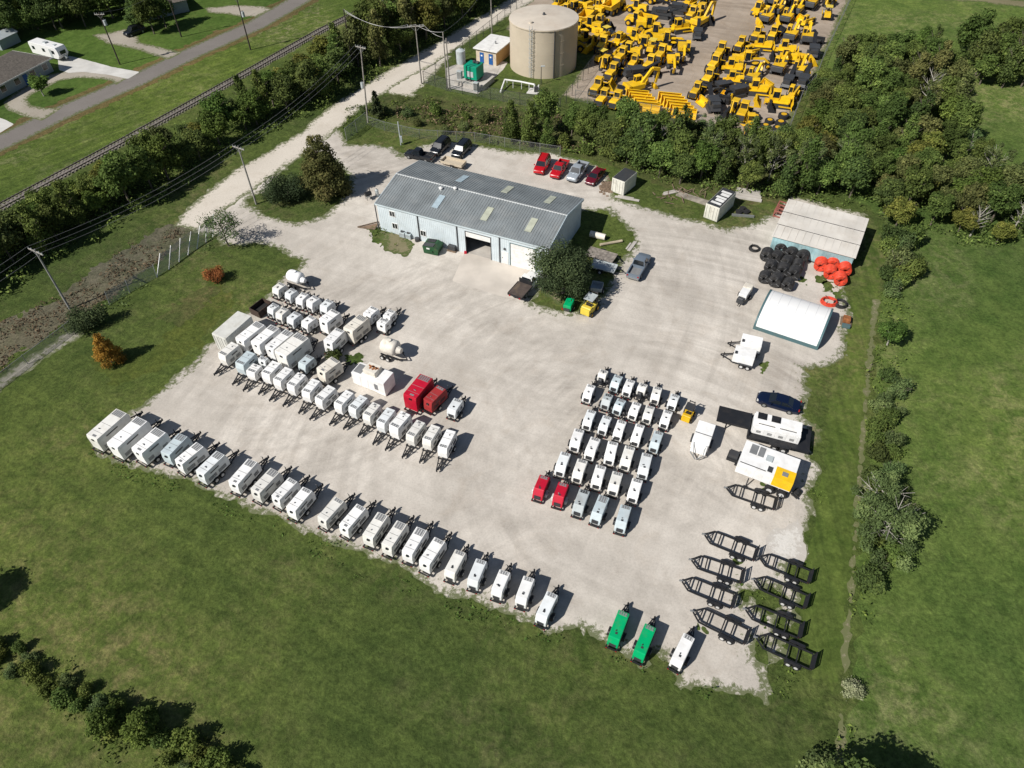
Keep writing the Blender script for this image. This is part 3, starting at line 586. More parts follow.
# upper-left cluster
GC='white generators in the crowded left block'
cl=[('big',2.6,1.8,(239.4,339.3),(260.5,322.6),'far',white,'long tall white generator trailer right beside the big grey-white container'),
('big',2.6,1.75,(255,343),(275.3,326),'far',white,'long white generator trailer, second of four tall ones side by side'),
('big',2.6,1.7,(269.1,347.8),(289.7,330.7),'far',white,'long white generator trailer, third of four tall ones side by side'),
('big',3.0,2.4,(280.3,353.4),(303.1,334.7),'far',white,'biggest white generator trailer, rightmost of four tall ones side by side'),
('small',1.9,1.5,(274.7,289.3),(283.1,282.9),'far',white,'small white generator leftmost in the rear line, near the red shrub'),
('small',1.9,1.4,(287,294.3),(294.5,288.8),'far',white,'small white generator, second from left in the rear line'),
('small',1.9,1.4,(298.4,299.8),(305.5,292.7),'far',white,'small white generator in the middle of the rear line of five'),
('small',2.1,1.5,(308.6,302.1),(317.2,296.3),'far',white,'small white generator, fourth from left in the rear line of five'),
('small',2.0,1.5,(322.7,306.8),(330.5,299.8),'far',white,'small white generator with long shadow, right end of the rear line'),
('small',1.9,1.4,(269.5,309.1),(276.6,303.7),'far',white,'small white generator, left end of the short line of four'),
('small',1.9,1.4,(278.1,314.6),(285.9,307.6),'far',white,'small white generator, second from left in the short line of four'),
('small',1.9,1.5,(289.4,319.3),(298.1,312.3),'far',white,'small white generator, third from left in the short line of four'),
('small',1.9,1.5,(303.9,323.2),(313.3,316.2),'far',white,'small white generator, right end of the short line of four'),
('mid',2.6,2.0,(322.6,320.9),(336.3,310.3),'far',white,'tall boxy white generator just right of the two lines of small ones'),
('mid',2.5,1.9,(327.4,342),(340.7,328.8),'far',white,'boxy white generator with plain roof beside the long cream one'),
('big',2.7,1.9,(347.9,329.3),(364,315.8),'far',cream,'long cream generator trailer with a lower one behind it'),
('mid',2.1,1.7,(366.5,314.6),(375.2,306.9),'far',white,'low white generator trailer directly behind the long cream one'),
('mid',1.9,1.8,(380.6,323.6),(385.5,318.4),'far',white,'short white generator in front at the right edge of the block'),
('mid',1.8,1.5,(386.2,316.6),(392.3,309.7),'far',white,'white generator behind the short one at the right edge of the block'),
('small',1.9,1.5,(301.2,364.4),(311.0,355.5),'far',bluewhite,'small pale generator with a green bush behind it'),
('mid',2.5,2.1,(320.3,370.8),(336.4,358.6),'far',cream,'cream twin-axle generator trailer beside a green bush'),
('mid',2.3,1.75,(221.1,354.9),(235.5,343),'near',white,'white generator with drawbar towards the field, left end of its row'),
('mid',2.3,1.8,(238.7,364.1),(251.6,351.7),'near',bluewhite,'pale blue generator with an open front frame, second in the drawbar row'),
('mid',1.9,1.7,(249.9,372.2),(257.5,364.2),'near',white,'short white generator with dark roof opening, third in the drawbar row'),
('mid',1.9,1.5,(261.2,360.2),(265,356.4),'far',white,'very short white generator hidden behind the one with dark roof opening')]
for k,z,w,n,f,tg,m_,lb in cl: genset(n,f,z,w,tg,k,lb,GC,m_)
rowD=[((264.9,373.9),(276.8,361.5),2.2,1.7),((276.3,380.5),(289.2,367.7),2.2,1.6),((290,385.6),(302.2,373.2),2.2,1.6),((305.1,392.4),(316.4,379.3),2.2,1.6),((318,399.3),(332.2,386.1),2.2,1.6),((337.3,404.2),(350.1,391),2.2,1.55),((351.7,408.4),(364.2,395.9),2.2,1.55),((365.9,415.4),(377,403.1),2.2,1.5),((380,422.8),(391.4,408.3),2.2,1.5),((393.1,427.1),(406.1,412.2),2.5,1.75),((409.7,435.9),(421.3,420.8),2.2,1.5),((426.3,440.3),(436.1,425.2),2.2,1.5),((442,448.2),(451.5,429.8),2.2,1.5)]
for i,(n,f,z,w) in enumerate(rowD):
    genset(n,f,z,w,'near','mid','white generator with drawbar towards the field, %s from right in its row'%ordw(len(rowD)-i),GC)
GR='generators parked at the right of the left block'
genset((409.6,396.1),(426.6,375.6),2.9,2.1,'far','big','tall bright red generator trailer with grey grille roof end',GR,redp)
genset((427.1,401.3),(442,386.6),2.2,1.75,'far','mid','lower faded red generator trailer beside the tall bright red one',GR,redfade)
genset((451.1,410.2),(458.9,398.5),1.75,1.4,'far','small','small white compressor trailer alone right of the faded red generator',GR,white)
# fix: the very tall ones have tinted roof ends already
def crate_unit(n,f,z,w,label,m_,roofm_=None,name='storage_container',cat='container',patch=False):
    a,b,c,L,t=span(n,f,z); r=thing(name,cat,c,t,None,label); h=L/2; hw=w/2
    MB().box(-h,h,-hw,hw,.12,z).build('container_body',m_,r,bev=.03)
    mb=MB(); k=-h+.3
    while k<h-.2:
        for s_ in(-1,1): mb.box(k-.07,k+.07,s_*hw-.03,s_*hw+.03,.3,z-.15)
        k+=.3
    mb.build('side_corrugation',m_,r)
    mb=MB()
    for i in range(2): mb.box(-h-.04,-h+.01,-hw+.08+i*hw,-.04+i*hw,.25,z-.15)
    dd_=mb.build('end_doors',m_,r)
    mb=MB()
    for y in (-.75*hw,-.3*hw,.3*hw,.75*hw): mb.cyl((-h-.06,y,.3),(-h-.06,y,z-.2),.025,n=6)
    mb.build('lock_rods',steel,dd_)
    if roofm_: MB().box(-h+.05,h-.05,-hw+.05,hw-.05,z-.02,z+.03).build('roof_sheet',roofm_,r)
    if patch:
        for i in range(5):
            x=-h+.7+i*(L-1.2)/5; MB().box(x,x+.55+.2*(i%2),-hw+.3,hw-.35-.3*(i%2),z+.02,z+.045).build('roof_patch',doorw,r)
    return r
crate_unit((218.5,336),(244.5,313.4),2.9,2.3,'big grey-white container-sized generator at the grass edge of the left block',mat('aged_white',(.60,.60,.56),.6,dirt=.6,dirtcol=(.40,.38,.32)),None,'container_generator','generator')
crate_unit((618.6,179.8),(631,169.7),2.6,2.35,'white container with dark roof under the trees beside the parked cars',mat('cream_white',(.66,.65,.58),.6,dirt=.4),dsteel)
crate_unit((713,205.8),(729.8,189.8),2.6,2.3,'white container with black roof and white patches at the gravel edge',mat('cream_white2',(.62,.61,.54),.6,dirt=.4),dsteel,patch=True)
# ------------------------------------------------------------ vehicles
def ring(x,w,z0,z1,c=.12):
    return [(x,-w,z0),(x,w,z0),(x,w+.0,z1-c*1.6),(x,w-c*.6,z1-c*.3),(x,w-c*1.8,z1),(x,-w+c*1.8,z1),(x,-w+c*.6,z1-c*.3),(x,-w,z1-c*1.6)]
def greenhouse(root,stations,m,roof_z,wb,wt,belt):
    """stations: x of windscreen base, roof front, roof rear, rear glass base"""
    a,b,c,d=stations
    vs=[(a,-wb,belt),(a,wb,belt),(d,wb,belt),(d,-wb,belt),(b,-wt,roof_z),(b,wt,roof_z),(c,wt,roof_z),(c,-wt,roof_z)]
    g=MB().add(vs,[(0,1,5,4),(1,2,6,5),(2,3,7,6),(3,0,4,7),(4,5,6,7)]).build('windows',glass,root)
    mb=MB()
    for y,yt in ((-wb,-wt),(wb,wt)):
        mb.bar((a,y,belt),(b,yt,roof_z),.07,.06); mb.bar((d,y,belt),(c,yt,roof_z),.12,.07); mb.bar(((b+c)/2,y*.995,belt),((b+c)/2,yt*1.0,roof_z),.09,.05)
    mb.build('pillars',m,root)
    MB().loft([ring(b+.05,wt+.02,roof_z-.02,roof_z+.05,.05),ring((b+c)/2,wt+.03,roof_z-.02,roof_z+.09,.05),ring(c-.05,wt+.02,roof_z-.02,roof_z+.05,.05)]).build('roof',m,root,smooth=True)
def car(kind,m,loc,t,label,group=None,scale=1):
    r=thing({'sedan':'sedan_car','suv':'suv_car','pickup':'pickup_truck','flatbed':'flatbed_truck'}[kind],{'sedan':'car','suv':'car'}.get(kind,'pickup truck' if kind=='pickup' else 'truck'),loc,t,group,label)
    w=.92 if kind=='sedan' else .98
    if kind=='sedan':
        st=[(-2.45,.7,.45,.72),(-2.38,.84,.3,.98),(-1.7,.92,.25,1.05),(-.9,.92,.25,1.0),(.6,.92,.25,.98),(1.2,.92,.25,.98),(2.0,.88,.27,.86),(2.38,.74,.32,.74),(2.48,.6,.42,.6)]
        MB().loft([ring(*s) for s in st]).build('body',m,r,smooth=True); greenhouse(r,(1.15,.35,-.95,-1.75),m,1.42,.8,.62,.96); wx=(1.45,-1.45); wr=.34
    elif kind=='suv':
        st=[(-2.45,.84,.5,1.0),(-2.38,.96,.35,1.12),(-1.2,.99,.3,1.14),(.9,.98,.3,1.13),(1.4,.97,.3,1.1),(2.2,.92,.32,1.02),(2.42,.8,.38,.85),(2.48,.7,.5,.7)]
        MB().loft([ring(*s) for s in st]).build('body',m,r,smooth=True); greenhouse(r,(1.2,.6,-2.05,-2.35),m,1.78,.88,.72,1.1); wx=(1.5,-1.45); wr=.38
        mb=MB(); [mb.bar((.4,y,1.9),(-1.9,y,1.9),.05,.05) for y in(-.6,.6)]; mb.build('roof_rails',black,r)
    else:
        cabr=-.55 if kind=='pickup' else -.1
        st=[(cabr-.02,.99,.38,1.18),(.9,.99,.38,1.18),(1.3,.98,.38,1.17),(2.6,.95,.4,1.08),(2.85,.85,.45,.95),(2.92,.75,.55,.8)]
        MB().loft([ring(*s) for s in st]).build('body',m,r,smooth=True); greenhouse(r,(1.35,.8,cabr+.25,cabr+.03),m,1.88,.88,.73,1.14); wx=(1.9,-1.75); wr=.41
        if kind=='pickup':
            mb=MB(); x0,x1=-2.85,cabr-.05
            mb.box(x0,x1,-.97,.97,.55,.78); mb.box(x0,x1,-.99,-.82,.78,1.2); mb.box(x0,x1,.82,.99,.78,1.2); mb.box(x0,x0+.1,-.82,.82,.78,1.18); mb.box(x1-.08,x1,-.82,.82,.78,1.18)
            bed=mb.build('bed',m,r); MB().box(x0+.1,x1-.08,-.82,.82,.775,.80).build('bed_liner',grille if m is slate else black,bed)
            MB().box(-2.98,-2.86,-.9,.9,.45,.65).build('rear_bumper',steel,r)
        else:
            mb=MB(); mb.box(-3.2,-.25,-1.12,1.12,.98,1.12); d_=mb.build('flat_deck',mat('deck_brown',(.085,.065,.055),.8,var=.2,dirt=.5),r)
            mb=MB(); mb.box(-.22,-.12,-1.0,1.0,1.0,1.75); mb.box(-3.28,-3.2,-1.12,1.12,.9,1.14); [mb.box(-3.2,-.25,y-.04,y+.04,.95,1.16) for y in(-1.14,1.14)]; mb.build('headache_rack',black,r)
            MB().box(-3.0,0,-.45,.45,.55,.97).build('frame',black,r)
    MB().box(2.3 if kind in('sedan','suv') else 2.75,2.5 if kind in('sedan','suv') else 2.95,-.7,.7,.38,.5).build('front_bumper',dsteel,r)
    xf=2.34 if kind in('sedan','suv') else 2.8; zf=.68 if kind=='sedan' else .86
    for s_ in(-1,1):
        for x in wx: wheel(r,x,s_*(w-.1),wr,.24,s_,steel)
        MB().box(xf-.12,xf+.07,s_*.66-.14,s_*.66+.14,zf-.08,zf+.08).build('headlight',lampm,r)
        xr=-2.42 if kind in('sedan','suv') else (-2.87 if kind=='pickup' else -3.3)
        MB().box(xr-.05,xr+.08,s_*.78-.1,s_*.78+.1,.82,1.02).build('tail_light',taill,r)
        MB().box(.75,.95,s_*(w+.12)-.1,s_*(w+.12)+.1,1.0,1.14).build('mirror',m,r)
    r.scale=(scale,)*3; return r
def vplace(kind,m,front,rear,label,group=None,scale=1,z=.8):
    a=P(rear[0],rear[1],z); b=P(front[0],front[1],z); return car(kind,m,mid(a,b),az(a,b),label,group,scale)
vplace('sedan',navy,(758,395),(800,407),'dark navy sedan parked alone beside the black gooseneck trailer')
vplace('pickup',slate,(645,255),(633,276),'slate blue pickup with grey bed parked on open gravel east of the workshop')
vplace('flatbed',carwhite,(536,273),(516,296),'white-cab truck with dark brown flat deck at the closed bay door')
GP='vehicles parked behind the workshop'
vplace('pickup',carblack,(408,152),(431,157),'black pickup parked crossways at the left end behind the workshop',GP,.92)
vplace('suv',carblack,(434,152),(446,140.5),'black car with white nose glare beside the crossways black pickup',GP)
vplace('suv',carblack,(455.5,155),(467,143),'black car, rightmost of the three dark vehicles behind the workshop',GP)
vplace('suv',carred,(538,172),(546,157),'dark-windowed red car, leftmost of the four by the tree belt',GP)
vplace('pickup',carred,(554,176),(565,160.5),'bright red pickup between the red car and the silver pickup',GP,.92)
vplace('pickup',silver,(571,179),(584,163),'silver pickup parked beside the bright red pickup',GP)
vplace('sedan',maroon,(590,181),(600,170),'small maroon car partly under the trees beside the silver pickup',GP)
vplace('suv',carblack,(127,33),(141,28),'dark car parked under trees on the gravel drive across the road')
# small tan trailer behind the workshop
def small_trailer(n,f,z,w,label,deckm,name='utility_trailer',cat='trailer',sides=.4):
    a,b,c,L,t=span(n,f,z); r=thing(name,cat,c,t,None,label); h=L/2; hw=w/2
    mb=MB(); mb.box(-h,h,-hw,hw,.6,.68); mb.build('deck',deckm,r)
    mb=MB()
    for s_ in(-1,1): mb.box(-h,h,s_*hw-.03,s_*hw+.03,.68,.68+sides)
    mb.box(-h-.03,-h+.03,-hw+.03,hw-.03,.68,.68+sides); mb.box(h-.03,h+.03,-hw+.03,hw-.03,.68,.68+sides); mb.build('side_boards',deckm,r)
    mb=MB(); mb.bar((h,-hw*.8,.55),(h+1.2,0,.5),.08,.1); mb.bar((h,hw*.8,.55),(h+1.2,0,.5),.08,.1); mb.build('drawbar',black,r)
    for s_ in(-1,1):
        wheel(r,-.2,s_*(hw+.14),.33,.2,s_); MB().box(-.65,.25,s_*(hw+.14)-.13,s_*(hw+.14)+.13,.69,.74,ix0=.1,ix1=.1).build('fender',black,r)
    return r
small_trailer((464,164.5),(443,159.5),.8,1.8,'small tan trailer with low sides behind the three dark vehicles',tanp)
# flatbed (open car-hauler) trailers
def make_hauler():
    r=thing('flatbed_trailer','trailer',(0,0,0),0,'black open-frame twin-axle trailers')
    L=3.9; hw=.86; z=.62
    mb=MB()
    for s_ in(-1,1): mb.bar((-L/2,s_*hw,z),(L/2-.1,s_*hw,z),.14,.16)
    for x in (-L/2,-.6,.35,L/2-.1): mb.bar((x,-hw+.05,z-.02),(x,hw-.05,z-.02),.13,.12)
    mb.build('frame',black,r)
    mb=MB()
    for s_ in(-1,1): mb.bar((L/2-.15,s_*hw,z),(L/2+.7,s_*hw*.95,z-.02),.14,.15); mb.bar((L/2+.66,s_*hw*.96,z-.03),(L/2+1.5,s_*.07,z-.08),.14,.15)
    mb.bar((L/2+.7,-hw*.88,z-.04),(L/2+.7,hw*.88,z-.04),.12,.12); mb.build('drawbar',black,r)
    MB().box(L/2+1.42,L/2+1.8,-.06,.06,z-.12,z).box(L/2+1.62,L/2+1.84,-.09,.09,z-.2,z-.08).build('coupler',steel,r)
    MB().cyl((L/2+1.2,.0,.1),(L/2+1.2,.0,z+.45),.05).build('jack',dsteel,r)
    mb=MB()
    for s_ in(-1,1): mb.bar((-L/2-.12,s_*hw*.98,z-.1),(-L/2-.22,s_*hw*.98,z+.75),.1,.07)
    mb.bar((-L/2-.2,-hw,z+.72),(-L/2-.2,hw,z+.72),.09,.07); mb.bar((-L/2-.15,-hw,z+.2),(-L/2-.15,hw,z+.2),.22,.06); mb.bar((-L/2-.18,-hw,z+.45),(-L/2-.18,hw,z+.45),.12,.04)
    mb.build('ramp_gate',black,r)
    for s_ in(-1,1):
        for x in(-.75,.02): wheel(r,x,s_*(hw+.28),.35,.24,s_)
        y=s_*(hw+.26)
        MB().loft([[(x,yy,q) for x,q in ((-1.22,.5),(-1.1,.74),(-.98,.8),(.25,.8),(.37,.74),(.49,.5),(.43,.5),(.33,.69),(.23,.74),(-.96,.74),(-1.06,.69),(-1.16,.5))] for yy in (y-.17,y+.12)]).build('fender',black,r)
        MB().box(-L/2-.1,-L/2-.04,s_*.7-.08,s_*.7+.08,z-.06,z+.04).build('tail_light',taill,r)
    return Template(r)
TH_=make_hauler()
hl=[((723.9,486.6),(776.3,503),'lone black open-frame trailer beside the big white generator with yellow corner'),
((702,533.1),(756.7,553.8),'black open-frame trailer at the back of the left column'),
((688.8,558.4),(743.4,575.6),'black open-frame trailer, second from the back in the left column'),
((679.4,579.5),(734.8,600.6),'black open-frame trailer, third from the back in the left column'),
((690.3,609.7),(748.1,636.6),'black open-frame trailer, nearest in the left column beside the white generator'),
((756.7,555.6),(811.4,576.4),'black open-frame trailer at the back of the right column near the grass'),
((751.3,578),(807.5,601.4),'black open-frame trailer, second from the back in the right column'),
((742.7,607.7),(802,630.3),'black open-frame trailer, third from the back in the right column'),
((753.6,635.8),(814.5,661.6),'black open-frame trailer nearest to the camera in the right column on grass')]
for a,b,lb in hl:
    A=P(*a,.55);B=P(*b,.8); L=dist(A,B); t=az(B,A); s_=L/(3.9+2.05)
    c=(B[0]+math.cos(t)*(L/2-.82*s_),B[1]+math.sin(t)*(L/2-.82*s_)); TH_.place(c,t,s_,label=lb)
# gooseneck trailer and the generator on it
A=P(717.6,414.3,1.2);B=P(809.5,439,.9); c=mid(A,B); t=az(B,A); L=dist(A,B); h=L/2
r=thing('gooseneck_trailer','trailer',c,t,None,'long black gooseneck flatbed trailer carrying a white generator')
MB().box(h-3.6,h,-1.15,1.15,1.25,1.5).build('upper_deck',black,r)
mb=MB(); mb.box(-h,h-3.7,-1.25,2.0,.75,.95); mb.build('main_deck',black,r)
mb=MB(); [mb.box(-h,h-3.65,y_-.06,y_+.06,.62,1.0) for y_ in(-1.27,2.02)]; mb.box(h-3.75,h-3.6,-1.2,1.95,.7,1.5); mb.box(-h-.1,-h,-1.25,2.0,.55,.97); mb.build('side_rails',black,r)
for q in (-3.2,-2.2):
    for s_ in(-1,1): wheel(r,q+.6,-1.45 if s_<0 else 2.2,.4,.28,s_)
for s_ in(-1,1): MB().box(-3.3,-.9,(-1.5 if s_<0 else 2.2)-.2,(-1.5 if s_<0 else 2.2)+.2,.97,1.03,ix0=.2,ix1=.2).build('fender',black,r); MB().cyl((h-1.2,s_*.8,.05),(h-1.2,s_*.8,1.3),.08).build('landing_leg',black,r)
MB().cyl((h-.5,0,.75),(h-.5,0,1.3),.12).build('coupler',dsteel,r)
# reel of dark hoses at the tail
def big_unit(n,f,z,w,z0,label,corner=False,rust_=False):
    a,b,c,L,t=span(n,f,z); r=thing('industrial_generator','generator',c,t,None,label); h=L/2;hw=w/2
    return r,h,hw
r,h,hw=big_unit((754,418.5),(802,430.5),2.3,2.0,.96,'white enclosed generator with two black roof fans riding on the black gooseneck trailer')
r.location.z=0
MB().box(-h,h,-1.0,1.0,.97,2.2).build('enclosure',white,r,bev=.04)
MB().box(-h+.1,h-.05,-.35,.95,2.2,2.55).build('roof_box',white,r,bev=.03)
for x in(-h+.85,-h+2.35): MB().cyl((x,.45,2.54),(x,.45,2.68),.4,n=16).box(x-.5,x+.5,-.05,.9,2.52,2.6).build('roof_fan',black,r)
mb=MB(); mb.box(-h+.6,-.2,-.5,-.42,2.19,2.25); mb.box(.3,h-.5,-.5,-.42,2.19,2.25); mb.build('roof_channel',black,r)
for i in range(4):
    x0=-h+.25+i*(2*h-.4)/4; d_=MB().box(x0,x0+(2*h-.4)/4-.1,-1.03,-.99,1.1,2.05).build('side_door',white,r); mb=MB(); [mb.box(x0+.3,x0+(2*h-.4)/4-.4,-1.05,-1.02,1.3+k*.08,1.33+k*.08) for k in range(5)]; mb.build('louvre',dsteel,d_)
# large white trailer-mounted unit with yellow corner
cs=[P(747.5,440,2.7),P(802,460,2.7),P(792,483.5,2.7),P(737,462.5,2.7)]
c=((sum(p[0] for p in cs))/4,(sum(p[1] for p in cs))/4); t=(az(cs[0],cs[1])+az(cs[3],cs[2]))/2; L=(dist(cs[0],cs[1])+dist(cs[3],cs[2]))/2; w=(dist(cs[0],cs[3])+dist(cs[1],cs[2]))/2
r=thing('mobile_power_unit','generator trailer',c,t,None,'largest white enclosed trailer unit with a yellow corner at the rear'); h=L/2;hw=w/2
MB().box(-h,h,-hw,hw,1.15,2.7).build('enclosure',white,r,bev=.04)
MB().box(h-2.0,h+.02,-hw-.02,-hw+1.5,1.3,2.73).build('yellow_panel',yel,r)
MB().box(-h+.7,-h+1.45,.15,hw-.3,2.68,2.77).box(-h+1.6,-h+2.2,.15,hw-.3,2.68,2.77).build('roof_grille',grille,r)
MB().box(-.4,.3,-.1,.7,2.68,2.82).build('roof_hatch',greyp,r)
MB().box(h-1.3,h-.7,-hw+.5,-hw+1.05,2.72,2.78).build('yellow_hatch',grille,r)
MB().box(h-2.8,h-2.3,-hw+.35,-hw+1.1,2.68,2.76).build('exhaust_hatch',dsteel,r)
mb=MB(); mb.box(-h+.2,0,-hw+.25,-hw+.33,2.68,2.74); mb.build('roof_channel',black,r)
mb=MB(); [mb.box(-h+.3+k*(L-.6)/6,-h+.3+(k+1)*(L-.6)/6-.1,-hw-.03,-hw+.0,1.3,2.5) for k in range(4)]; mb.build('side_doors',white,r)
mb=MB(); [mb.box(-h-.3,h+.1,s_*.6-.09,s_*.6+.09,.8,1.14) for s_ in(-1,1)]; mb.box(-h-1.3,-h-.1,-.55,.55,1.3,1.4); mb.box(-h-1.3,-h-.1,-.6,-.5,1.1,1.5); mb.box(-h-1.3,-h-.1,.5,.6,1.1,1.5); mb.build('chassis',black,r)
MB().box(-h-1.2,-h-.2,-.45,.45,1.41,1.9).build('front_platform_box',dsteel,r)
for x in(h-1.9,h-.6):
    for s_ in(-1,1): wheel(r,x,s_*(hw+.02),.52,.5,s_)
MB().cyl((-h+1.6,-hw-.5,.05),(-h+1.6,-hw-.15,1.1),.07).bar((-h+1.35,-hw-.6,.06),(-h+1.85,-hw-.6,.06),.4,.06).build('landing_leg',dsteel,r)
mb=MB(); mb.bar((h+.1,-hw+.3,.9),(h+1.0,-hw+.1,.5),.12,.12); mb.cyl((h+.7,-hw+.6,.2),(h+.9,-hw+1.4,.2),.4,n=12); mb.build('hose_bundle',blackpl,r)
# white equipment box trailer with A-frame
a,b,c,L,t=span((699.2,446.7),(708,421.2),2.2); r=thing('box_trailer','trailer',c,t+math.pi,None,'white box trailer with white A-frame drawbar beside the black gooseneck trailer'); h=L/2
MB().box(-h+.1,h-.9,-.95,.95,.6,2.1).build('box',white,r,bev=.04); MB().box(h-.95,h-.3,-.85,.85,.6,1.8,ix1=.25).build('nose',white,r,bev=.04)
MB().box(-.05,.02,-.9,.9,2.08,2.14).build('roof_seam',dsteel,r)
mb=MB(); [mb.bar((h-.2,s_*.8,.7),(h+.55,s_*.05,.6),.1,.12) for s_ in(-1,1)]; [mb.bar((h-.6,s_*.7,1.95),(h+.3,s_*.3,.7),.06,.06) for s_ in(-1,1)]; mb.build('drawbar',steel,r)
for s_ in(-1,1): wheel(r,-.3,s_*1.08,.38,.24,s_); MB().box(-.85,.25,s_*1.08-.13,s_*1.08+.14,.78,.84,ix0=.15,ix1=.15).build('fender',dsteel,r)
# pair of small white box generators left of the shelter
for n,f,lb in (((741.9,337.8),(762.4,342.6),'small white box trailer behind its twin, next to the white arched shelter'),((735,349.4),(755.8,354.9),'small white twin-axle box trailer in front of its twin near the arched shelter')):
    a,b,c,L,t=span(n,f,1.9); r=thing('box_generator_trailer','generator',c,t+math.pi,'pair of small white box trailers',lb); h=L/2
    MB().box(-h,h,-.9,.9,.65,1.95).build('box',white,r,bev=.05); MB().box(h-.4,h-.1,.3,.75,1.93,2.05).build('roof_hatch',dsteel,r)
    mb=MB(); [mb.box(-h-.1,h+.1,s_*.8-.07,s_*.8+.07,.45,.64) for s_ in(-1,1)]; [mb.bar((h+.05,s_*.7,.55),(h+1.5,s_*.05,.5),.1,.12) for s_ in(-1,1)]; mb.cyl((h+1.1,0,.05),(h+1.1,0,1.0),.06); mb.build('drawbar',black,r)
    for s_ in(-1,1):
        for x in(-.6,.2): wheel(r,x-.2,s_*1.02,.33,.22,s_)
        MB().box(-1.3,.5,s_*1.02-.13,s_*1.02+.13,.7,.75,ix0=.15,ix1=.15).build('fender',dsteel,r)
# small white trailer with dark engine near the black coils
a,b,c,L,t=span((742.5,295.2),(749.8,284),1.3); r=thing('light_plant_trailer','trailer',c,t,None,'small white trailer with cream top and dark engine near the black pipe coils'); h=L/2
MB().box(-h+.1,h*.25,-.55,.55,.5,1.3).build('canopy',white,r,bev=.05); MB().box(h*.27,h,-.6,.6,.5,1.4).build('fuel_tank',cream,r,bev=.08); MB().box(-h-.8,-h+.05,-.45,.45,.4,.95).cyl((-h-.5,-.3,.95),(-h-.5,.3,.95),.2).build('engine',dsteel,r)
for s_ in(-1,1): wheel(r,-.1,s_*.75,.3,.2,s_)
MB().bar((-h-.7,0,.4),(-h-1.3,0,.4),.1,.1).build('drawbar',black,r)
# water trailers (round tanks)
def tanker(n,f,z,rad,label,m_,hitch=True):
    a,b,c,L,t=span(n,f,z); r=thing('tank_trailer','trailer',c,t,None,label); h=L/2
    rings=[]
    for x,k in ((-h,.55),(-h+.12,.85),(-h+.35,1),(h-.35,1),(h-.12,.85),(h,.55)):
        rings.append([(x,rad*k*math.cos(q*math.pi/8),.75+rad+rad*.92*k*math.sin(q*math.pi/8)) for q in range(16)])
    tk=MB().loft(rings).build('tank',m_,r,smooth=True)
    MB().cyl((0,0,.75+rad*1.9),(0,0,.75+rad*2.05),.28).build('manhole',m_,tk)
    MB().cyl((h-.1,0,.75+rad*.9),(h+.55,0,.75+rad*.9),rad*.6,rad*.35).build('pump_housing',m_,r)
    mb=MB(); [mb.box(-h,h+.3,s_*.7-.07,s_*.7+.07,.55,.75) for s_ in(-1,1)]; [mb.bar((h+.2,s_*.6,.6),(h+1.3,0,.5),.09,.11) for s_ in(-1,1)]; mb.build('frame',black,r)
    for s_ in(-1,1):
        for x in(-.55,.3): wheel(r,x-.2,s_*(rad*.95),.36,.22,s_)
    return r
tanker((382.5,343),(397.5,348.5),1.9,1.05,'rounded cream tank trailer alone on the gravel behind the white stationary generator',cream)
tanker((289,274.5),(302,279.5),1.6,.9,'white rounded trailer at the top corner of the left block by the grass',white)
# white stationary generator with rusty roof box
a,b,c,L,t=span((355.5,366.5),(388,379),2.1); r=thing('stationary_generator','generator',c,t,None,'long white stationary generator with orange rust stains on its raised roof box'); h=L/2
MB().box(-h,h-1.1,-1.0,1.0,.1,2.0).build('housing',white,r,bev=.05); MB().box(h-1.15,h+.1,-1.08,1.08,.1,2.3).build('end_housing',white,r,bev=.05)
MB().box(-h+1.5,h-1.5,-.5,1.0,1.98,2.75).build('roof_box',cream,r,bev=.04); MB().box(-h+.15,-h+1.2,-.7,.7,1.98,2.06).build('roof_grille',grille,r)
rs_=[MB().add([(x+q*math.cos(k)*s_,.35+q*.8*math.sin(k)*s_,2.762) for k in [i*math.pi/6 for i in range(12)] for q in [(.35+.2*math.sin(k*3+x))]],[tuple(range(12))]).build('rust_stain',rust,r) for x,s_ in ((-h+2.2,1.0),(-h+3.0,.7),(h-2.1,1.1))]
mb=MB(); [mb.box(-h+.3+k*1.1,-h+1.25+k*1.1,-1.03,-.99,.3,1.75) for k in range(int((L-1.6)/1.1))]; mb.build('side_doors',white,r); MB().box(h-1.4,h-.9,-1.11,-1.06,.7,1.6).build('side_vent',grille,r)
# dark brown open-top roll-off bin
def bin_(c,t,L,w,z,m_,label,name='roll_off_bin',cat='bin',inner=dark,taper=.0):
    r=thing(name,cat,c,t,None,label); h=L/2;hw=w/2; mb=MB()
    mb.box(-h,h,-hw,hw,.1,.2)
    for s_ in(-1,1): mb.bar((-h,s_*hw,z/2+.1),(h,s_*hw,z/2+.1),.08,z-.15); mb.bar((s_*h,-hw,z/2+.1),(s_*h,hw,z/2+.1),.08,z-.15)
    mb.build('bin_body',m_,r)
    mb=MB(); k=-h+.3
    while k<h-.1: [mb.box(k-.05,k+.05,s_*(hw+.08)-.05,s_*(hw+.08)+.05,.15,z-.05) for s_ in(-1,1)]; k+=.6
    mb.build('ribs',m_,r); MB().box(-h+.06,h-.06,-hw+.06,hw-.06,.22,z*.45).build('contents',inner,r); return r
a,b,c,L,t=span((254,307.5),(265,299),1.5); bin_(c,t,L+.4,1.7,1.15,mat('dark_brown_paint',(.055,.035,.028),.8,dirt=.3),'dark brown open-top roll-off bin on the grass edge of the left block')
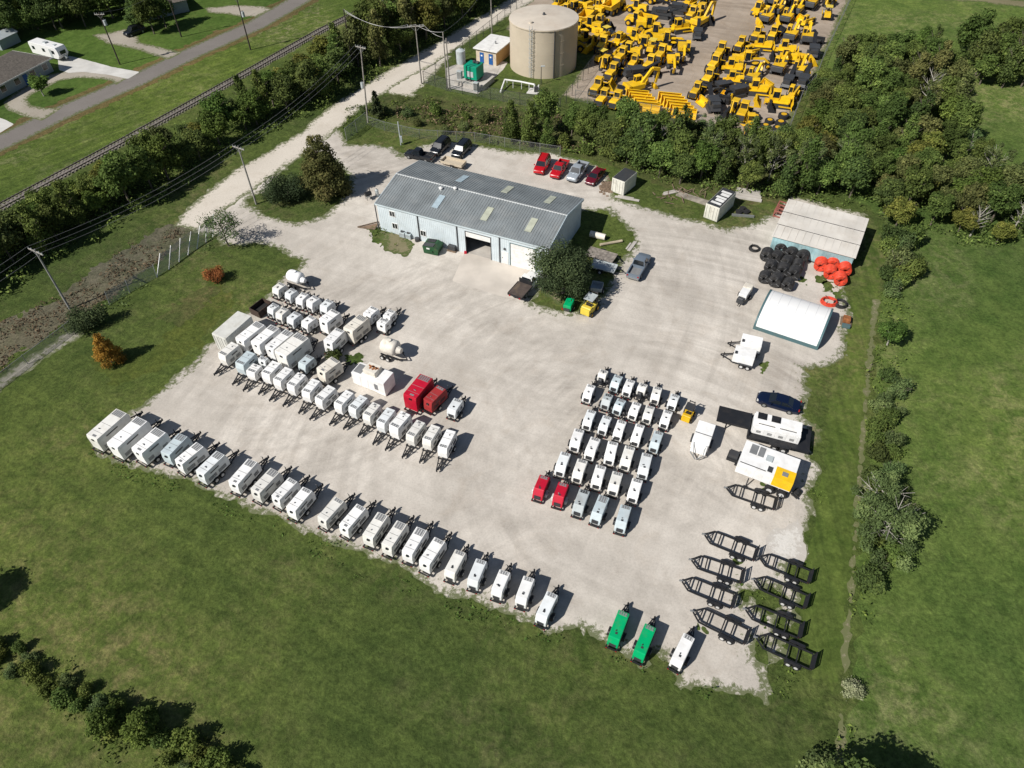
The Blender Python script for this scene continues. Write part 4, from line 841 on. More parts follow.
# green dumpster in front of the workshop
a=P(425,250.5,.8);b=P(441,243,.8); r=thing('dumpster','dumpster',mid(a,b),az(P(424,246,.8),P(443,250,.8)),None,'dark green front-load dumpster with open lid against the workshop wall')
mb=MB(); mb.prism([(-1.1,.15),(1.1,.15),(1.25,1.1),(.6,1.5),(-1.25,1.35)],-1.0,1.0); mb.build('bin_body',dgreen,r); MB().bar((-1.2,-.55,1.42),(.5,-.55,1.56),.9,.05).build('lid',dsteel,r); MB().bar((-1.0,.55,1.41),(.3,.55,1.52),.8,.04).build('lid',black,r)
MB().box(-.5,.4,-1.2,-1.0,.6,.85).build('fork_pocket',dgreen,r); MB().box(-.6,-.1,-1.03,-.99,.95,1.2).build('sticker',doorw,r)
# items along the workshop wall
def small_item(name,cat,label,px,py,build,rz=0): 
    r=thing(name,cat,P(px,py),rz,None,label); build(r); return r
def ac(r):
    MB().box(-.45,.45,-.4,.4,.08,.95).build('housing',bluewhite,r,bev=.03); MB().cyl((0,0,.94),(0,0,1.02),.36,n=16).build('fan_guard',dsteel,r)
    mb=MB(); [mb.box(-.47,.47,-.42,.42,.2+k*.12,.24+k*.12) for k in range(5)]; mb.build('coil_louvre',grille,r)
small_item('air_conditioner','air conditioner','pale outdoor air conditioning unit against the workshop wall, left of its twin',403.5,236.5,ac,wa)
small_item('air_conditioner','air conditioner','dark-fronted outdoor air conditioning unit against the workshop wall, right of its twin',409.5,238,ac,wa)
def ac2(r): MB().box(-.6,.6,-.5,.5,.25,.95).build('engine_block',dsteel,r,bev=.05); MB().box(-.7,.7,-.6,.6,0,.22).build('pallet',wood,r)
small_item('engine_on_pallet','engine','dark engine standing on a wooden pallet right of the green dumpster',453,250,ac2,wa)
def drum(r): MB().cyl((0,0,0),(0,0,.55),.38,n=14).cyl((0,0,.55),(0,0,.62),.42,.2,n=14).build('fire_pit_bowl',dsteel,r)
small_item('fire_pit','fire pit','round dark bowl on the ground beside the workshop downpipe',417.5,241,drum)
def smoker(r):
    MB().cyl((-.5,0,1.0),(.5,0,1.0),.38,n=14).build('barrel',black,r,smooth=True)
    for x in(-.4,.4):
        for y in(-.25,.25): MB().bar((x,y,0),(x,y,.85),.06,.06).build('leg',dsteel,r)
    MB().cyl((.4,0,1.3),(.4,0,1.9),.06).build('chimney',black,r)
    MB().box(-.55,.1,-.7,-.36,.75,.8).build('shelf',steel,r)
small_item('barrel_smoker','barbecue','dark upright barrel shape standing on gravel left of the workshop corner',369,199,smoker,.6)
def wtank(r): MB().cyl((0,0,0),(0,0,1.1),.3,n=12).cyl((0,0,1.1),(0,0,1.3),.3,.1,n=12).build('cylinder_body',greyp,r,smooth=True); MB().cyl((0,0,1.3),(0,0,1.4),.07).build('valve',dsteel,r)
small_item('gas_cylinder','gas cylinder','small grey cylinder near the left corner of the workshop',377.5,196,wtank)
def redcan(r): MB().box(-.2,.2,-.15,.15,0,.38).build('can_body',redp,r,bev=.04); MB().bar((-.12,0,.45),(.12,0,.45),.04,.04).build('handle',redp,r)
small_item('fuel_can','fuel can','little dark red can beside the open bay door',465.5,253.5,redcan)
r=thing('wood_crate','crate',P(369.5,226),wa+.2,None,'open brown wooden frame leaning at the left end of the workshop')
mb=MB(); mb.bar((-1.6,-.9,.2),(1.2,1.0,.3),.12,.15); mb.bar((-1.6,-.9,.2),(1.3,-.9,.2),.12,.15); mb.bar((1.25,-.9,.2),(1.2,1.0,.3),.12,.15); mb.build('frame',wood,r); MB().add([(-1.3,-.8,.12),(1.15,-.8,.12),(1.1,.85,.15)],[(0,1,2)]).build('panel',mat('brown_panel',(.22,.15,.1),.9),r)
def planks(r,n=4,L=3.5,m_=conc,sp=.5):
    for i in range(n):
        MB().box(-L/2+.1*i,L/2-.15*i,-n*sp/2+i*sp,-n*sp/2+i*sp+sp*.7,.02,.28).build('plank',m_,r)
# logs / pipes east of the workshop
def rod(name,cat,label,p0,p1,rr,m_,z=None):
    a=P(*p0);b=P(*p1); r=thing(name,cat,mid(a,b),az(a,b),None,label); L=dist(a,b); z=z or rr
    MB().cyl((-L/2,0,z),(L/2,0,z),rr,rr*.93,n=12).build('shaft',m_,r,smooth=True); MB().cyl((L/2-.02,0,z),(L/2+.03,0,z),rr*.6,n=12).build('end_face',dsteel if m_ is not wood else wood,r); return r
rod('concrete_pipe','pipe','thick pale concrete pipe lying on grass beside the workshop gable',(590,236.5),(605,240),.5,cream)
rod('log','log','thin pale pole lying on the grass nearest to the slate pickup',(600,246),(622,242),.22,mat('pale_wood',(.45,.38,.27),.9,var=.2))
small_trailer((588,249.5),(615,257.5),.9,2.3,'grey wooden-deck flat trailer on the grass behind the big round tree',mat('weathered_deck',(.26,.23,.20),.85,var=.25,scale=2),sides=.06)
small_trailer((592,262),(616,268),.9,1.9,'low white trailer in the shade right of the big round tree',greyp,sides=.15)
r=small_trailer((596,290),(598,283),.9,1.5,'small pale trailer in deep shade behind the yellow forklift',greyp,sides=.5)
# small green engine unit and forklift
a,b,c,L,t=span((566.5,307),(571.5,297),1.2); r=thing('engine_pump','pump','' and c or c,t,None,'small green engine unit under the tree beside the yellow forklift')
MB().box(-.9,.9,-.55,.55,.35,1.25).build('cover',greenp,r,bev=.12); MB().box(-1.0,-.88,-.4,.4,.4,.8).build('radiator',dsteel,r); MB().box(-.98,-.9,.5,.7,.4,.7).build('tail_light',taill,r)
for s_ in(-1,1): wheel(r,0,s_*.68,.3,.18,s_)
def forklift(px,py,t,label,m_,s_=1,roofm_=greyp):
    r=thing('forklift','forklift',P(px,py),t,None,label)
    MB().box(-1.15,.75,-.62,.62,.32,1.05,ix0=.12).box(-1.15,-.55,-.6,.6,1.05,1.25,ix0=.15).build('body',m_,r,bev=.05)
    MB().box(-1.3,-1.05,-.58,.58,.3,1.15).build('counterweight',m_,r,bev=.06)
    for x in(-.6,.6):
        for y in(-.5,.5): MB().bar((x,y,1.0),(x*.85,y,2.15),.07,.07).build('guard_post',dsteel,r)
    MB().box(-.7,.7,-.6,.6,2.13,2.2).build('canopy',roofm_,r)
    MB().box(-.45,0,-.28,.28,1.05,1.2).box(-.5,-.38,-.28,.28,1.2,1.6).build('seat',black,r)
    MB().cyl((.35,0,1.05),(.2,0,1.4),.03).cyl((.2,0,1.4),(.16,0,1.44),.2).build('steering_wheel',black,r)
    mb=MB(); [mb.box(.95,1.07,y-.06,y+.06,.1,2.3) for y in(-.35,.35)]; [mb.box(.95,1.05,-.29,.29,z,z+.1) for z in(.4,1.3,2.15)]; mb.build('mast',dsteel,r)
    mb=MB(); [mb.box(1.1,2.1,y-.06,y+.06,.1,.16) for y in(-.28,.28)]; mb.build('forks',dsteel,r)
    for x,q in((.6,.36),(-.85,.3)):
        for y in(-1,1): wheel(r,x,y*.66,q,.26,y,rimy)
    r.scale=(s_,)*3; return r
forklift(589.5,311,R(57),'yellow forklift with pale canopy parked under the big round tree',yelp,1.15)
forklift(687.5,417,R(60),'small yellow and black forklift beside the white box trailer',yel,.85,dsteel)
# pallet with brown goods
r=thing('pallet_load','pallet',P(845,322),1.2,None,'pallet with orange-brown boxes at the grass edge by the shelter')
planks(r,3,2.0,wood,.5); MB().box(-.6,.5,-.5,.4,.3,.8).build('load',rust,r,bev=.04); MB().box(-1.4,-.8,-.6,.4,.1,.45).build('teal_box',teal,r,bev=.03)
# ------------------------------------------------------------ shed, shelter
zn,zf=2.5,3.3
sc_=[P(791.3,200.5,zf),P(868.5,218.7,zf),P(853,258.5,zn),P(771.6,235.7,zn)]
c=(sum(p[0] for p in sc_)/4,sum(p[1] for p in sc_)/4); t=(az(sc_[0],sc_[1])+az(sc_[3],sc_[2]))/2; L=(dist(sc_[0],sc_[1])+dist(sc_[3],sc_[2]))/2; w=(dist(sc_[0],sc_[3])+dist(sc_[1],sc_[2]))/2
r=thing('storage_shed','shed',c,t,None,'shed with pale sheet roof and weathered pale blue front wall behind the pipe coils'); h=L/2;hw=w/2
def rz(y): return zn+(zf-zn)*(y+hw)/(2*hw)
mb=MB(); ys=[-hw-.1+i*(2*hw+.1)/3 for i in range(4)]
for i in range(3):
    y0,y1=ys[i]-(.15 if i else 0),ys[i+1]; mb.loft([[(x,y0,rz(y0)+.06+(.03 if i%2 else 0)),(x,y1,rz(y1)+.02),(x,y1,rz(y1)+.1),(x,y0,rz(y0)+.14+(.03 if i%2 else 0))] for x in(-h-.2,h+.2)])
rf=mb.build('roof',roofw,r)
mb=MB()
for y in ys[1:3]: mb.box(-h-.2,h+.2,y-.2,y-.14,rz(y)-.02,rz(y)+.15)
mb.build('lap_seam',dsteel,rf)
mb=MB(); k=-h
while k<h+.1: mb.bar((k,ys[0]+.1,rz(ys[0])+.16),(k,hw-.05,rz(hw)+.12),.05,.05); k+=1.0
mb.build('roof_ribs',roofw,rf)
MB().box(-h,h,-hw+.1,-hw+.18,.1,zn-.02).build('front_wall',tealpan,r)
mb=MB(); k=-h+.2
while k<h: mb.box(k-.03,k+.03,-hw+.07,-hw+.11,.12,zn-.04); k+=.5
mb.build('front_ribs',tealpan,r); MB().box(-h+.02,h-.02,-hw+.03,-hw+.09,0,.16).build('sill',darkpole,r)
MB().box(-h,h,hw-.08,hw-.02,.05,zf-.1).build('back_wall',wallb,r); [MB().box(sg*(h-.06) if sg>0 else -h,h if sg>0 else -h+.06,-hw+.2,hw-.1,.05,zn-.05).build('side_wall',tealpan,r) for sg in(-1,1)]
# arched shelter
cs=[P(768.5,296),P(830,316),P(818,350),P(753,329)]
c=(sum(p[0] for p in cs)/4,sum(p[1] for p in cs)/4); t=(az(cs[0],cs[1])+az(cs[3],cs[2]))/2; L=(dist(cs[0],cs[1])+dist(cs[3],cs[2]))/2; w=(dist(cs[0],cs[3])+dist(cs[1],cs[2]))/2
r=thing('arched_shelter','shelter',c,t,None,'white arched fabric shelter with teal trim on the gravel'); h=L/2;hw=w/2
N=18; arc=[(-hw*math.cos(math.pi*i/N),.55+1.95*math.sin(math.pi*i/N)**.9 if 0<i<N else .55) for i in range(N+1)]
arc2=[(y*.985,z-.06) for y,z in arc]
MB().loft([[(x,y,z) for y,z in arc]+[(x,y,z) for y,z in arc2[::-1]] for x in(-h+.25,h-.25)]).build('fabric_cover',fabric,r,smooth=True)
for s_ in(-1,1):
    x0,x1=s_*(h-.26),s_*h
    o1=[(y*1.01,z+.03) for y,z in arc]; MB().loft([[(x,y,z) for y,z in o1]+[(x,y,z) for y,z in [(q[0]*.94,q[1]-.12) for q in arc][::-1]] for x in(x0,x1)]).build('end_arch',teal,r)
    MB().box(-h,h,s_*hw-.07,s_*hw+.07,.0,.55).build('base_wall',teal,r)
mb=MB()
for k in range(5):
    x=-h+.8+k*(2*h-1.6)/4; mb.loft([[(x+dx,y*.97,z-.1) for y,z in arc]+[(x+dx,y*.95,z-.18) for y,z in arc[::-1]] for dx in(-.04,.04)])
mb.build('frame_arches',steel,r)
mb=MB()
for k in range(7):
    x=-h+.6+k*(2*h-1.2)/6; mb.loft([[(x+dx,y*1.002,z+.012) for y,z in arc]+[(x+dx,y*.99,z-.03) for y,z in arc[::-1]] for dx in(-.035,.035)])
mb.build('fabric_seams',mat('fabric_seam',(.66,.67,.67),.6),r)
# pipe coils
def make_coil(name,m_,cat,grp):
    r=thing(name,cat,(0,0,0),0,grp); ro,ri,hw=.9,.28,.72
    rings=[]
    prof=[]
    for k in range(5):   # outer windings as ridges
        x=-hw+.13+k*(2*hw-.26)/4
        for q in (-70,0,70): prof.append((x+.12*math.sin(R(q)),ro-.1+.1*math.cos(R(q))))
    prof=prof+[(hw,ro-.25),(hw-.02,ri+.1),(hw-.08,ri),(-hw+.08,ri),(-hw+.02,ri+.1),(-hw,ro-.25)]
    n=22; rg=[[(x,q*math.cos(2*math.pi*i/n),ro+q*math.sin(2*math.pi*i/n)) for x,q in prof] for i in range(n)]; rg.append(rg[0])
    MB().loft(rg,cap=False).build('coiled_pipe',m_,r,smooth=True)
    mb=MB()
    for q in range(4):
        a=q*math.pi/2+.4; cy,cz=math.cos(a),math.sin(a)
        mb.bar((-hw-.02,cy*(ri+.02),ro+cz*(ri+.02)),(-hw-.02,cy*(ro-.05),ro+cz*(ro-.05)),.06,.03); mb.bar((hw+.02,cy*(ri+.02),ro+cz*(ri+.02)),(hw+.02,cy*(ro-.05),ro+cz*(ro-.05)),.06,.03)
    mb.build('binding_straps',grille if m_ is blackpl else dsteel,r); return Template(r)
CB=make_coil('black_pipe_coil',blackpl,'pipe coil','black pipe coils stacked in front of the shed'); CO=make_coil('orange_pipe_coil',orange,'pipe coil','orange pipe coils standing in front of the shed')
cols=[[(765,276),(771,265.5),(776.5,256),(781.5,247)],[(776,279.5),(783,269.5),(787,261),(791.5,252.5)],[(788,283.5),(794,272.5),(798,264.5),(802.5,256)]]
cname=['left column','middle column','right column']; fr=['front coil','second coil from the front','third coil from the front','rearmost coil']
for i,cc in enumerate(cols):
    for j,q in enumerate(cc):
        zz=0.0
        q2=P(q[0],q[1],.95); CB.place(q2,R(62)+.16*rnd.uniform(-1,1),rnd.uniform(.9,1.05),'black pipe coils stacked in front of the shed','black pipe coil, %s in the %s'%(fr[j],cname[i]))
CB.place(P(767,254,.95),R(62),1.0,None,'black pipe coil at the left corner of the stack, touching the shed roof line')
for i,(q,lb) in enumerate((((821,263.6),'orange pipe coil nearest to the black stack, leftmost of the orange ones'),((833,262.5),'orange pipe coil standing behind the second one from the left'),((830.5,271.5),'orange pipe coil in front, second from the left'),((845,268.5),'orange pipe coil behind the rightmost front one'),((840.5,278),'rightmost front orange pipe coil at the shed corner'))):
    CO.place(P(q[0],q[1],.95),R(65)+.06*i,1.0,None,lb)
def flat_coil(px,py,m_,label,name,L=1.0,s_=1,el=1.0):
    r=thing(name,'pipe coil',P(px,py),R(-15),None,label)
    mb=MB()
    for k in range(6):
        rr=.95-.09*(k%3); z=.12+.17*(k//2)
        n=20; prof=[[(rr*math.cos(2*math.pi*i/n)*el+.07*math.cos(j*math.pi/3)*math.cos(2*math.pi*i/n),rr*math.sin(2*math.pi*i/n)+.07*math.cos(j*math.pi/3)*math.sin(2*math.pi*i/n),z+.09*math.sin(j*math.pi/3)) for j in range(6)] for i in range(n)]; prof.append(prof[0]); mb.loft(prof,cap=False)
    mb.build('coiled_pipe',m_,r,smooth=True); mb=MB(); [mb.bar((.5*c_,.5*s2,.6),(1.05*c_,1.05*s2,.6),.08,.04) for c_,s2 in((1,0),(-.5,.87),(-.5,-.87))]; mb.build('binding_straps',dsteel,r); r.scale=(s_,)*3; return r
flat_coil(754,249.5,blackpl,'black pipe coil lying flat alone left of the stack','black_pipe_coil',s_=.8)
flat_coil(828.5,303,orange,'loose orange pipe coil lying flat beside a black one behind the shelter','orange_pipe_coil',s_=.95,el=1.2)
flat_coil(840,305,blackpl,'black pipe coil lying flat touching the loose orange one','black_pipe_coil',s_=.9)
# junk near the containers
r=thing('concrete_slabs','slab',P(748,195),R(-20),None,'pile of pale concrete slabs at the trees behind the black-roofed container'); planks(r,4,4.5,conc,.8)
r=thing('timber_stack','timber',P(693,199),R(-35),None,'long stack of grey timber on the grass left of the black-roofed container'); planks(r,3,5.5,mat('grey_timber',(.28,.25,.21),.9,var=.25),.45)
r=thing('tyre_pile','tyres',P(743,214),R(-10),None,'dark tyres and steel beam lying right of the black-roofed container')
for x,y in((-.6,.3),(.5,.5),(0,1.2)): MB().cyl((x,y,.02),(x,y,.35),.55,n=16).cyl((x,y,.35),(x,y,.42),.3,n=16).build('tyre',rubber,r,smooth=True)
MB().box(-1.8,1.6,-.9,-.6,.02,.35).build('beam',steel,r)
r=thing('red_crate','crate',P(780,213),R(60),None,'faded red steel frame beside the left wall of the shed'); 
mb=MB(); [mb.box(-1.6,1.6,y-.08,y+.08,z,z+.15) for y in(-.7,.7) for z in(.1,1.0)]; [mb.box(x-.08,x+.08,-.62,.62,z,z+.14) for x in(-1.5,-.5,.5,1.5) for z in(.1,1.0)]; [mb.box(x-.06,x+.06,y-.06,y+.06,.26,.99) for x in(-1.5,1.5) for y in(-.7,.7)]; mb.build('frame',mat('dusty_red',(.30,.10,.08),.8,dirt=.5),r)
r=thing('gravel_heap','rubble','' or P(654,186),0,None,'small heap of brown rubble beside the white container under the trees'); r.location=(*P(608,188),0)
rr_=random.Random(3); mb=MB()
for i in range(60):
    x,y=rr_.gauss(0,.7),rr_.gauss(0,1.1); z=max(.05,.7-.35*(x*x+y*y)**.5); s_=rr_.uniform(.15,.4); mb.box(x-s_,x+s_,y-s_,y+s_,0,z,s_*.5,s_*.5,s_*.4)
mb.build('rubble',wood,r)
r=thing('scrap_pile','scrap',P(679,196),.2,None,'low pile of grey branches and scrap on the grass between the two containers'); mb=MB()
for i in range(40):
    x,y=rr_.gauss(0,2.2),rr_.gauss(0,1.0); a_=rr_.uniform(0,3.1); l=rr_.uniform(.5,1.6); mb.bar((x,y,.1),(x+l*math.cos(a_),y+l*math.sin(a_),rr_.uniform(.05,.6)),.1,.08)
mb.build('branches',wood,r)
for i,(x,y,w_) in enumerate(((627,199,2.0),(672,193,1.6),(632,246.5,1.3))):
    r=thing('pale_board','board',P(x,y),R(-20+40*i),None,('pale board lying on the grass by the white container under trees','pale board on the grass between the two containers','pale flat stone lying at the gravel edge behind the slate pickup')[i]); MB().box(-w_,w_,-.25,.25,.03,.14).build('board',conc,r); MB().box(-w_*.8,w_*.5,.35,.6,.03,.12).build('board',conc,r)
# ------------------------------------------------------------ water tank compound
bt=P(544.5,79); th_=0
RT=dist(P(512,62),P(577.5,63))/2; tc=(bt[0],bt[1]+RT)
def top_h():
    best=None
    for k in range(40,160):
        h_=k/10; q=P(544.5,31,h_); e=abs(q[1]-(tc[1]-RT));
        if best is None or e<best[0]: best=(e,h_)
    return best[1]
HT=top_h(); print('TANK',RT,tc,HT)
r=thing('water_tank','tank',tc,0,None,'large cylindrical tan storage tank with a ladder beside the equipment yard')
n=64; MB().loft([[(RT*math.cos(2*math.pi*i/n),RT*math.sin(2*math.pi*i/n),z) for i in range(n)] for z in(0,HT)],cap=False).build('shell',tanp,r,smooth=True)
MB().loft([[((RT+.06)*k*math.cos(2*math.pi*i/n),(RT+.06)*k*math.sin(2*math.pi*i/n),z) for i in range(n)] for k,z in((1,HT-.02),(1,HT+.08),(.97,HT+.12),(.03,HT+.55))]).build('roof',tanroof,r,smooth=True)
MB().cyl((0,0,HT+.5),(0,0,HT+.95),.35,.2).build('roof_vent',dsteel,r)
for z_ in (HT*.25,HT*.5,HT*.75):
    MB().loft([[((RT+e_)*math.cos(2*math.pi*i/n),(RT+e_)*math.sin(2*math.pi*i/n),z_+q_) for i in range(n)] for e_,q_ in((-.02,-.04),(.02,-.03),(.02,.03),(-.02,.04))],cap=False).build('weld_seam',tanp,r,smooth=True)
MB().cyl((-RT*.4,-RT*.5,HT+.2),(-RT*.4,-RT*.5,HT+.6),.4).build('roof_hatch',tanroof,r)
mb=MB(); aL=R(-113)
lx,ly=math.cos(aL),math.sin(aL); tx,ty=-ly,lx
for s_ in(-.3,.3): mb.bar(((RT+.35)*lx+tx*s_,(RT+.35)*ly+ty*s_,.3),((RT+.35)*lx+tx*s_,(RT+.35)*ly+ty*s_,HT+.9),.07,.07)
k=.5
while k<HT: mb.bar(((RT+.35)*lx-tx*.3,(RT+.35)*ly-ty*.3,k),((RT+.35)*lx+tx*.3,(RT+.35)*ly+ty*.3,k),.04,.04); k+=.35
k=2.5
while k<HT+.8:
    pts=[((RT+.35)*lx+tx*.38*math.cos(q)+lx*.5*math.sin(q),(RT+.35)*ly+ty*.38*math.cos(q)+ly*.5*math.sin(q),k) for q in [math.pi*i/6 for i in range(7)]]
    for a,b in zip(pts[:-1],pts[1:]): mb.bar(a,b,.05,.05)
    k+=.9
mb.build('ladder_cage',greyp,r)
aP=R(-75); MB().cyl(((RT+.18)*math.cos(aP),(RT+.18)*math.sin(aP),.1),((RT+.18)*math.cos(aP),(RT+.18)*math.sin(aP),HT-.1),.12).build('overflow_pipe',dsteel,r)
mb=MB(); q=[((RT+.12)*math.cos(R(a)),(RT+.12)*math.sin(R(a)),HT-.1) for a in range(0,361,12)]
for a,b in zip(q[:-1],q[1:]): mb.bar(a,b,.08,.14)
mb.build('rim_angle',tanp,r)
# pump house
zr=3.0; cs=[P(490.6,35,zr),P(512,38,zr),P(498.4,52.8,zr),P(474,48,zr)]
c=(sum(p[0] for p in cs)/4,sum(p[1] for p in cs)/4); t=az(cs[3],cs[2]); L=(dist(cs[3],cs[2])+dist(cs[0],cs[1]))/2; w=(dist(cs[3],cs[0])+dist(cs[2],cs[1]))/2
r=thing('pump_house','building',c,t,None,'small flat-roofed pump house with two blue doors beside the tan tank'); h=L/2;hw=w/2
MB().box(-h+.3,h-.3,-hw+.3,hw-.3,0,zr-.1).build('wall',mat('cream_wall',(.55,.47,.36),.7,dirt=.2),r)
MB().box(h-.32,h-.27,-hw+.32,hw-.32,.05,zr-.12).build('orange_side_wall',orwall,r)
rf=MB().box(-h-.15,h+.15,-hw-.15,hw+.15,zr-.1,zr+.12).build('roof',doorw,r,bev=.03); MB().cyl((.6,-.3,zr+.1),(.6,-.3,zr+.6),.18).build('roof_vent',steel,rf)
for x in(-h*.38,h*.42):
    d_=MB().box(x-.48,x+.48,-hw+.24,-hw+.29,.1,2.25).build('door',blued,r); MB().box(x-.18,x+.18,-hw+.2,-hw+.23,1.5,1.8).build('sign_plate',doorw,d_); MB().box(x+.33,x+.4,-hw+.19,-hw+.23,1.0,1.15).build('handle',steel,d_)
# green genset on concrete
a=P(466,76,1.0);b=P(481,69,1.0); gc=P(473.5,79,0); t=az(P(458,88),P(478,92.5)); r=thing('concrete_plinth','plinth',P(475,83),t,None,'grey concrete plinth carrying the green pump engine beside the power poles')
MB().box(-3.2,3.2,-2.4,2.4,0,.45).build('slab',conc,r); MB().box(2.6,3.2,-2.4,2.6,.45,1.0).box(-3.2,3.2,-2.4,-2.0,.45,.6).build('kerb',conc,r)
r=thing('pump_engine','generator',(*P(474,81),.45),t,None,'emerald green engine enclosure standing on the concrete plinth')
MB().box(-1.5,1.5,-1.4,1.6,.4,3.0).build('enclosure',mat('emerald_paint',(0,.27,.16),.4,dirt=.2),r,bev=.12); MB().box(-1.3,1.3,-1.2,1.4,0,.4).build('base_frame',dsteel,r); MB().box(-.7,.7,-1.45,-1.38,.9,2.0).build('radiator_opening',greyp,r); MB().cyl((-.3,.6,3.2),(1.0,.6,3.2),.28).build('silencer',dsteel,r); MB().cyl((0,1.0,2.95),(0,1.0,3.7),.08).build('exhaust',dsteel,r)
def cabinet(r): MB().box(-.5,.5,-.35,.35,.1,1.9).build('cabinet_body',greyp,r,bev=.03); MB().box(-.42,.42,-.38,-.34,.3,1.75).build('door',steel,r)
small_item('electrical_cabinet','cabinet','grey electrical cabinet left of the emerald engine enclosure',460,80,cabinet,t); small_item('electrical_cabinet','cabinet','grey electrical cabinet at the front corner of the concrete plinth',476.5,91.5,cabinet,t)
def vt(r): MB().cyl((0,0,0),(0,0,2.6),.95,n=18).cyl((0,0,2.6),(0,0,3.0),.95,.4,n=18).build('tank_shell',greyp,r,smooth=True); MB().cyl((0,0,3.0),(0,0,3.3),.12).build('vent',steel,r); MB().bar((.97,0,0),(.97,0,3),.3,.06).build('sight_gauge',doorw,r)
small_item('pressure_tank','tank','small pale vertical tank between the gravel lane and the pump house',461,63,vt)
# white pipe
r=thing('white_pipe','pipe',P(518,88),0,None,'white above-ground pipe with legs in front of the tan tank')
O=P(518,88); pts=[(P(500.5,93.5),.3),(P(505,86),1.3),(P(520,88),1.3),(P(534.5,91),1.3),(P(534.5,91.2),.2)]
mb=MB(); q=[(p[0]-O[0],p[1]-O[1],z) for p,z in pts]
for a,b in zip(q[:-1],q[1:]): mb.cyl(a,b,.17,n=8)
mb.build('main_pipe',doorw,r)
for px,py in((507,86.5),(513,88),(521.5,89),(529,90.5)):
    p=P(px,py); MB().bar((p[0]-O[0],p[1]-O[1],0),(p[0]-O[0],p[1]-O[1],1.2),.12,.12).build('pipe_support',doorw,r)
def valve(r): MB().box(-.4,.4,-.4,.4,.05,1.0).build('valve_box',dsteel,r,bev=.05); MB().cyl((.5,0,0),(.5,0,1.3),.15).build('riser',doorw,r)
small_item('valve_station','valve','dark valve box on the small slab at the end of the white pipe',536,91.5,valve)
def lampp(H): 
    def f(r): MB().cyl((0,0,0),(0,0,H),.09,.06).build('pole',dsteel,r); MB().box(-.1,.7,-.15,.15,H,H+.15).build('lamp_head',greyp,r)
    return f
small_item('lamp_post','lamp post','short dark lamp post standing in front of the tan tank',541,84.5,lampp(3.6)); 
small_item('service_post','post','white service post with meter box on the grass behind the workshop',401,145,lambda r:(MB().cyl((0,0,0),(0,0,4.4),.1).build('pole',greyp,r),MB().box(-.05,.35,-.3,.3,.6,1.7).build('meter_box',greyp,r)))
# ------------------------------------------------------------ chain-link fences
def meshmat(name,col,scale,thr):
    m,n,L,b=nodes(name); b.inputs['Base Color'].default_value=(*col,1); b.inputs['Roughness'].default_value=.5; b.inputs['Metallic'].default_value=.3
    g_=n.new('ShaderNodeNewGeometry'); 
    w=[]
    for rot in(R(45),R(-45)):
        mp=n.new('ShaderNodeMapping'); tc=n.new('ShaderNodeTexCoord'); mp.inputs['Rotation'].default_value=(0,rot,0); L.new(tc.outputs['Object'],mp.inputs['Vector'])
        wv=n.new('ShaderNodeTexWave'); wv.inputs['Scale'].default_value=scale; L.new(mp.outputs['Vector'],wv.inputs['Vector']); w.append(wv.outputs['Fac'])
    mx=n.new('ShaderNodeMath'); mx.operation='MAXIMUM'; L.new(w[0],mx.inputs[0]); L.new(w[1],mx.inputs[1])
    gt=n.new('ShaderNodeMath'); gt.operation='GREATER_THAN'; L.new(mx.outputs[0],gt.inputs[0]); gt.inputs[1].default_value=thr
    L.new(gt.outputs[0],b.inputs['Alpha']); return m
M_link=meshmat('chain_link',(.22,.23,.23),3.2,.985); M_link2=meshmat('weathered_chain_link',(.34,.36,.35),3.2,.86)
def fence(px,label,h=2.1,post=steel,mesh=M_link,sp=3.2,lean=0,toprail=True,world=None,along=0):
    pts=world or PP(px); O=pts[0]; r=thing('chain_link_fence','fence',O,0,None,label)
    mbm=MB(); first=True; segs=0
    mr=MB()
    for a,b in zip(pts[:-1],pts[1:]):
        n_=max(1,round(dist(a,b)/sp)); 
        a2=(a[0]-O[0],a[1]-O[1]);b2=(b[0]-O[0],b[1]-O[1]); t=az(a,b); L=dist(a,b)
        o=MB().add([(0,0,.05),(L,0,.05),(L+along,lean,h),(along,lean,h)],[(0,1,2,3)]).build('mesh_panel',mesh,r); o.location=(a2[0],a2[1],0); o.rotation_euler=(0,0,t)
        if toprail: mr.bar((a2[0],a2[1],h),(b2[0],b2[1],h),.05,.05)
        for i in range(n_+(b==pts[-1])):
            f=i/n_; x=a2[0]+(b2[0]-a2[0])*f; y=a2[1]+(b2[1]-a2[1])*f
            MB().cyl((x,y,0),(x-math.sin(t)*lean+math.cos(t)*along,y+math.cos(t)*lean+math.sin(t)*along,h+.12),.055 if post is not doorw else .07,n=6).build('post',post,r)
    if toprail: mr.build('top_rail',post,r)
    return r
fence([(157,277.5),(169,269.5),(179,262),(188,255),(197,249),(206,243),(213,237)],'chain-link fence with leaning white posts above the grass slope',2.3,doorw,M_link2,4.2,.9,False,along=2.4)
fence([(110,305),(130,293),(157,277.5)],'bare weathered fence mesh between the green bush and the white posts',1.8,steel,M_link2,4.2,.5,False,along=.4)
fence([(-20,401),(28,364),(68,334),(75,328)],'low grey wire fence running to the left edge beside the dry scrub',1.5,steel,M_link2,5)
fence([(347,141),(367,125)],'short grey chain-link panel beside the gravel lane junction',2.4,steel,M_link2,3)
fence([(367,125),(385,131),(420,139),(475,142),(520,150),(560,156)],'chain-link fence behind the parked cars along the ditch',1.8)
fence([(424,83),(436,75),(446,68),(456,60),(470,48),(490,32),(505,20),(522,4)],'tall dark-post fence between the gravel lane and the pump compound',2.4,dsteel)
fence([(424,83),(447,91),(478,97),(503,102),(537,108),(560,111)],'tall dark-post fence on the ditch side of the tank compound',2.4,dsteel)
fence([(560,111),(572,96),(588,74),(603,56)],'dark-post fence between the tan tank and the equipment yard',2.4,dsteel)
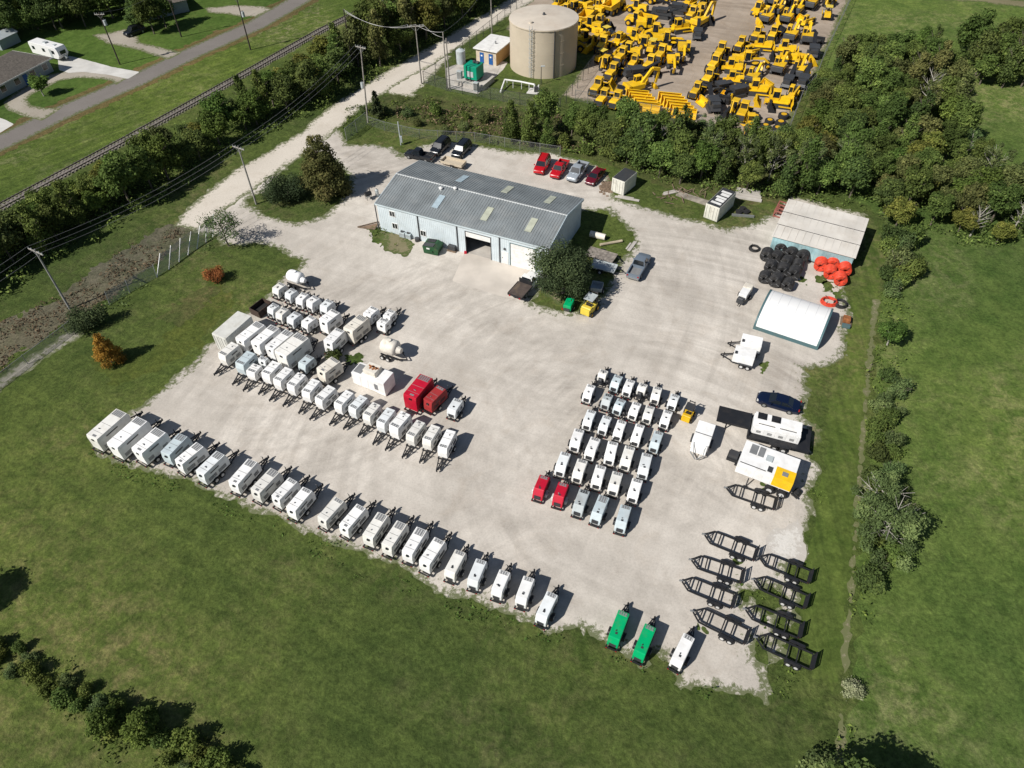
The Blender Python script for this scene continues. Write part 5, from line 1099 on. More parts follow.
fence([(575,101),(600,106),(650,116),(700,127),(745,136),(782,145),(790,128),(800,102),(814,84),(822,62),(834,36),(848,6),(858,-15)],'long chain-link fence round the lower and right side of the equipment yard',2.2)
# ------------------------------------------------------------ utility poles and wires
tops={}
def upole(key,base,H,m_,label,arm=0,arm_az=0,trans=None,r_=.125,lean=(0,0)):
    b=P(*base); r=thing('utility_pole','utility pole',b,0,'utility poles',label)
    tp=(lean[0],lean[1],H)
    MB().cyl((0,0,0),tp,r_*1.25,r_*.8,n=10).build('pole_shaft',m_,r,smooth=True)
    dx,dy=math.cos(arm_az),math.sin(arm_az)
    tops[key]=[(b[0]+tp[0],b[1]+tp[1],H)]
    if arm:
        z=H-.35; x,y=lean[0]*z/H,lean[1]*z/H
        mb=MB(); mb.bar((x-dx*arm,y-dy*arm,z),(x+dx*arm,y+dy*arm,z),.14,.14); a_=mb.build('crossarm',mat('crossarm_wood',(.33,.31,.28),.85),r)
        for k in(-.92,-.5,.5,.92):
            MB().cyl((x+dx*arm*k,y+dy*arm*k,z+.05),(x+dx*arm*k,y+dy*arm*k,z+.32),.06,.04,n=8).build('insulator',greyp,a_)
        mb=MB(); [mb.bar((x+dx*arm*.6*s_,y+dy*arm*.6*s_,z-.05),(x,y,z-.9),.05,.05) for s_ in(-1,1)]; mb.build('brace',steel,r)
        tops[key]=[(b[0]+x+dx*arm*k,b[1]+y+dy*arm*k,z+.35) for k in(-.92,0,.92)]
    if trans:
        z=trans; x,y=lean[0]*z/H,lean[1]*z/H
        o=MB().cyl((x+dx*.45,y+dy*.45,z-.55),(x+dx*.45,y+dy*.45,z+.45),.32,n=14).build('transformer',greyp,r,smooth=True)
        MB().cyl((x+dx*.45,y+dy*.45,z+.45),(x+dx*.45,y+dy*.45,z+.75),.07,n=8).build('bushing',dsteel,o)
    return r
tr=az(P(37,262),P(237,140)); ca=tr+math.pi/2
upole('a',(70,309),9.4,mat('grey_pole',(.26,.26,.25),.8),'grey utility pole rising from the bush above the dry scrub',1.5,ca,lean=(-.6,.9))
upole('b',(256.3,204.2),10.2,mat('grey_pole2',(.27,.26,.24),.8),'utility pole at the tip of the grass island with crossarm',1.2,ca)
upole('c',(368,122.5),14.0,woodpole,'tall pole with pale transformer next to the small conical tree',1.1,ca,7.0,lean=(.9,.2))
upole('d',(354,70),12,darkpole,'dark pole inside the tree belt behind the gravel lane',0)
upole('e',(421.6,83.8),11.5,woodpole,'utility pole with crossarm between the gravel lane and fence',1.6,R(0))
upole('f',(447.4,89),11,woodpole,'left pole of the twin poles beside the pump compound',0)
upole('f2',(450,90),10,woodpole,'right pole of the twin poles beside the pump compound',0)
upole('g',(492,33),11,woodpole,'utility pole beside the pump house near the top edge',0)
upole('h',(120,64.5),10.5,darkpole,'dark roadside pole with transformer beside the concrete drive',1.0,R(0),8.6)
upole('i',(181.5,37),10.5,darkpole,'dark roadside pole on the lawn beside the long drive',1.0,R(0))
upole('j',(250.7,50),11,darkpole,'dark pole with transformer between the road and railway',1.0,R(0),7.5)
M_wire=mat('wire',(.22,.22,.22),.5,.4)
def wire(a,b,sag,label,r_=.022):
    mid_=mid(a,b); pts=[]
    for i in range(13):
        f=i/12; pts.append((a[0]+(b[0]-a[0])*f-mid_[0],a[1]+(b[1]-a[1])*f-mid_[1],a[2]+(b[2]-a[2])*f-4*sag*f*(1-f)))
    mb=MB()
    for p,q in zip(pts[:-1],pts[1:]): mb.cyl(p,q,r_,n=5,cap=False)
    o=mb.build('power_line',M_wire); o.location=(mid_[0],mid_[1],0); tag(o,label,'power line','overhead wires'); return o
A_,B_,C_=tops['a'],tops['b'],tops['c']; ext=[(2*a[0]-b[0]+4,2*a[1]-b[1],a[2]) for a,b in zip(A_,B_)]
for i,w_ in enumerate(('left','middle','right')):
    wire(A_[i],B_[i],1.0,'%s overhead wire between the grey pole in scrub and the island pole'%w_)
    wire(ext[i],A_[i],1.0,'%s overhead wire from the grey pole to the left edge'%w_); wire(B_[i],C_[i],1.0,'%s overhead wire between the island pole and the tall transformer pole'%w_)
E_=tops['e']; D_=tops['d'][0]; F_=tops['f'][0]
for i,w_ in enumerate(('left','middle','right')): wire((D_[0]+.1*i,D_[1],D_[2]-.3*i),E_[i],1.6,'%s sagging wire from the dark belt pole to the crossarm pole'%w_,.028)
wire(E_[1],F_,.5,'short wire between the crossarm pole and the twin poles',.035); wire(E_[2],(F_[0],F_[1],F_[2]-1),.5,'lower short wire between the crossarm pole and the twin poles',.035)
wire(F_,tops['g'][0],1.2,'wire from the twin poles to the pole beside the pump house')
H_,I_,J_=tops['h'],tops['i'],tops['j']
wire(H_[1],I_[1],1.0,'roadside wire between the transformer pole and the lawn pole'); wire(I_[1],(2*I_[1][0]-H_[1][0],2*I_[1][1]-H_[1][1],I_[1][2]),1.0,'roadside wire leaving the lawn pole towards the top edge')
# ------------------------------------------------------------ house, camper
c0=P(52,57,2.8); c1=P(0,84,2.8); t=az(c1,c0); u=(math.cos(t),math.sin(t)); vv=(-u[1],u[0]); L=24; w=11
c=(c0[0]-u[0]*L/2+vv[0]*w/2,c0[1]-u[1]*L/2+vv[1]*w/2)
r=thing('brick_house','house',c,t,None,'low house with brown hip roof and pale siding at the left edge'); h=L/2;hw=w/2
MB().box(-h+.6,h-.6,-hw+.6,hw-.6,0,2.75).build('wall',housew,r)
MB().add([(-h,-hw,2.7),(h,-hw,2.7),(h,hw,2.7),(-h,hw,2.7),(-h+hw,0,4.8),(h-hw,0,4.8)],[(0,1,5,4),(1,2,5),(2,3,4,5),(3,0,4),(3,2,1,0)]).build('roof',shingle,r)
mb=MB(); mb.box(-h-.02,h+.02,-hw-.04,-hw+.0,2.5,2.72); mb.box(h,h+.04,-hw,hw,2.5,2.72); mb.build('fascia',doorw,r)
for x in(h-2.2,h-5.5,h-9.5,h-13):
    f_=MB().box(x-.7,x+.7,-hw+.54,-hw+.6,.9,2.2).build('window',doorw,r); MB().box(x-.6,x+.6,-hw+.5,-hw+.55,1.0,2.1).build('pane',glass,f_)
d_=MB().box(h-7.9,h-6.9,-hw+.54,-hw+.6,.05,2.1).build('door',blued,r)
r=thing('garden_shed','shed',P(6,45),t,None,'small grey-roofed outbuilding behind the low house'); MB().box(-2.6,2.6,-1.8,1.8,0,2.2).build('wall',housew,r); MB().loft([[(x,-2.1,2.15),(x,0,3.0),(x,2.1,2.15)] for x in(-2.9,2.9)]).build('roof',greyp,r)
a,b,c,L,t2=span((60,46.5),(32,39.5),3.0); r=thing('camper_trailer','caravan',c,t2+math.pi,None,'white camper trailer parked behind the low house on the concrete drive'); h=L/2
MB().prism([(-h,.6),(h-.6,.6),(h+.1,1.4),(h+.05,2.4),(h-.3,3.0),(-h+.2,3.05),(-h-.05,2.6)],-1.2,1.2).build('body',carwhite,r,bev=.06)
MB().box(-.6,.3,-.4,.4,3.02,3.3).build('roof_air_conditioner',greyp,r,bev=.05); MB().box(h-2,h-1.4,-.3,.3,3.0,3.15).build('roof_vent',greyp,r)
for x in(-h+1.2,0,h-1.5): MB().box(x-.4,x+.4,-1.24,-1.19,1.6,2.3).build('window',glass,r)
MB().box(h*.4,h*.4+.7,-1.23,-1.19,.7,2.5).build('door',greyp,r); MB().box(h+.02,h+.12,-.7,.7,1.5,2.2).build('front_window',glass,r)
for s_ in(-1,1):
    for x in(-.5,.4): wheel(r,x,s_*1.1,.35,.22,s_)
MB().bar((h-.2,-.6,.5),(h+1.2,0,.5),.1,.1).bar((h-.2,.6,.5),(h+1.2,0,.5),.1,.1).build('drawbar',black,r); MB().cyl((h+.5,-.2,.9),(h+.5,.2,.9),.3).build('gas_bottle',greyp,r)
r=thing('small_house','house',P(160,12),R(35),None,'dark-roofed house almost hidden under the trees at the top left')
MB().box(-6,6,-4,4,0,2.8).build('wall',housew,r); MB().add([(-6.5,-4.5,2.7),(6.5,-4.5,2.7),(6.5,4.5,2.7),(-6.5,4.5,2.7),(-3,0,4.6),(3,0,4.6)],[(0,1,5,4),(1,2,5),(2,3,4,5),(3,0,4),(3,2,1,0)]).build('roof',shingle,r); MB().box(-2,-1,-4.06,-4.0,.05,2.1).build('door',dsteel,r)
# ------------------------------------------------------------ yellow construction machines
def track_unit(r,x0,x1,y,w,hh,m_=dsteel):
    s=hh/2; pr=[(x0+s*.3,0.02),(x1-s*.3,.02),(x1,s*.6),(x1,s*1.4),(x1-s*.5,hh),(x0+s*.5,hh),(x0,s*1.4),(x0,s*.6)]
    return MB().loft([[(x,y-w/2,z) for x,z in pr],[(x,y+w/2,z) for x,z in pr]]).build('track',m_,r)
def cab(r,x0,x1,y0,y1,z0,z1,rm=yel):
    MB().box(x0,x1,y0,y1,z0,z1,.12,.06,.06).build('cab_glass',glass,r); mb=MB()
    for x in(x0+.03,x1-.03):
        for y in(y0+.03,y1-.03): mb.bar((x,y,z0),(x+(.1 if x<(x0+x1)/2 else -.05),y+(.05 if y<(y0+y1)/2 else -.05),z1),.1,.1)
    mb.build('cab_frame',rm,r); MB().box(x0-.05,x1+.05,y0-.05,y1+.05,z1,z1+.14,.05,.05,.05).build('cab_roof',rm,r)
def bucket(r,x,w,z,m_=yel,s_=1):
    pr=[(0,0),(.9*s_,-.05),(1.0*s_,.05),(.5*s_,.12),(.12,.35*s_),(.12,.95*s_),(.25*s_,1.05*s_),(.0,1.05*s_),(-.1,.5*s_)]
    mb=MB().loft([[(x+a,-w/2,z+b) for a,b in pr],[(x+a,w/2,z+b) for a,b in pr]])
    sd=[(0,0),(.95*s_,0),(.25*s_,1.05*s_),(0,1.05*s_)]
    for s in(-1,1): mb.loft([[(x+a,s*w/2-.05,z+b) for a,b in sd],[(x+a,s*w/2+.05,z+b) for a,b in sd]])
    return mb.build('bucket',m_,r)
def T_loader():
    r=thing('wheel_loader','wheel loader',(0,0,0),0,'yellow wheel loaders')
    MB().box(-3.4,-.6,-.95,.95,.9,2.3,.25,.1,.12).build('engine_hood',yel,r,bev=.06); MB().box(-3.45,-3.3,-.8,.8,1.0,2.05).build('rear_grille',dsteel,r); MB().box(-.6,1.6,-.6,.6,.8,1.5).build('front_frame',yel,r)
    cab(r,-.75,.75,-.75,.75,1.7,3.3)
    for x in(-2,1.5):
        for y in(-1,1): wheel(r,x,y*1.15,.8,.62,y,rimy)
    mb=MB(); [mb.bar((.9,s*.55,1.9),(2.9,s*.55,.9),.16,.34) for s in(-1,1)]; mb.build('lift_arm',yel,r); bucket(r,2.9,2.7,.15); return Template(r)
def T_dozer():
    r=thing('bulldozer','bulldozer',(0,0,0),0,'yellow bulldozers')
    for s in(-1,1): track_unit(r,-2.1,1.9,s*1.1,.6,1.15); MB().box(-2.0,1.8,s*1.1-.42,s*1.1+.42,1.17,1.3).build('fender',yel,r)
    MB().box(-.2,2.1,-.6,.6,.9,2.2,0,.1,.1).build('engine_hood',yel,r,bev=.05); MB().box(-2.1,-.2,-.7,.7,.9,1.9).build('rear_body',yel,r); cab(r,-1.6,-.1,-.7,.7,1.75,3.15)
    MB().cyl((1.0,.25,2.15),(1.0,.25,3.0),.08).build('exhaust',dsteel,r)
    mb=MB(); pr=[(2.6,.1),(2.75,.1),(2.5,.7),(2.7,1.5),(2.55,1.5),(2.35,.7)]; mb.loft([[(x,-1.9,z) for x,z in pr],[(x,1.9,z) for x,z in pr]]); mb.build('blade',yel,r)
    mb=MB(); [mb.bar((0,s*1.5,.6),(2.5,s*1.5,.5),.16,.22) for s in(-1,1)]; mb.build('push_arm',yel,r); MB().box(-2.9,-2.1,-.7,.7,.7,1.1).box(-2.9,-2.7,-.1,.1,.1,1.2).build('ripper',yel,r); return Template(r)
def T_exc(name='excavator',m_=yel,reach=0,grp='yellow excavators'):
    r=thing(name,'excavator',(0,0,0),0,grp)
    for s in(-1,1): track_unit(r,-2.2,2.2,s*1.25,.6,.95)
    MB().box(-1.2,1.2,-.95,.95,.35,.85).build('undercarriage',dsteel,r); MB().box(-2.7,1.3,-1.4,1.4,1.15,2.1,.15,.05,.05).build('house',m_,r,bev=.06); MB().box(-3.0,-2.1,-1.4,1.4,1.1,2.25,.2).build('counterweight',dsteel if reach else m_,r,bev=.1)
    cab(r,-.1,1.4,.4,1.35,2.0,3.1,m_)
    if reach==0: bp=[(1.0,-.3,1.9),(3.4,-.3,4.6),(5.3,-.3,4.1)]; sp=[(5.2,-.3,4.4),(4.6,-.3,1.3)]; bk=4.2;bz=.15
    else: bp=[(1.0,-.3,1.9),(3.6,-.3,3.2),(6.6,-.3,2.2)]; sp=[(6.8,-.3,2.6),(5.3,-.3,.6)]; bk=4.6;bz=.1
    mb=MB(); [mb.bar(a,b,.5,.62) for a,b in zip(bp[:-1],bp[1:])]; mb.build('boom',m_,r); MB().bar(sp[0],sp[1],.4,.5).build('stick',m_,r)
    o=bucket(r,bk,1.3,bz,dsteel if reach else m_); o.location.y=-.3
    MB().cyl((1.3,-.3,1.6),(2.8,-.3,3.4 if reach==0 else 2.6),.11).build('hydraulic_cylinder',steel,r); return Template(r)
def T_dump():
    r=thing('dump_truck','dump truck',(0,0,0),0,'yellow articulated dump trucks')
    MB().box(1.6,4.2,-1.2,1.2,1.1,2.2,0,.5,.15).build('engine_hood',yel,r,bev=.08); cab(r,.5,1.9,-.9,.9,1.9,3.3)
    mb=MB(); pr=[(-4.3,2.6),(-3.6,1.5),(.2,1.3),(.4,3.1),(.3,3.1),(.1,1.45),(-3.5,1.65),(-4.2,2.7)]; mb.loft([[(x,-1.4,z) for x,z in pr],[(x,1.4,z) for x,z in pr]])
    for s in(-1,1): sd=[(-4.3,2.65),(-3.6,1.5),(.2,1.3),(.4,3.1),(-.2,2.9),(-3.6,2.75)]; mb.loft([[(x,s*1.4-.06,z) for x,z in sd],[(x,s*1.4+.06,z) for x,z in sd]])
    mb.build('dump_body',yel,r); MB().box(-3.8,2,-.5,.5,.9,1.3).build('frame',dsteel,r)
    for x in(-2.9,-1.1,2.9):
        for y in(-1,1): wheel(r,x,y*1.2,.8,.6,y,rimy)
    return Template(r)
def T_grader():
    r=thing('motor_grader','grader',(0,0,0),0,'yellow motor graders')
    MB().box(-4,-1.2,-.7,.7,1.0,2.3,.1,.1,.1).build('engine_hood',yel,r,bev=.05); cab(r,-1.2,.2,-.75,.75,1.5,3.2); mb=MB(); mb.bar((0,0,1.7),(3.2,0,1.9),.35,.4); mb.bar((3.2,0,1.9),(4.4,0,1.0),.35,.4); mb.build('front_frame',yel,r)
    MB().bar((.9,-1.7,.45),(1.9,1.7,.45),.12,.6).build('blade',dsteel,r); MB().cyl((1.4,0,.8),(1.4,0,.95),.8,n=18).build('circle',yel,r)
    for x in(-3.3,-1.8,4.2):
        for y in(-1,1): wheel(r,x,y*1.0,.62,.42,y,rimy)
    return Template(r)
def T_backhoe():
    r=thing('backhoe_loader','backhoe',(0,0,0),0,'yellow backhoe loaders')
    MB().box(.6,2.3,-.5,.5,1.0,1.9,0,.1,.06).build('engine_hood',yel,r,bev=.05); MB().box(-1.6,.6,-.6,.6,.7,1.4).build('frame',yel,r); cab(r,-1.3,.5,-.75,.75,1.4,2.9)
    wheel(r,-.9,1.0,.75,.5,1,rimy); wheel(r,-.9,-1.0,.75,.5,-1,rimy); wheel(r,1.9,.9,.5,.35,1,rimy); wheel(r,1.9,-.9,.5,.35,-1,rimy)
    mb=MB(); [mb.bar((.9,s*.6,1.4),(3.0,s*.6,.7),.12,.25) for s in(-1,1)]; mb.build('loader_arm',yel,r); bucket(r,3.0,2.3,.12,yel,.8)
    MB().bar((-1.7,0,1.0),(-2.6,0,3.4),.3,.4).build('boom',yel,r); MB().bar((-2.6,0,3.4),(-3.4,0,1.2),.25,.3).build('stick',yel,r); MB().box(-3.7,-3.0,-.35,.35,.7,1.3).build('digging_bucket',dsteel,r); return Template(r)
def T_roller():
    r=thing('road_roller','road roller',(0,0,0),0,'yellow drum rollers')
    MB().cyl((1.6,-1.05,.75),(1.6,1.05,.75),.75,n=24).build('drum',steel,r,smooth=True); mb=MB(); [mb.bar((.4,s*1.15,.85),(2.5,s*1.15,.85),.14,.4) for s in(-1,1)]; mb.box(2.35,2.55,-1.2,1.2,.7,1.0); mb.build('drum_frame',yel,r)
    MB().box(-2.4,.3,-.8,.8,.9,1.8,.2,0,.08).build('engine_hood',yel,r,bev=.06); 
    for x in(-1.0,.3):
        for y in(-.65,.65): MB().bar((x,y,1.7),(x,y,2.9),.08,.08).build('canopy_post',dsteel,r)
    MB().box(-1.2,.5,-.85,.85,2.88,3.0).build('canopy',yelp,r); MB().box(-.6,-.1,-.3,.3,1.8,2.3).build('seat',black,r)
    for y in(-1,1): wheel(r,-1.4,y*.95,.72,.5,y,rimy)
    return Template(r)
def T_bucket():
    r=thing('loose_loader_bucket','bucket',(0,0,0),0,'loose yellow loader buckets'); bucket(r,0,3.2,.05,yel,1.5)
    mb=MB(); [mb.box(1.35+.0,1.55,-1.5+i*.43-.06,-1.5+i*.43+.06,.0,.1) for i in range(8)]; mb.build('teeth',dsteel,r); MB().box(-.3,-.1,-.5,.5,.6,1.3).build('coupler',yel,r); return Template(r)
def T_fork():
    r=thing('telescopic_handler','telehandler',(0,0,0),0,'yellow telehandlers')
    MB().box(-2.4,2.0,-.7,.7,.8,1.4,.1,.1).build('chassis',yel,r,bev=.04); cab(r,-.6,.8,.1,1.0,1.3,2.5); MB().bar((-2.3,-.5,2.0),(2.8,-.5,1.5),.36,.4).build('boom',yel,r); MB().box(-.7,.9,-1.15,-.75,.9,1.6).build('engine_cover',yel,r,bev=.05); MB().box(2.7,2.85,-1.1,.4,.4,1.5).build('carriage',dsteel,r)
    for x in(-1.5,1.4):
        for y in(-1,1): wheel(r,x,y*.95,.6,.42,y,rimy)
    return Template(r)
def T_tyre():
    r=thing('pneumatic_roller_wheel','wheel',(0,0,0),0,'loose large wheels with yellow hubs')
    MB().cyl((0,0,.02),(0,0,.75),.95,n=20).build('tyre',rubber,r,bev=.12,smooth=True); MB().cyl((0,0,.7),(0,0,.8),.5,n=16).build('hub',rimy,r); return Template(r)
def T_grey(nm='screening_machine',lab='grey and black screening machines'):
    r=thing(nm,'screener',(0,0,0),0,lab)
    for s in(-1,1): track_unit(r,-2.2,1.8,s*1.0,.5,.8)
    MB().box(-3,2.6,-.9,.9,.9,1.6,.4,.3).build('chassis',dsteel,r); MB().box(-1.4,1.2,-1.0,1.0,1.6,2.4,-.15,-.15,-.15).build('hopper',dsteel,r); MB().bar((1.0,0,1.5),(5.2,0,3.2),.9,.2).build('conveyor',black,r); MB().box(-2.8,-1.6,-.8,.8,1.6,2.3).build('engine_box',dsteel,r); return Template(r)
def T_att():
    r=thing('black_attachment_bucket','bucket',(0,0,0),0,'black loader buckets'); bucket(r,0,2.6,.05,black,1.7); MB().box(-.4,-.1,-.5,.5,.5,1.2).build('coupler',dsteel,r); MB().box(-.1,.2,-1.25,1.25,1.5,1.75).build('top_rail',black,r); return Template(r)
TP=dict(Q=T_att(),L=T_loader(),D=T_dozer(),X=T_exc(),Y=T_exc('long_excavator',yel,1,'yellow excavators with lowered booms'),U=T_dump(),G=T_grader(),B=T_backhoe(),R=T_roller(),K=T_bucket(),F=T_fork(),W=T_tyre(),S=T_grey())
base=dict(Q='loose black loader bucket',L='yellow wheel loader',D='yellow bulldozer with tracks',X='yellow excavator with raised boom',Y='yellow excavator with low boom',U='yellow articulated dump truck',G='yellow motor grader',B='yellow backhoe loader',R='yellow drum roller with canopy',K='loose yellow loader bucket',F='yellow telehandler',W='black wheel with yellow hub',S='dark screening machine with conveyor')
mach=dict(
left=[('L',566,16,60),('B',575,12,40),('U',588,22,58),('D',571,26,30),('L',578,34,70),('L',590,30,150),('X',600,14,60),('G',594,8,45),('L',606,6,60),('U',614,12,50),('Y',580,3,70),('L',566,3,60),('D',588,0,50),('L',600,-4,60),('X',612,0,40),('B',600,26,60),('L',584,44,20),('B',596,46,60),('R',607,38,40),('L',574,50,0),('L',603,51,70),('X',620,-8,60),('L',575,-8,60),('D',560,8,50)],
mid=[('L',598,93,62),('L',613,78,60),('B',606,68,60),('R',603,62,45),('S',636,78,15),('L',617,106,60),('X',636,92,25),('R',628,113,60),('L',604,104,60),('L',634,68,62),('L',650,70,60),('L',661,60,60),('Y',672,66,-95),('Y',683,54,-95),('L',628,56,150),('B',645,48,-20),('G',668,45,-15),('D',620,44,60),('L',634,42,150),('L',655,38,160),('L',648,30,0),('U',640,26,150),('D',680,32,15),('S',662,18,-20),('S',676,13,160),('L',692,20,60),('X',700,26,50),('S',697,38,80),('B',702,14,60),('D',690,6,50),('L',706,2,60),('L',636,12,150),('L',645,2,150),('G',660,3,-20),('F',676,0,10),('L',718,-6,60),('D',730,-10,50),('X',700,-10,50),('L',650,-12,150),('F',664,-14,10),('D',680,-16,30),('R',652,52,60),('L',622,62,60),('R',700,8,70)],
right=[('L',696,96,62),('L',708,84,62),('L',714,70,62),('L',720,57,62),('D',734,84,-15),('D',757,94,-15),('D',778,106,-15),('D',733,72,-15),('G',748,66,-15),('Y',752,82,58),('Y',778,72,58),('Y',797,76,58),('S',720,92,200),('S',735,97,200),('S',787,86,60),('S',802,86,60),('D',762,50,-15),('D',786,54,-15),('D',787,62,-15),('F',748,58,30),('L',740,50,60),('F',792,98,60),('Y',790,40,62),('Y',806,42,75),('K',757,26,0),('Y',766,22,55),('Y',776,14,55),('Y',786,22,58),('Y',796,14,58),('Y',772,4,55),('Y',786,4,55),('Y',800,2,55),('Y',810,8,58),('Y',816,-4,58),('X',770,-10,50),('Y',784,-12,50),('L',798,-14,50),('R',826,18,70),('B',828,6,60),('S',812,56,75),('K',810,64,0),('L',742,118,62),('B',734,112,62),('S',712,109,90),('G',748,128,80),('D',758,14,60),('L',772,40,60),('L',756,40,60),('F',806,26,40)])
for i,(x,y) in enumerate(((783,118),(780,125),(777,131),(769,123),(765,128),(762,133),(755,119),(751,126),(750,132))): mach['right'].append(('W',x,y,0))
for k_,ls_ in dict(left=[(571,40),(584,18),(597,34),(609,30),(580,8),(603,12),(590,52),(565,28)],mid=[(609,88),(622,94),(640,84),(655,76),(664,52),(676,46),(690,28),(670,26),(684,14),(652,22),(632,34),(618,72),(646,104),(708,24)],right=[(704,104),(722,104),(728,98),(744,88),(768,88),(770,60),(800,60),(782,34),(802,22),(764,8),(776,24),(792,8),(754,104),(727,118),(745,122),(768,110),(804,74),(818,44)]).items():
    for i_,(x_,y_) in enumerate(ls_): mach[k_].append(('Q' if i_%2 else 'K',x_,y_,rnd.choice([60,200,-15,150])))
land=dict(left='behind the tan tank',mid='in mid equipment yard',right='in the right yard half')
for k,lst in mach.items():
    by={}
    for (tp,x,y,a) in lst:
        p=P(x,y,0); o=TP[tp].place(p,R(a)+rnd.uniform(-.06,.06),(.90 if tp not in'W' else 1.0)*rnd.uniform(.9,1.05)); by.setdefault(tp,[]).append(o)
    tk=tc
    for tp,os_ in by.items():
        rank(os_,'%s %s'%(base[tp],land[k]),'nearest the tank',lambda o:dist((o.location.x,o.location.y),tk))
# stacked long buckets (two tall stacks at the fence)
def bstack(px,py,n,label,w=4.0,t=R(-15)):
    b=P(px,py)
    for i in range(n):
        q=(b[0]-math.sin(t)*1.35*i*-1,b[1]+math.cos(t)*1.35*i,0)
        o=TP['K'].place(q,t-R(90),(1.0,1.35,1.0),'rows of wide yellow buckets at the yard fence','wide yellow bucket, %s from the fence in the %s row'%(ordw(i+1),label))
bstack(648,110,5,'left'); bstack(684,116,6,'right')
# ------------------------------------------------------------ trees
def leafmat(name,c1,c2,var=.3,transl=.33):
    m,n,L,b=nodes(name); b.inputs['Roughness'].default_value=.8; b.inputs['Specular IOR Level'].default_value=.15
    at=n.new('ShaderNodeAttribute'); at.attribute_name='tint'; c1=(c1[0]*2.65,c1[1]*2.5,c1[2]*2.5); c2=(c2[0]*3.1,c2[1]*2.9,c2[2]*2.8); col=ramp(n,L,at.outputs['Fac'],[(0,tuple(x*.55 for x in c1)),(.5,c1),(1,c2)])
    oi=n.new('ShaderNodeObjectInfo'); hs=n.new('ShaderNodeHueSaturation')
    mr=n.new('ShaderNodeMapRange'); mr.inputs['To Min'].default_value=.475; mr.inputs['To Max'].default_value=.515; L.new(oi.outputs['Random'],mr.inputs['Value']); L.new(mr.outputs['Result'],hs.inputs['Hue'])
    fr_=n.new('ShaderNodeMath'); fr_.operation='MULTIPLY'; fr_.inputs[1].default_value=7.31; L.new(oi.outputs['Random'],fr_.inputs[0]); f2=n.new('ShaderNodeMath'); f2.operation='FRACT'; L.new(fr_.outputs[0],f2.inputs[0])
    mv=n.new('ShaderNodeMapRange'); mv.inputs['To Min'].default_value=1-var; mv.inputs['To Max'].default_value=1+var*.7; L.new(f2.outputs[0],mv.inputs['Value']); L.new(mv.outputs['Result'],hs.inputs['Value'])
    L.new(col,hs.inputs['Color']); L.new(hs.outputs['Color'],b.inputs['Base Color'])
    tr=n.new('ShaderNodeBsdfTranslucent'); L.new(hs.outputs['Color'],tr.inputs['Color']); ms=n.new('ShaderNodeMixShader'); ms.inputs[0].default_value=transl
    out=[x for x in n if x.type=='OUTPUT_MATERIAL'][0]; L.new(b.outputs[0],ms.inputs[1]); L.new(tr.outputs[0],ms.inputs[2]); L.new(ms.outputs[0],out.inputs['Surface']); return m
LM=dict(dark=leafmat('leaf_dark',(.030,.048,.014),(.060,.085,.022)),mid=leafmat('leaf_mid',(.042,.066,.016),(.085,.115,.030)),yellow=leafmat('leaf_yellow',(.052,.065,.014),(.095,.10,.024)),
 olive=leafmat('leaf_olive',(.044,.055,.018),(.078,.086,.030)),grey=leafmat('leaf_greygreen',(.040,.062,.022),(.074,.102,.038)),orange=leafmat('leaf_orange',(.13,.070,.014),(.20,.105,.02),.1),
 red=leafmat('leaf_red',(.12,.042,.018),(.19,.065,.028),.1),bright=leafmat('leaf_bright',(.038,.066,.014),(.070,.108,.024)),brown=leafmat('leaf_brown',(.075,.062,.036),(.12,.10,.06)),oak=leafmat('leaf_oak',(.021,.032,.014),(.040,.055,.023),.15),lime=leafmat('leaf_lime',(.040,.060,.013),(.068,.090,.022)),bronze=leafmat('leaf_bronze',(.038,.048,.016),(.070,.072,.025),.1),white=leafmat('leaf_white',(.14,.16,.09),(.24,.25,.18),.1))
bark=mat('bark',(.15,.125,.10),.9,var=.25,scale=2); paleb=mat('pale_bark',(.36,.34,.30),.9,var=.2,scale=2)
def leaf_mesh(name,blobs,n,size,m_,seed,flat=.0,hollow=.35):
    g=np.random.default_rng(seed); w=np.array([b[3]*b[4]*b[5] for b in blobs])**.75; w/=w.sum(); idx=g.choice(len(blobs),n,p=w); B=np.array(blobs)[idx]
    d=g.normal(size=(n,3)); d/=np.linalg.norm(d,axis=1)[:,None]; rr=hollow+(1-hollow)*g.random(n)**.45; rr*=1+.24*g.normal(size=n)*(g.random(n)<.55)
    pos=B[:,:3]+d*rr[:,None]*B[:,3:6]
    pos[:,2]=np.maximum(pos[:,2],.12)
    nrm=d*.9+g.normal(size=(n,3))*.65+np.array([0,0,.6]); nrm/=np.linalg.norm(nrm,axis=1)[:,None]
    t=np.cross(nrm,g.normal(size=(n,3))); t/=np.linalg.norm(t,axis=1)[:,None]; b=np.cross(nrm,t); s=size*(.55+.9*g.random(n))[:,None]
    a1=t*s*.62; b1=b*s*.42
    v=np.stack([pos-a1,pos-b1*.9+a1*.1,pos+a1,pos+b1+a1*.1],1).reshape(-1,3)
    me=bpy.data.meshes.new(name); me.from_pydata(v.tolist(),[],np.arange(4*n).reshape(n,4).tolist())
    # leaf tone differs from clump to clump
    ct=g.random(len(blobs)); tint=np.clip(.55*ct[idx]+.45*g.random(n),0,1); at=me.attributes.new('tint','FLOAT','FACE'); at.data.foreach_set('value',tint.astype(np.float32)); me.materials.append(m_); return me
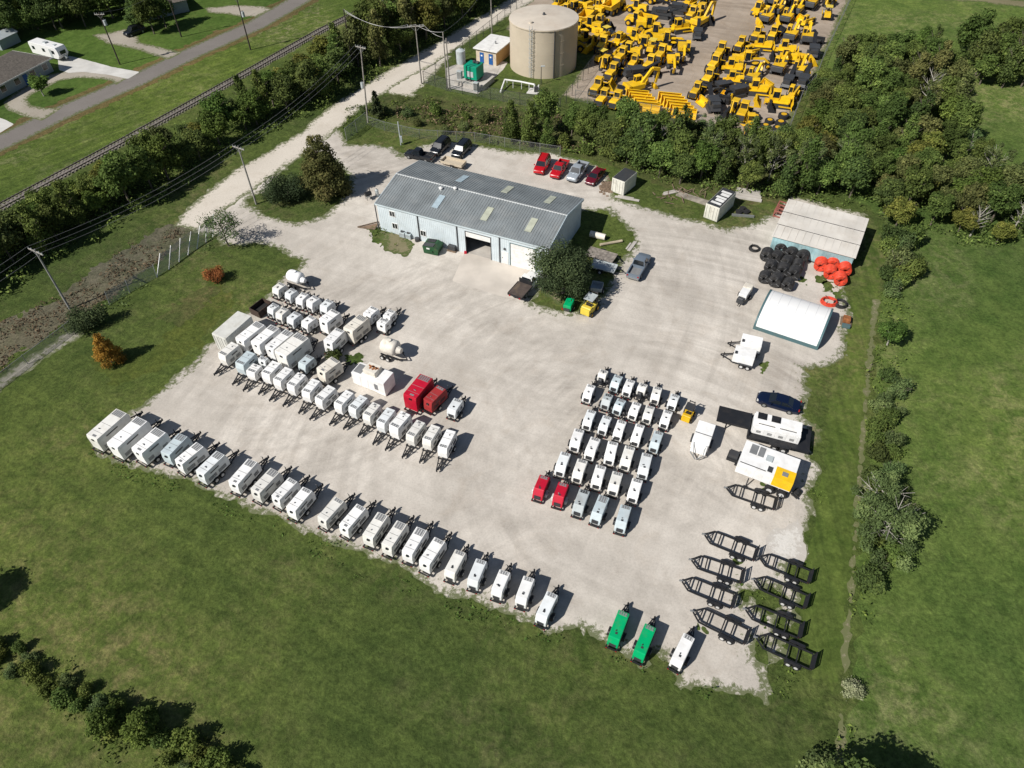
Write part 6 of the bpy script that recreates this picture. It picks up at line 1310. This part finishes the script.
def trunk_mb(H,cr,r0,seed,nl=7,spread=.6,base=.25):
    q=random.Random(seed); mb=MB(); p=(0,0,-.1); pts=[p]
    for k in range(4): p=(p[0]+q.uniform(-.12,.12)*cr*.4,p[1]+q.uniform(-.12,.12)*cr*.4,H*.72*(k+1)/4); pts.append(p)
    for k in range(4): mb.cyl(pts[k],pts[k+1],r0*(1-.2*k),r0*(1-.2*(k+1)),n=8,cap=False)
    for k in range(nl):
        f=base+(.72-base)*k/nl; z=H*f; i=min(3,int(f/.72*4)); b=pts[i]; a=k*2.4+q.uniform(-.4,.4); l=cr*q.uniform(.6,.95)*spread/.6
        m1=(b[0]+math.cos(a)*l*.5,b[1]+math.sin(a)*l*.5,z+H*.10); e=(b[0]+math.cos(a)*l,b[1]+math.sin(a)*l,z+H*.22)
        mb.cyl((b[0],b[1],z),m1,r0*.42,r0*.28,n=6,cap=False); mb.cyl(m1,e,r0*.28,r0*.08,n=5,cap=False)
        for s in(-1,1): e2=(m1[0]+math.cos(a+s*.7)*l*.4,m1[1]+math.sin(a+s*.7)*l*.4,m1[2]+H*.12); mb.cyl(m1,e2,r0*.2,r0*.05,n=4,cap=False)
    return mb
def blobs_for(shape,H,cr,seed):
    q=random.Random(seed); out=[]
    if shape=='round':
        for k in range(26):
            a=q.uniform(0,6.28); e=q.uniform(-.45,1); rr=cr*q.uniform(.35,.85)*math.cos(max(0,e)*1.1); s=cr*q.uniform(.16,.42); out.append((math.cos(a)*rr,math.sin(a)*rr,H*.6+H*.3*e,s,s,s*q.uniform(.6,.85)))
        out.append((0,0,H*.6,cr*.72,cr*.72,H*.28))
    elif shape=='tall':
        for k in range(18):
            z=q.uniform(.22,.95); a=q.uniform(0,6.28); w_=math.sin(min(1,(1.05-z)/.7)*1.5)*.8+.15; rr=cr*.6*w_*q.uniform(.3,1); s=cr*q.uniform(.26,.42)*(w_+.25); out.append((math.cos(a)*rr,math.sin(a)*rr,H*z,s,s,s*1.1))
        out.append((0,0,H*.5,cr*.45,cr*.45,H*.32))
    elif shape=='cone':
        for k in range(26):
            z=k/26; rr=cr*(1-z)**(.75 if cr<3 else .5); a=k*2.4; s=max(.35,cr*.36*(1-z*.62)); out.append((math.cos(a)*rr*.62,math.sin(a)*rr*.62,H*(.12+.84*z),s,s,s*.9))
        out.append((0,0,H*.42,cr*.45,cr*.45,H*.3))
    elif shape=='bush':
        for k in range(11): a=q.uniform(0,6.28); rr=cr*q.uniform(.1,.7); s=cr*q.uniform(.3,.5); out.append((math.cos(a)*rr,math.sin(a)*rr,H*q.uniform(.25,.65),s,s,H*q.uniform(.22,.38)))
    elif shape=='sparse':
        for k in range(20): a=q.uniform(0,6.28); e=q.uniform(0,1); rr=cr*q.uniform(.2,.95)*(1-.35*e); s=cr*q.uniform(.14,.26); out.append((math.cos(a)*rr,math.sin(a)*rr,H*(.32+.62*e),s,s,s))
    return out
TREE={}
def tree_t(key,name,cat,shape,H,cr,n,size,lm,r0=.18,tm=None,hollow=.35,nl=7,cn='crown',seed=0):
    r=thing(name,cat,(0,0,0)); me=leaf_mesh(key+'_leaves',blobs_for(shape,H,cr,seed+1),int(n*1.9),size*.72,LM[lm],seed,hollow=hollow)
    o=bpy.data.objects.new(cn,me); COL.objects.link(o); o.parent=r
    if shape=='bush':
        mb=MB(); q=random.Random(seed); [mb.cyl((0,0,0),(q.uniform(-.6,.6)*cr,q.uniform(-.6,.6)*cr,H*.6),.06,.02,n=5) for _ in range(7)]; mb.build('stem',bark,r)
    else: trunk_mb(H,cr*(.5 if shape=='cone' else .85),r0,seed,nl).build('trunk',tm or bark,r)
    TREE[key]=Template(r)
for i in range(3): tree_t('rd%d'%i,'broadleaf_tree','tree','round',6.5+i*.5,2.9,2600,.40,['dark','mid','mid'][i],seed=10+i)
for i in range(2): tree_t('ry%d'%i,'broadleaf_tree','tree','round',6,2.7,2300,.40,['yellow','olive'][i],seed=20+i)
for i in range(3): tree_t('tl%d'%i,'tall_tree','tree','tall',8.5,2.5,2700,.38,['mid','dark','olive'][i],seed=30+i)
tree_t('rb0','broadleaf_tree','tree','round',5.5,2.6,2300,.38,'bright',seed=41)
tree_t('sp0','sparse_tree','tree','sparse',7.5,3.0,1000,.34,'grey',.14,paleb,.2,11,seed=51)
for i,l in enumerate(('dark','mid','olive','lime')): tree_t('bu%d'%i,'shrub','shrub','bush',2.3,1.7,1100,.30,l,cn='foliage',seed=60+i)
tree_t('bug','shrub','shrub','bush',2.4,1.8,1100,.26,'grey',cn='foliage',seed=70)
TREE['bu0'].place(P(336,360),.5,.75,None,'low dark shrub growing between the small pale generator and the cream one')
# single trees
def one(key,px,py,label,s_=1,rz_=0,grp=None):
    return TREE[key].place(P(px,py),rz_,s_,grp,label)
tree_t('island','bald_cypress_tree','tree','cone',10.6,4.6,9500,.34,'bronze',.28,None,.3,10,seed=81); one('island',327,194,'big bronze-green conical tree on the grass island',1.0)
tree_t('oak','live_oak_tree','tree','round',7.6,4.9,12000,.30,'oak',.3,None,.3,8,seed=187); one('oak',563,293,'big round dark green tree at the workshop corner',.92)
tree_t('cyp','orange_conifer','tree','cone',5.0,2.1,3000,.22,'orange',.14,None,.2,8,seed=83); one('cyp',112,362,'orange autumn conifer on the grass next to a big green bush')
tree_t('reds','red_shrub','shrub','bush',2.4,1.9,1700,.20,'red',cn='foliage',seed=84); one('reds',218,281,'small rusty red shrub alone on the grass slope')
tree_t('fbush','big_bush','shrub','bush',3.2,2.9,3000,.24,'oak',cn='foliage',seed=85); one('fbush',93,326,'large dark green bush at the foot of the grey utility pole')
tree_t('ibush','big_bush','shrub','bush',5.0,3.7,4800,.26,'oak',cn='foliage',seed=86); one('ibush',287,201,'large dark bush beside the bronze tree on the island')
tree_t('spt','sparse_tree','tree','round',6.0,3.5,1150,.26,'grey',.14,bark,.15,12,seed=87); one('spt',229,246,'thin sparse tree at the end of the white-post fence',1.0)
tree_t('small','small_conifer','tree','cone',5.5,1.5,1500,.28,'oak',.1,None,.2,6,seed=88); one('small',378,118,'small dark conical tree beside the tall transformer pole')
tree_t('hedge1','round_tree','tree','round',3.6,1.75,2000,.27,'bright',.12,paleb,.35,7,seed=89); one('hedge1',887,345,'small bright round tree standing alone on the east grass line')
tree_t('bigE','spreading_tree','tree','sparse',5.6,4.2,4600,.24,'grey',.2,paleb,.1,14,seed=90); one('bigE',878,540,'wide grey-green tree with pale branches on the east hedgerow')
one('bigE',872,510,'wide grey-green tree just behind the pale-branched one on the east hedgerow',.8,2)
tree_t('wht','flowering_shrub','shrub','bush',1.6,1.1,900,.16,'white',cn='foliage',seed=91); one('wht',850,690,'small whitish flowering shrub on the east hedgerow line')
tree_t('snag','bare_tree','tree','sparse',8,2.8,250,.22,'grey',.2,paleb,.1,16,seed=92); one('snag',922,108,'bare pale-branched tree standing out of the north-east wood'); one('snag',655,162,'bare pale-trunked tree in the belt behind the left container',.9,1.2); one('snag',970,236,'bare pale tree at the lower edge of the north-east wood',.7,2.2); one('snag',1012,232,'bare pale tree at the right edge of the frame',.7,.4)
one('rb0',-47,612,'tree just outside the left edge whose shadow falls on the field',1.0)
one('rd0',845,812,'tree at the bottom edge with a broad dark shadow on the grass',1.0); one('rd2',878,835,'second tree beyond the bottom edge right of the first',.95,1); one('bug',815,775,'shrub at the bottom edge beside the broad tree shadow',1.1)
# belts: points spread inside pixel polygons
def fill(poly,spacing,seed,margin=0):
    W_=PP(poly); xs=[p[0] for p in W_]; ys=[p[1] for p in W_]; q=random.Random(seed); pts=[]; arr=W_
    cand=np.array([(q.uniform(min(xs),max(xs)),q.uniform(min(ys),max(ys))) for _ in range(9000)]); ok=sdf(arr,cand[:,0],cand[:,1])>=margin
    for x,y in cand[ok].tolist():
        if all((x-a)**2+(y-b)**2>spacing**2 for a,b in pts): pts.append((x,y))
    return pts
kdesc={'rd0':'dark green round tree','rd1':'mid green round tree','rd2':'leafy green round tree','ry0':'yellow-green round tree','ry1':'olive round tree','tl0':'tall green tree','tl1':'tall dark tree','tl2':'tall olive tree','rb0':'bright green tree','sp0':'sparse grey-green tree','bu0':'dark shrub','bu1':'green shrub','bu2':'olive shrub','bu3':'bright green shrub','bug':'grey-green shrub'}
NT=0
def belt(poly,sp,keys,where,ref,seed,smin=.8,smax=1.15,grp=None,key=None):
    global NT
    q=random.Random(seed); by={}
    for x,y in fill(poly,sp,seed):
        k=q.choice(keys); s_=q.uniform(smin,smax); o=TREE[k].place((x,y),q.uniform(0,6.28),(s_,s_,s_*q.uniform(.85,1.3)),grp); by.setdefault(k,[]).append(o); NT+=1
    for k,os_ in by.items(): rank(os_,'%s in %s'%(kdesc[k],where),ref,key or (lambda o:o.location.x))
A1=['rd0','rd1','rd2','ry0','tl0','rd1','ry1','rb0']
belt([(-40,292),(0,265),(60,228),(120,193),(120,214),(60,247),(0,281),(-40,305)],3.2,A1,'the lower-left railway belt','from the left',101,grp='trees in the belt beside the railway')
belt([(-60,276),(-20,262),(30,236),(75,210),(120,182),(120,197),(60,232),(0,268),(-40,292)],2.6,A1,'the belt along the rails','from the left',102,grp='trees in the belt beside the railway',smin=.6,smax=.9)
belt([(-60,275),(0,240),(60,208),(125,172),(190,137),(256,100),(320,65),(345,52),(345,46),(320,56),(256,90),(190,126),(125,162),(60,197),(0,229),(-60,262)],2.6,['bu1','bu2','bug','bu0'],'the brush beside the rails','from the left',130,grp='shrubs beside the rails',smin=.35,smax=.95)
belt([(120,184),(190,148),(256,111),(256,128),(200,163),(120,214)],3.4,A1,'the belt above the island pole','from the left',103,grp='trees in the belt beside the railway')
belt([(256,111),(320,75),(350,56),(352,76),(340,92),(300,108),(256,128)],3.5,A1+['ry0'],'the belt beside the gravel lane','from the left',104,grp='trees in the belt beside the railway')
belt([(352,57),(392,36),(440,8),(475,-12),(540,-40),(520,-14),(490,4),(455,22),(420,46),(390,62),(372,72),(356,74)],3.8,['rd1','ry0','tl0','rd2','tl2','ry1'],'the belt at the lane top','from the left',105,smin=1.0,smax=1.4,grp='trees in the belt beside the railway')
belt([(200,-2),(225,-12),(300,-40),(150,-40),(60,-20),(0,20),(60,32),(110,22),(120,14),(150,2)],5.0,['rd0','rd1','tl1','rd2','tl0'],'the wood behind the houses','from the left',106,smin=1.0,smax=1.4,grp='trees behind the houses')
belt([(-60,45),(0,28),(40,26),(60,30),(30,36),(-10,48)],4.5,['rd0','rd1','tl1'],'the grove behind the camper','from the left',107,smin=1.0,smax=1.3,grp='trees behind the houses')
belt([(138,24),(158,18),(172,26),(160,34),(140,34)],4.0,['rd1','sp0','rd0'],'the hidden house garden','from the left',108,grp='trees behind the houses')
belt([(510,141),(540,130),(600,133),(640,140),(640,160),(605,158),(560,150),(520,146)],2.9,['rd0','rd1','tl0','rd2','ry1','bu1'],'the belt behind parked cars','from the left',109,grp='trees in the belt below the equipment yard',smin=.65,smax=.95)
belt([(610,158),(640,160),(650,172),(625,168)],2.6,['rd0','tl1','rd0'],'the belt by the left container','from the left',110,grp='trees in the belt below the equipment yard')
belt([(640,141),(700,147),(760,160),(800,158),(800,198),(752,196),(700,188),(650,178)],3.0,['rd0','rd1','tl0','tl1','rd2','rb0','sp0'],'the belt behind both containers','from the left',111,grp='trees in the belt below the equipment yard',smin=.7,smax=1.0)
belt([(845,60),(915,50),(930,62),(950,92),(955,130),(962,150),(900,160),(850,150),(812,140),(800,120),(826,85)],3.5,['rd0','rd1','tl1','rd2','ry1','tl2','rb0'],'the wood right of the machines','from the left',112,grp='trees in the north-east wood',smin=.7,smax=1.1)
belt([(800,150),(850,150),(900,160),(960,155),(990,185),(1060,200),(1060,245),(985,244),(940,232),(893,228),(868,206),(805,192)],3.3,['rd0','rd1','rb0','rd2','ry0','tl0','sp0','ry1'],'the wood behind the shed','from the left',113,grp='trees in the north-east wood',smin=.65,smax=1.0)
belt([(955,58),(990,46),(1040,62),(1060,92),(1010,90),(975,84)],3.6,['rd0','tl1','rd1','rd0'],'the north-east field spur','from the left',114,grp='trees in the north-east wood',smin=.8,smax=1.2)
yk=lambda o:-o.location.y
belt([(886,243),(905,243),(912,270),(905,285),(898,302),(888,300),(884,270)],1.9,['bu0','bu1','bug','bu0'],'the hedge below the wood','from the top',115,grp='shrubs on the east hedgerow',smin=.9,smax=1.4,key=yk)
belt([(880,378),(896,380),(900,405),(895,450),(884,470),(872,462),(872,430),(876,400)],1.9,['bu0','bu1','bug','bu1'],'the middle east hedgerow','from the top',116,grp='shrubs on the east hedgerow',smin=.6,smax=.95,key=yk)
belt([(868,470),(890,475),(904,520),(896,560),(868,590),(860,570),(855,530)],2.3,['bug','bu1','bu0'],'the hedge under wide grey-green trees','from the top',117,grp='shrubs on the east hedgerow',smin=.7,smax=1.1,key=yk)
belt([(-10,640),(18,645),(50,672),(110,700),(160,728),(210,752),(260,790),(190,775),(140,742),(90,715),(40,690),(0,668)],1.35,['bu3','bu1','bu3','bug'],'the lower left hedge','from the left',118,grp='shrubs in the lower left hedge',smin=.4,smax=.8)
belt([(100,720),(150,726),(150,738),(110,735)],2.6,['rb0'],'the lower left hedge centre','from the left',119,grp='shrubs in the lower left hedge',smin=.5,smax=.62)
belt([(345,112),(400,108),(440,115),(500,122),(545,130),(500,140),(440,134),(390,120)],3.6,['bu2','bu1','bug'],'the ditch behind parked cars','from the left',120,grp='shrubs in the rough ditch',smin=.5,smax=1.0)
one('hedge1',44,96,'small tree in the oval lawn in front of the low house',1.15)
print('TREES',NT)
# ------------------------------------------------------------ ground cover (uncountable)
def cover(name,label,polys,dens,h,size,m_,seed,clump=.5,thr=-.1):
    g=np.random.default_rng(seed); P_=[]
    for poly in polys:
        W_=np.array(PP(poly)); x0,y0=W_.min(0); x1,y1=W_.max(0); n=int((x1-x0)*(y1-y0)*dens)
        x=g.uniform(x0,x1,n); y=g.uniform(y0,y1,n); k=(sdf(W_,x,y)+vnoise(x,y,2.5)*3>0)&(vnoise(x,y,1.8)+vnoise(x+9,y,.7)*.5>thr); P_.append(np.stack([x[k],y[k]],1))
    P_=np.concatenate(P_); n=len(P_); z=g.random(n)*h*(.4+vnoise(P_[:,0],P_[:,1],2.2)+.5); pos=np.stack([P_[:,0],P_[:,1],z+.03],1)
    nrm=g.normal(size=(n,3))+np.array([0,0,1.2]); nrm/=np.linalg.norm(nrm,axis=1)[:,None]; t=np.cross(nrm,g.normal(size=(n,3))); t/=np.linalg.norm(t,axis=1)[:,None]; b=np.cross(nrm,t); s=size*(.5+g.random(n))[:,None]
    v=np.stack([pos-t*s*.6,pos-b*s*.35,pos+t*s*.6,pos+b*s*.35],1).reshape(-1,3); me=bpy.data.meshes.new(name); me.from_pydata(v.tolist(),[],np.arange(4*n).reshape(n,4).tolist())
    at=me.attributes.new('tint','FLOAT','FACE'); at.data.foreach_set('value',g.random(n).astype(np.float32)); me.materials.append(m_); o=bpy.data.objects.new(name,me); COL.objects.link(o); o['kind']='stuff'; o['label']=label; o['category']='undergrowth'; return o
RB=[(-60,256),(0,230),(125,160),(256,88),(350,38),(420,4),(470,-30),(545,-45),(500,8),(440,42),(385,72),(340,100),(300,118),(256,142),(200,178),(120,228),(60,262),(0,298),(-60,330)]
cover('undergrowth','dark leafy undergrowth beneath the railway tree belt',[RB],14,1.3,.32,LM['mid'],1)
NB=[(495,138),(520,122),(600,124),(650,126),(720,134),(790,148),(812,120),(830,85),(860,50),(915,45),(940,60),(960,90),(965,150),(1040,180),(1040,250),(985,248),(940,238),(895,232),(868,212),(800,202),(750,202),(700,192),(650,182),(600,160),(540,150)]
cover('undergrowth','leafy undergrowth beneath the belt and wood around the equipment yard',[NB],12,1.2,.32,LM['mid'],2)
cover('tall_weeds','rough reddish brown and green weeds in the ditch behind the parked cars',[[(385,112),(440,104),(520,112),(600,122),(600,155),(540,149),(500,143),(440,132),(400,122)]],9,.8,.32,LM['brown'],3)
cover('tall_weeds','green weeds in the ditch below the tank fence',[[(345,112),(372,103),(400,98),(440,100),(520,110),(600,120),(600,158),(520,148),(440,134),(395,118),(350,135)]],9,.55,.3,LM['bright'],4)
cover('hedge_bottom_weeds','low weeds along the east hedgerow line',[[(878,290),(905,290),(900,420),(896,560),(862,640),(856,740),(838,760),(846,640),(858,560),(872,440),(874,340)]],7,.6,.25,LM['bright'],5)
cover('hedge_bottom_weeds','low weeds along the lower left hedge',[[(-20,640),(50,664),(130,700),(220,745),(280,785),(200,795),(110,750),(30,700),(-20,675)]],12,.6,.24,LM['lime'],6)
cover('scrub_weeds','dry grey-brown weeds on the scrub strip by the left fence',[[(-40,340),(60,297),(120,255),(170,226),(186,232),(160,262),(100,305),(0,368),(-40,395)]],12,.3,.24,LM['brown'],7)
cover('wall_weeds','patchy green weeds in front of the workshop wall',[[(370,228),(392,229),(402,240),(394,248),(376,244)]],14,.5,.22,LM['bright'],8)
cover('gravel_edge_weeds','scattered weeds growing between the flatbed trailers',[q for q in patches[4:]]+weedy,9,.3,.18,LM['bright'],9,thr=-.02)
cover('fence_weeds','weeds along the white-post fence',[[(75,328),(112,305),(150,280),(200,244),(214,240),(160,282),(118,312),(84,336)]],8,.6,.25,LM['grey'],10)
# gravel specks and grass tufts along the front of the yard
cover('yard_edge_tufts','ragged grass tufts along the field edge of the gravel yard',[[(90,452),(157,478),(220,504),(316,545),(423,590),(502,622),(563,642),(619,660),(680,690),(727,702),(700,697),(640,680),(600,660),(550,645),(502,628),(423,598),(316,552),(220,512),(157,484),(90,462)]],12,.3,.18,LM['bright'],12)
# ------------------------------------------------------------ world, sun, camera
SAZ=R(33); EL=R(43)
w=bpy.data.worlds.new('World'); sc.world=w; w.use_nodes=True; n=w.node_tree.nodes; bg=n['Background']; sky=n.new('ShaderNodeTexSky'); sky.sky_type='NISHITA'; sky.sun_disc=False; sky.sun_elevation=EL
sx,sy=-math.cos(SAZ),-math.sin(SAZ)       # direction towards the sun
sky.sun_rotation=math.atan2(sx,sy); sky.altitude=0; sky.air_density=1; sky.dust_density=.6
w.node_tree.links.new(sky.outputs[0],bg.inputs[0]); bg.inputs[1].default_value=.05
sl=bpy.data.lights.new('Sun','SUN'); sl.energy=4.9; sl.angle=R(.53); sl.color=(1,.955,.89); so=bpy.data.objects.new('Sun',sl); COL.objects.link(so)
so.rotation_euler=Vector((sx*math.cos(EL),sy*math.cos(EL),math.sin(EL))).to_track_quat('Z','Y').to_euler()
cd=bpy.data.cameras.new('Camera'); cd.sensor_width=36; cd.lens=36*FPX/1024; cd.clip_end=6000; cd.clip_start=.5; co=bpy.data.objects.new('Camera',cd); COL.objects.link(co)
co.matrix_world=Matrix(((_r[0],_u[0],-_F[0],0),(_r[1],_u[1],-_F[1],0),(_r[2],_u[2],-_F[2],CH),(0,0,0,1))); sc.camera=co
sc.view_settings.view_transform='Standard'; sc.view_settings.look='None'; sc.view_settings.exposure=.2; sc.view_settings.gamma=1

for o in bpy.data.objects:
    if o.get('label') and not 4<=len(o['label'].split())<=16: print('LONG',len(o['label'].split()),o['label'])
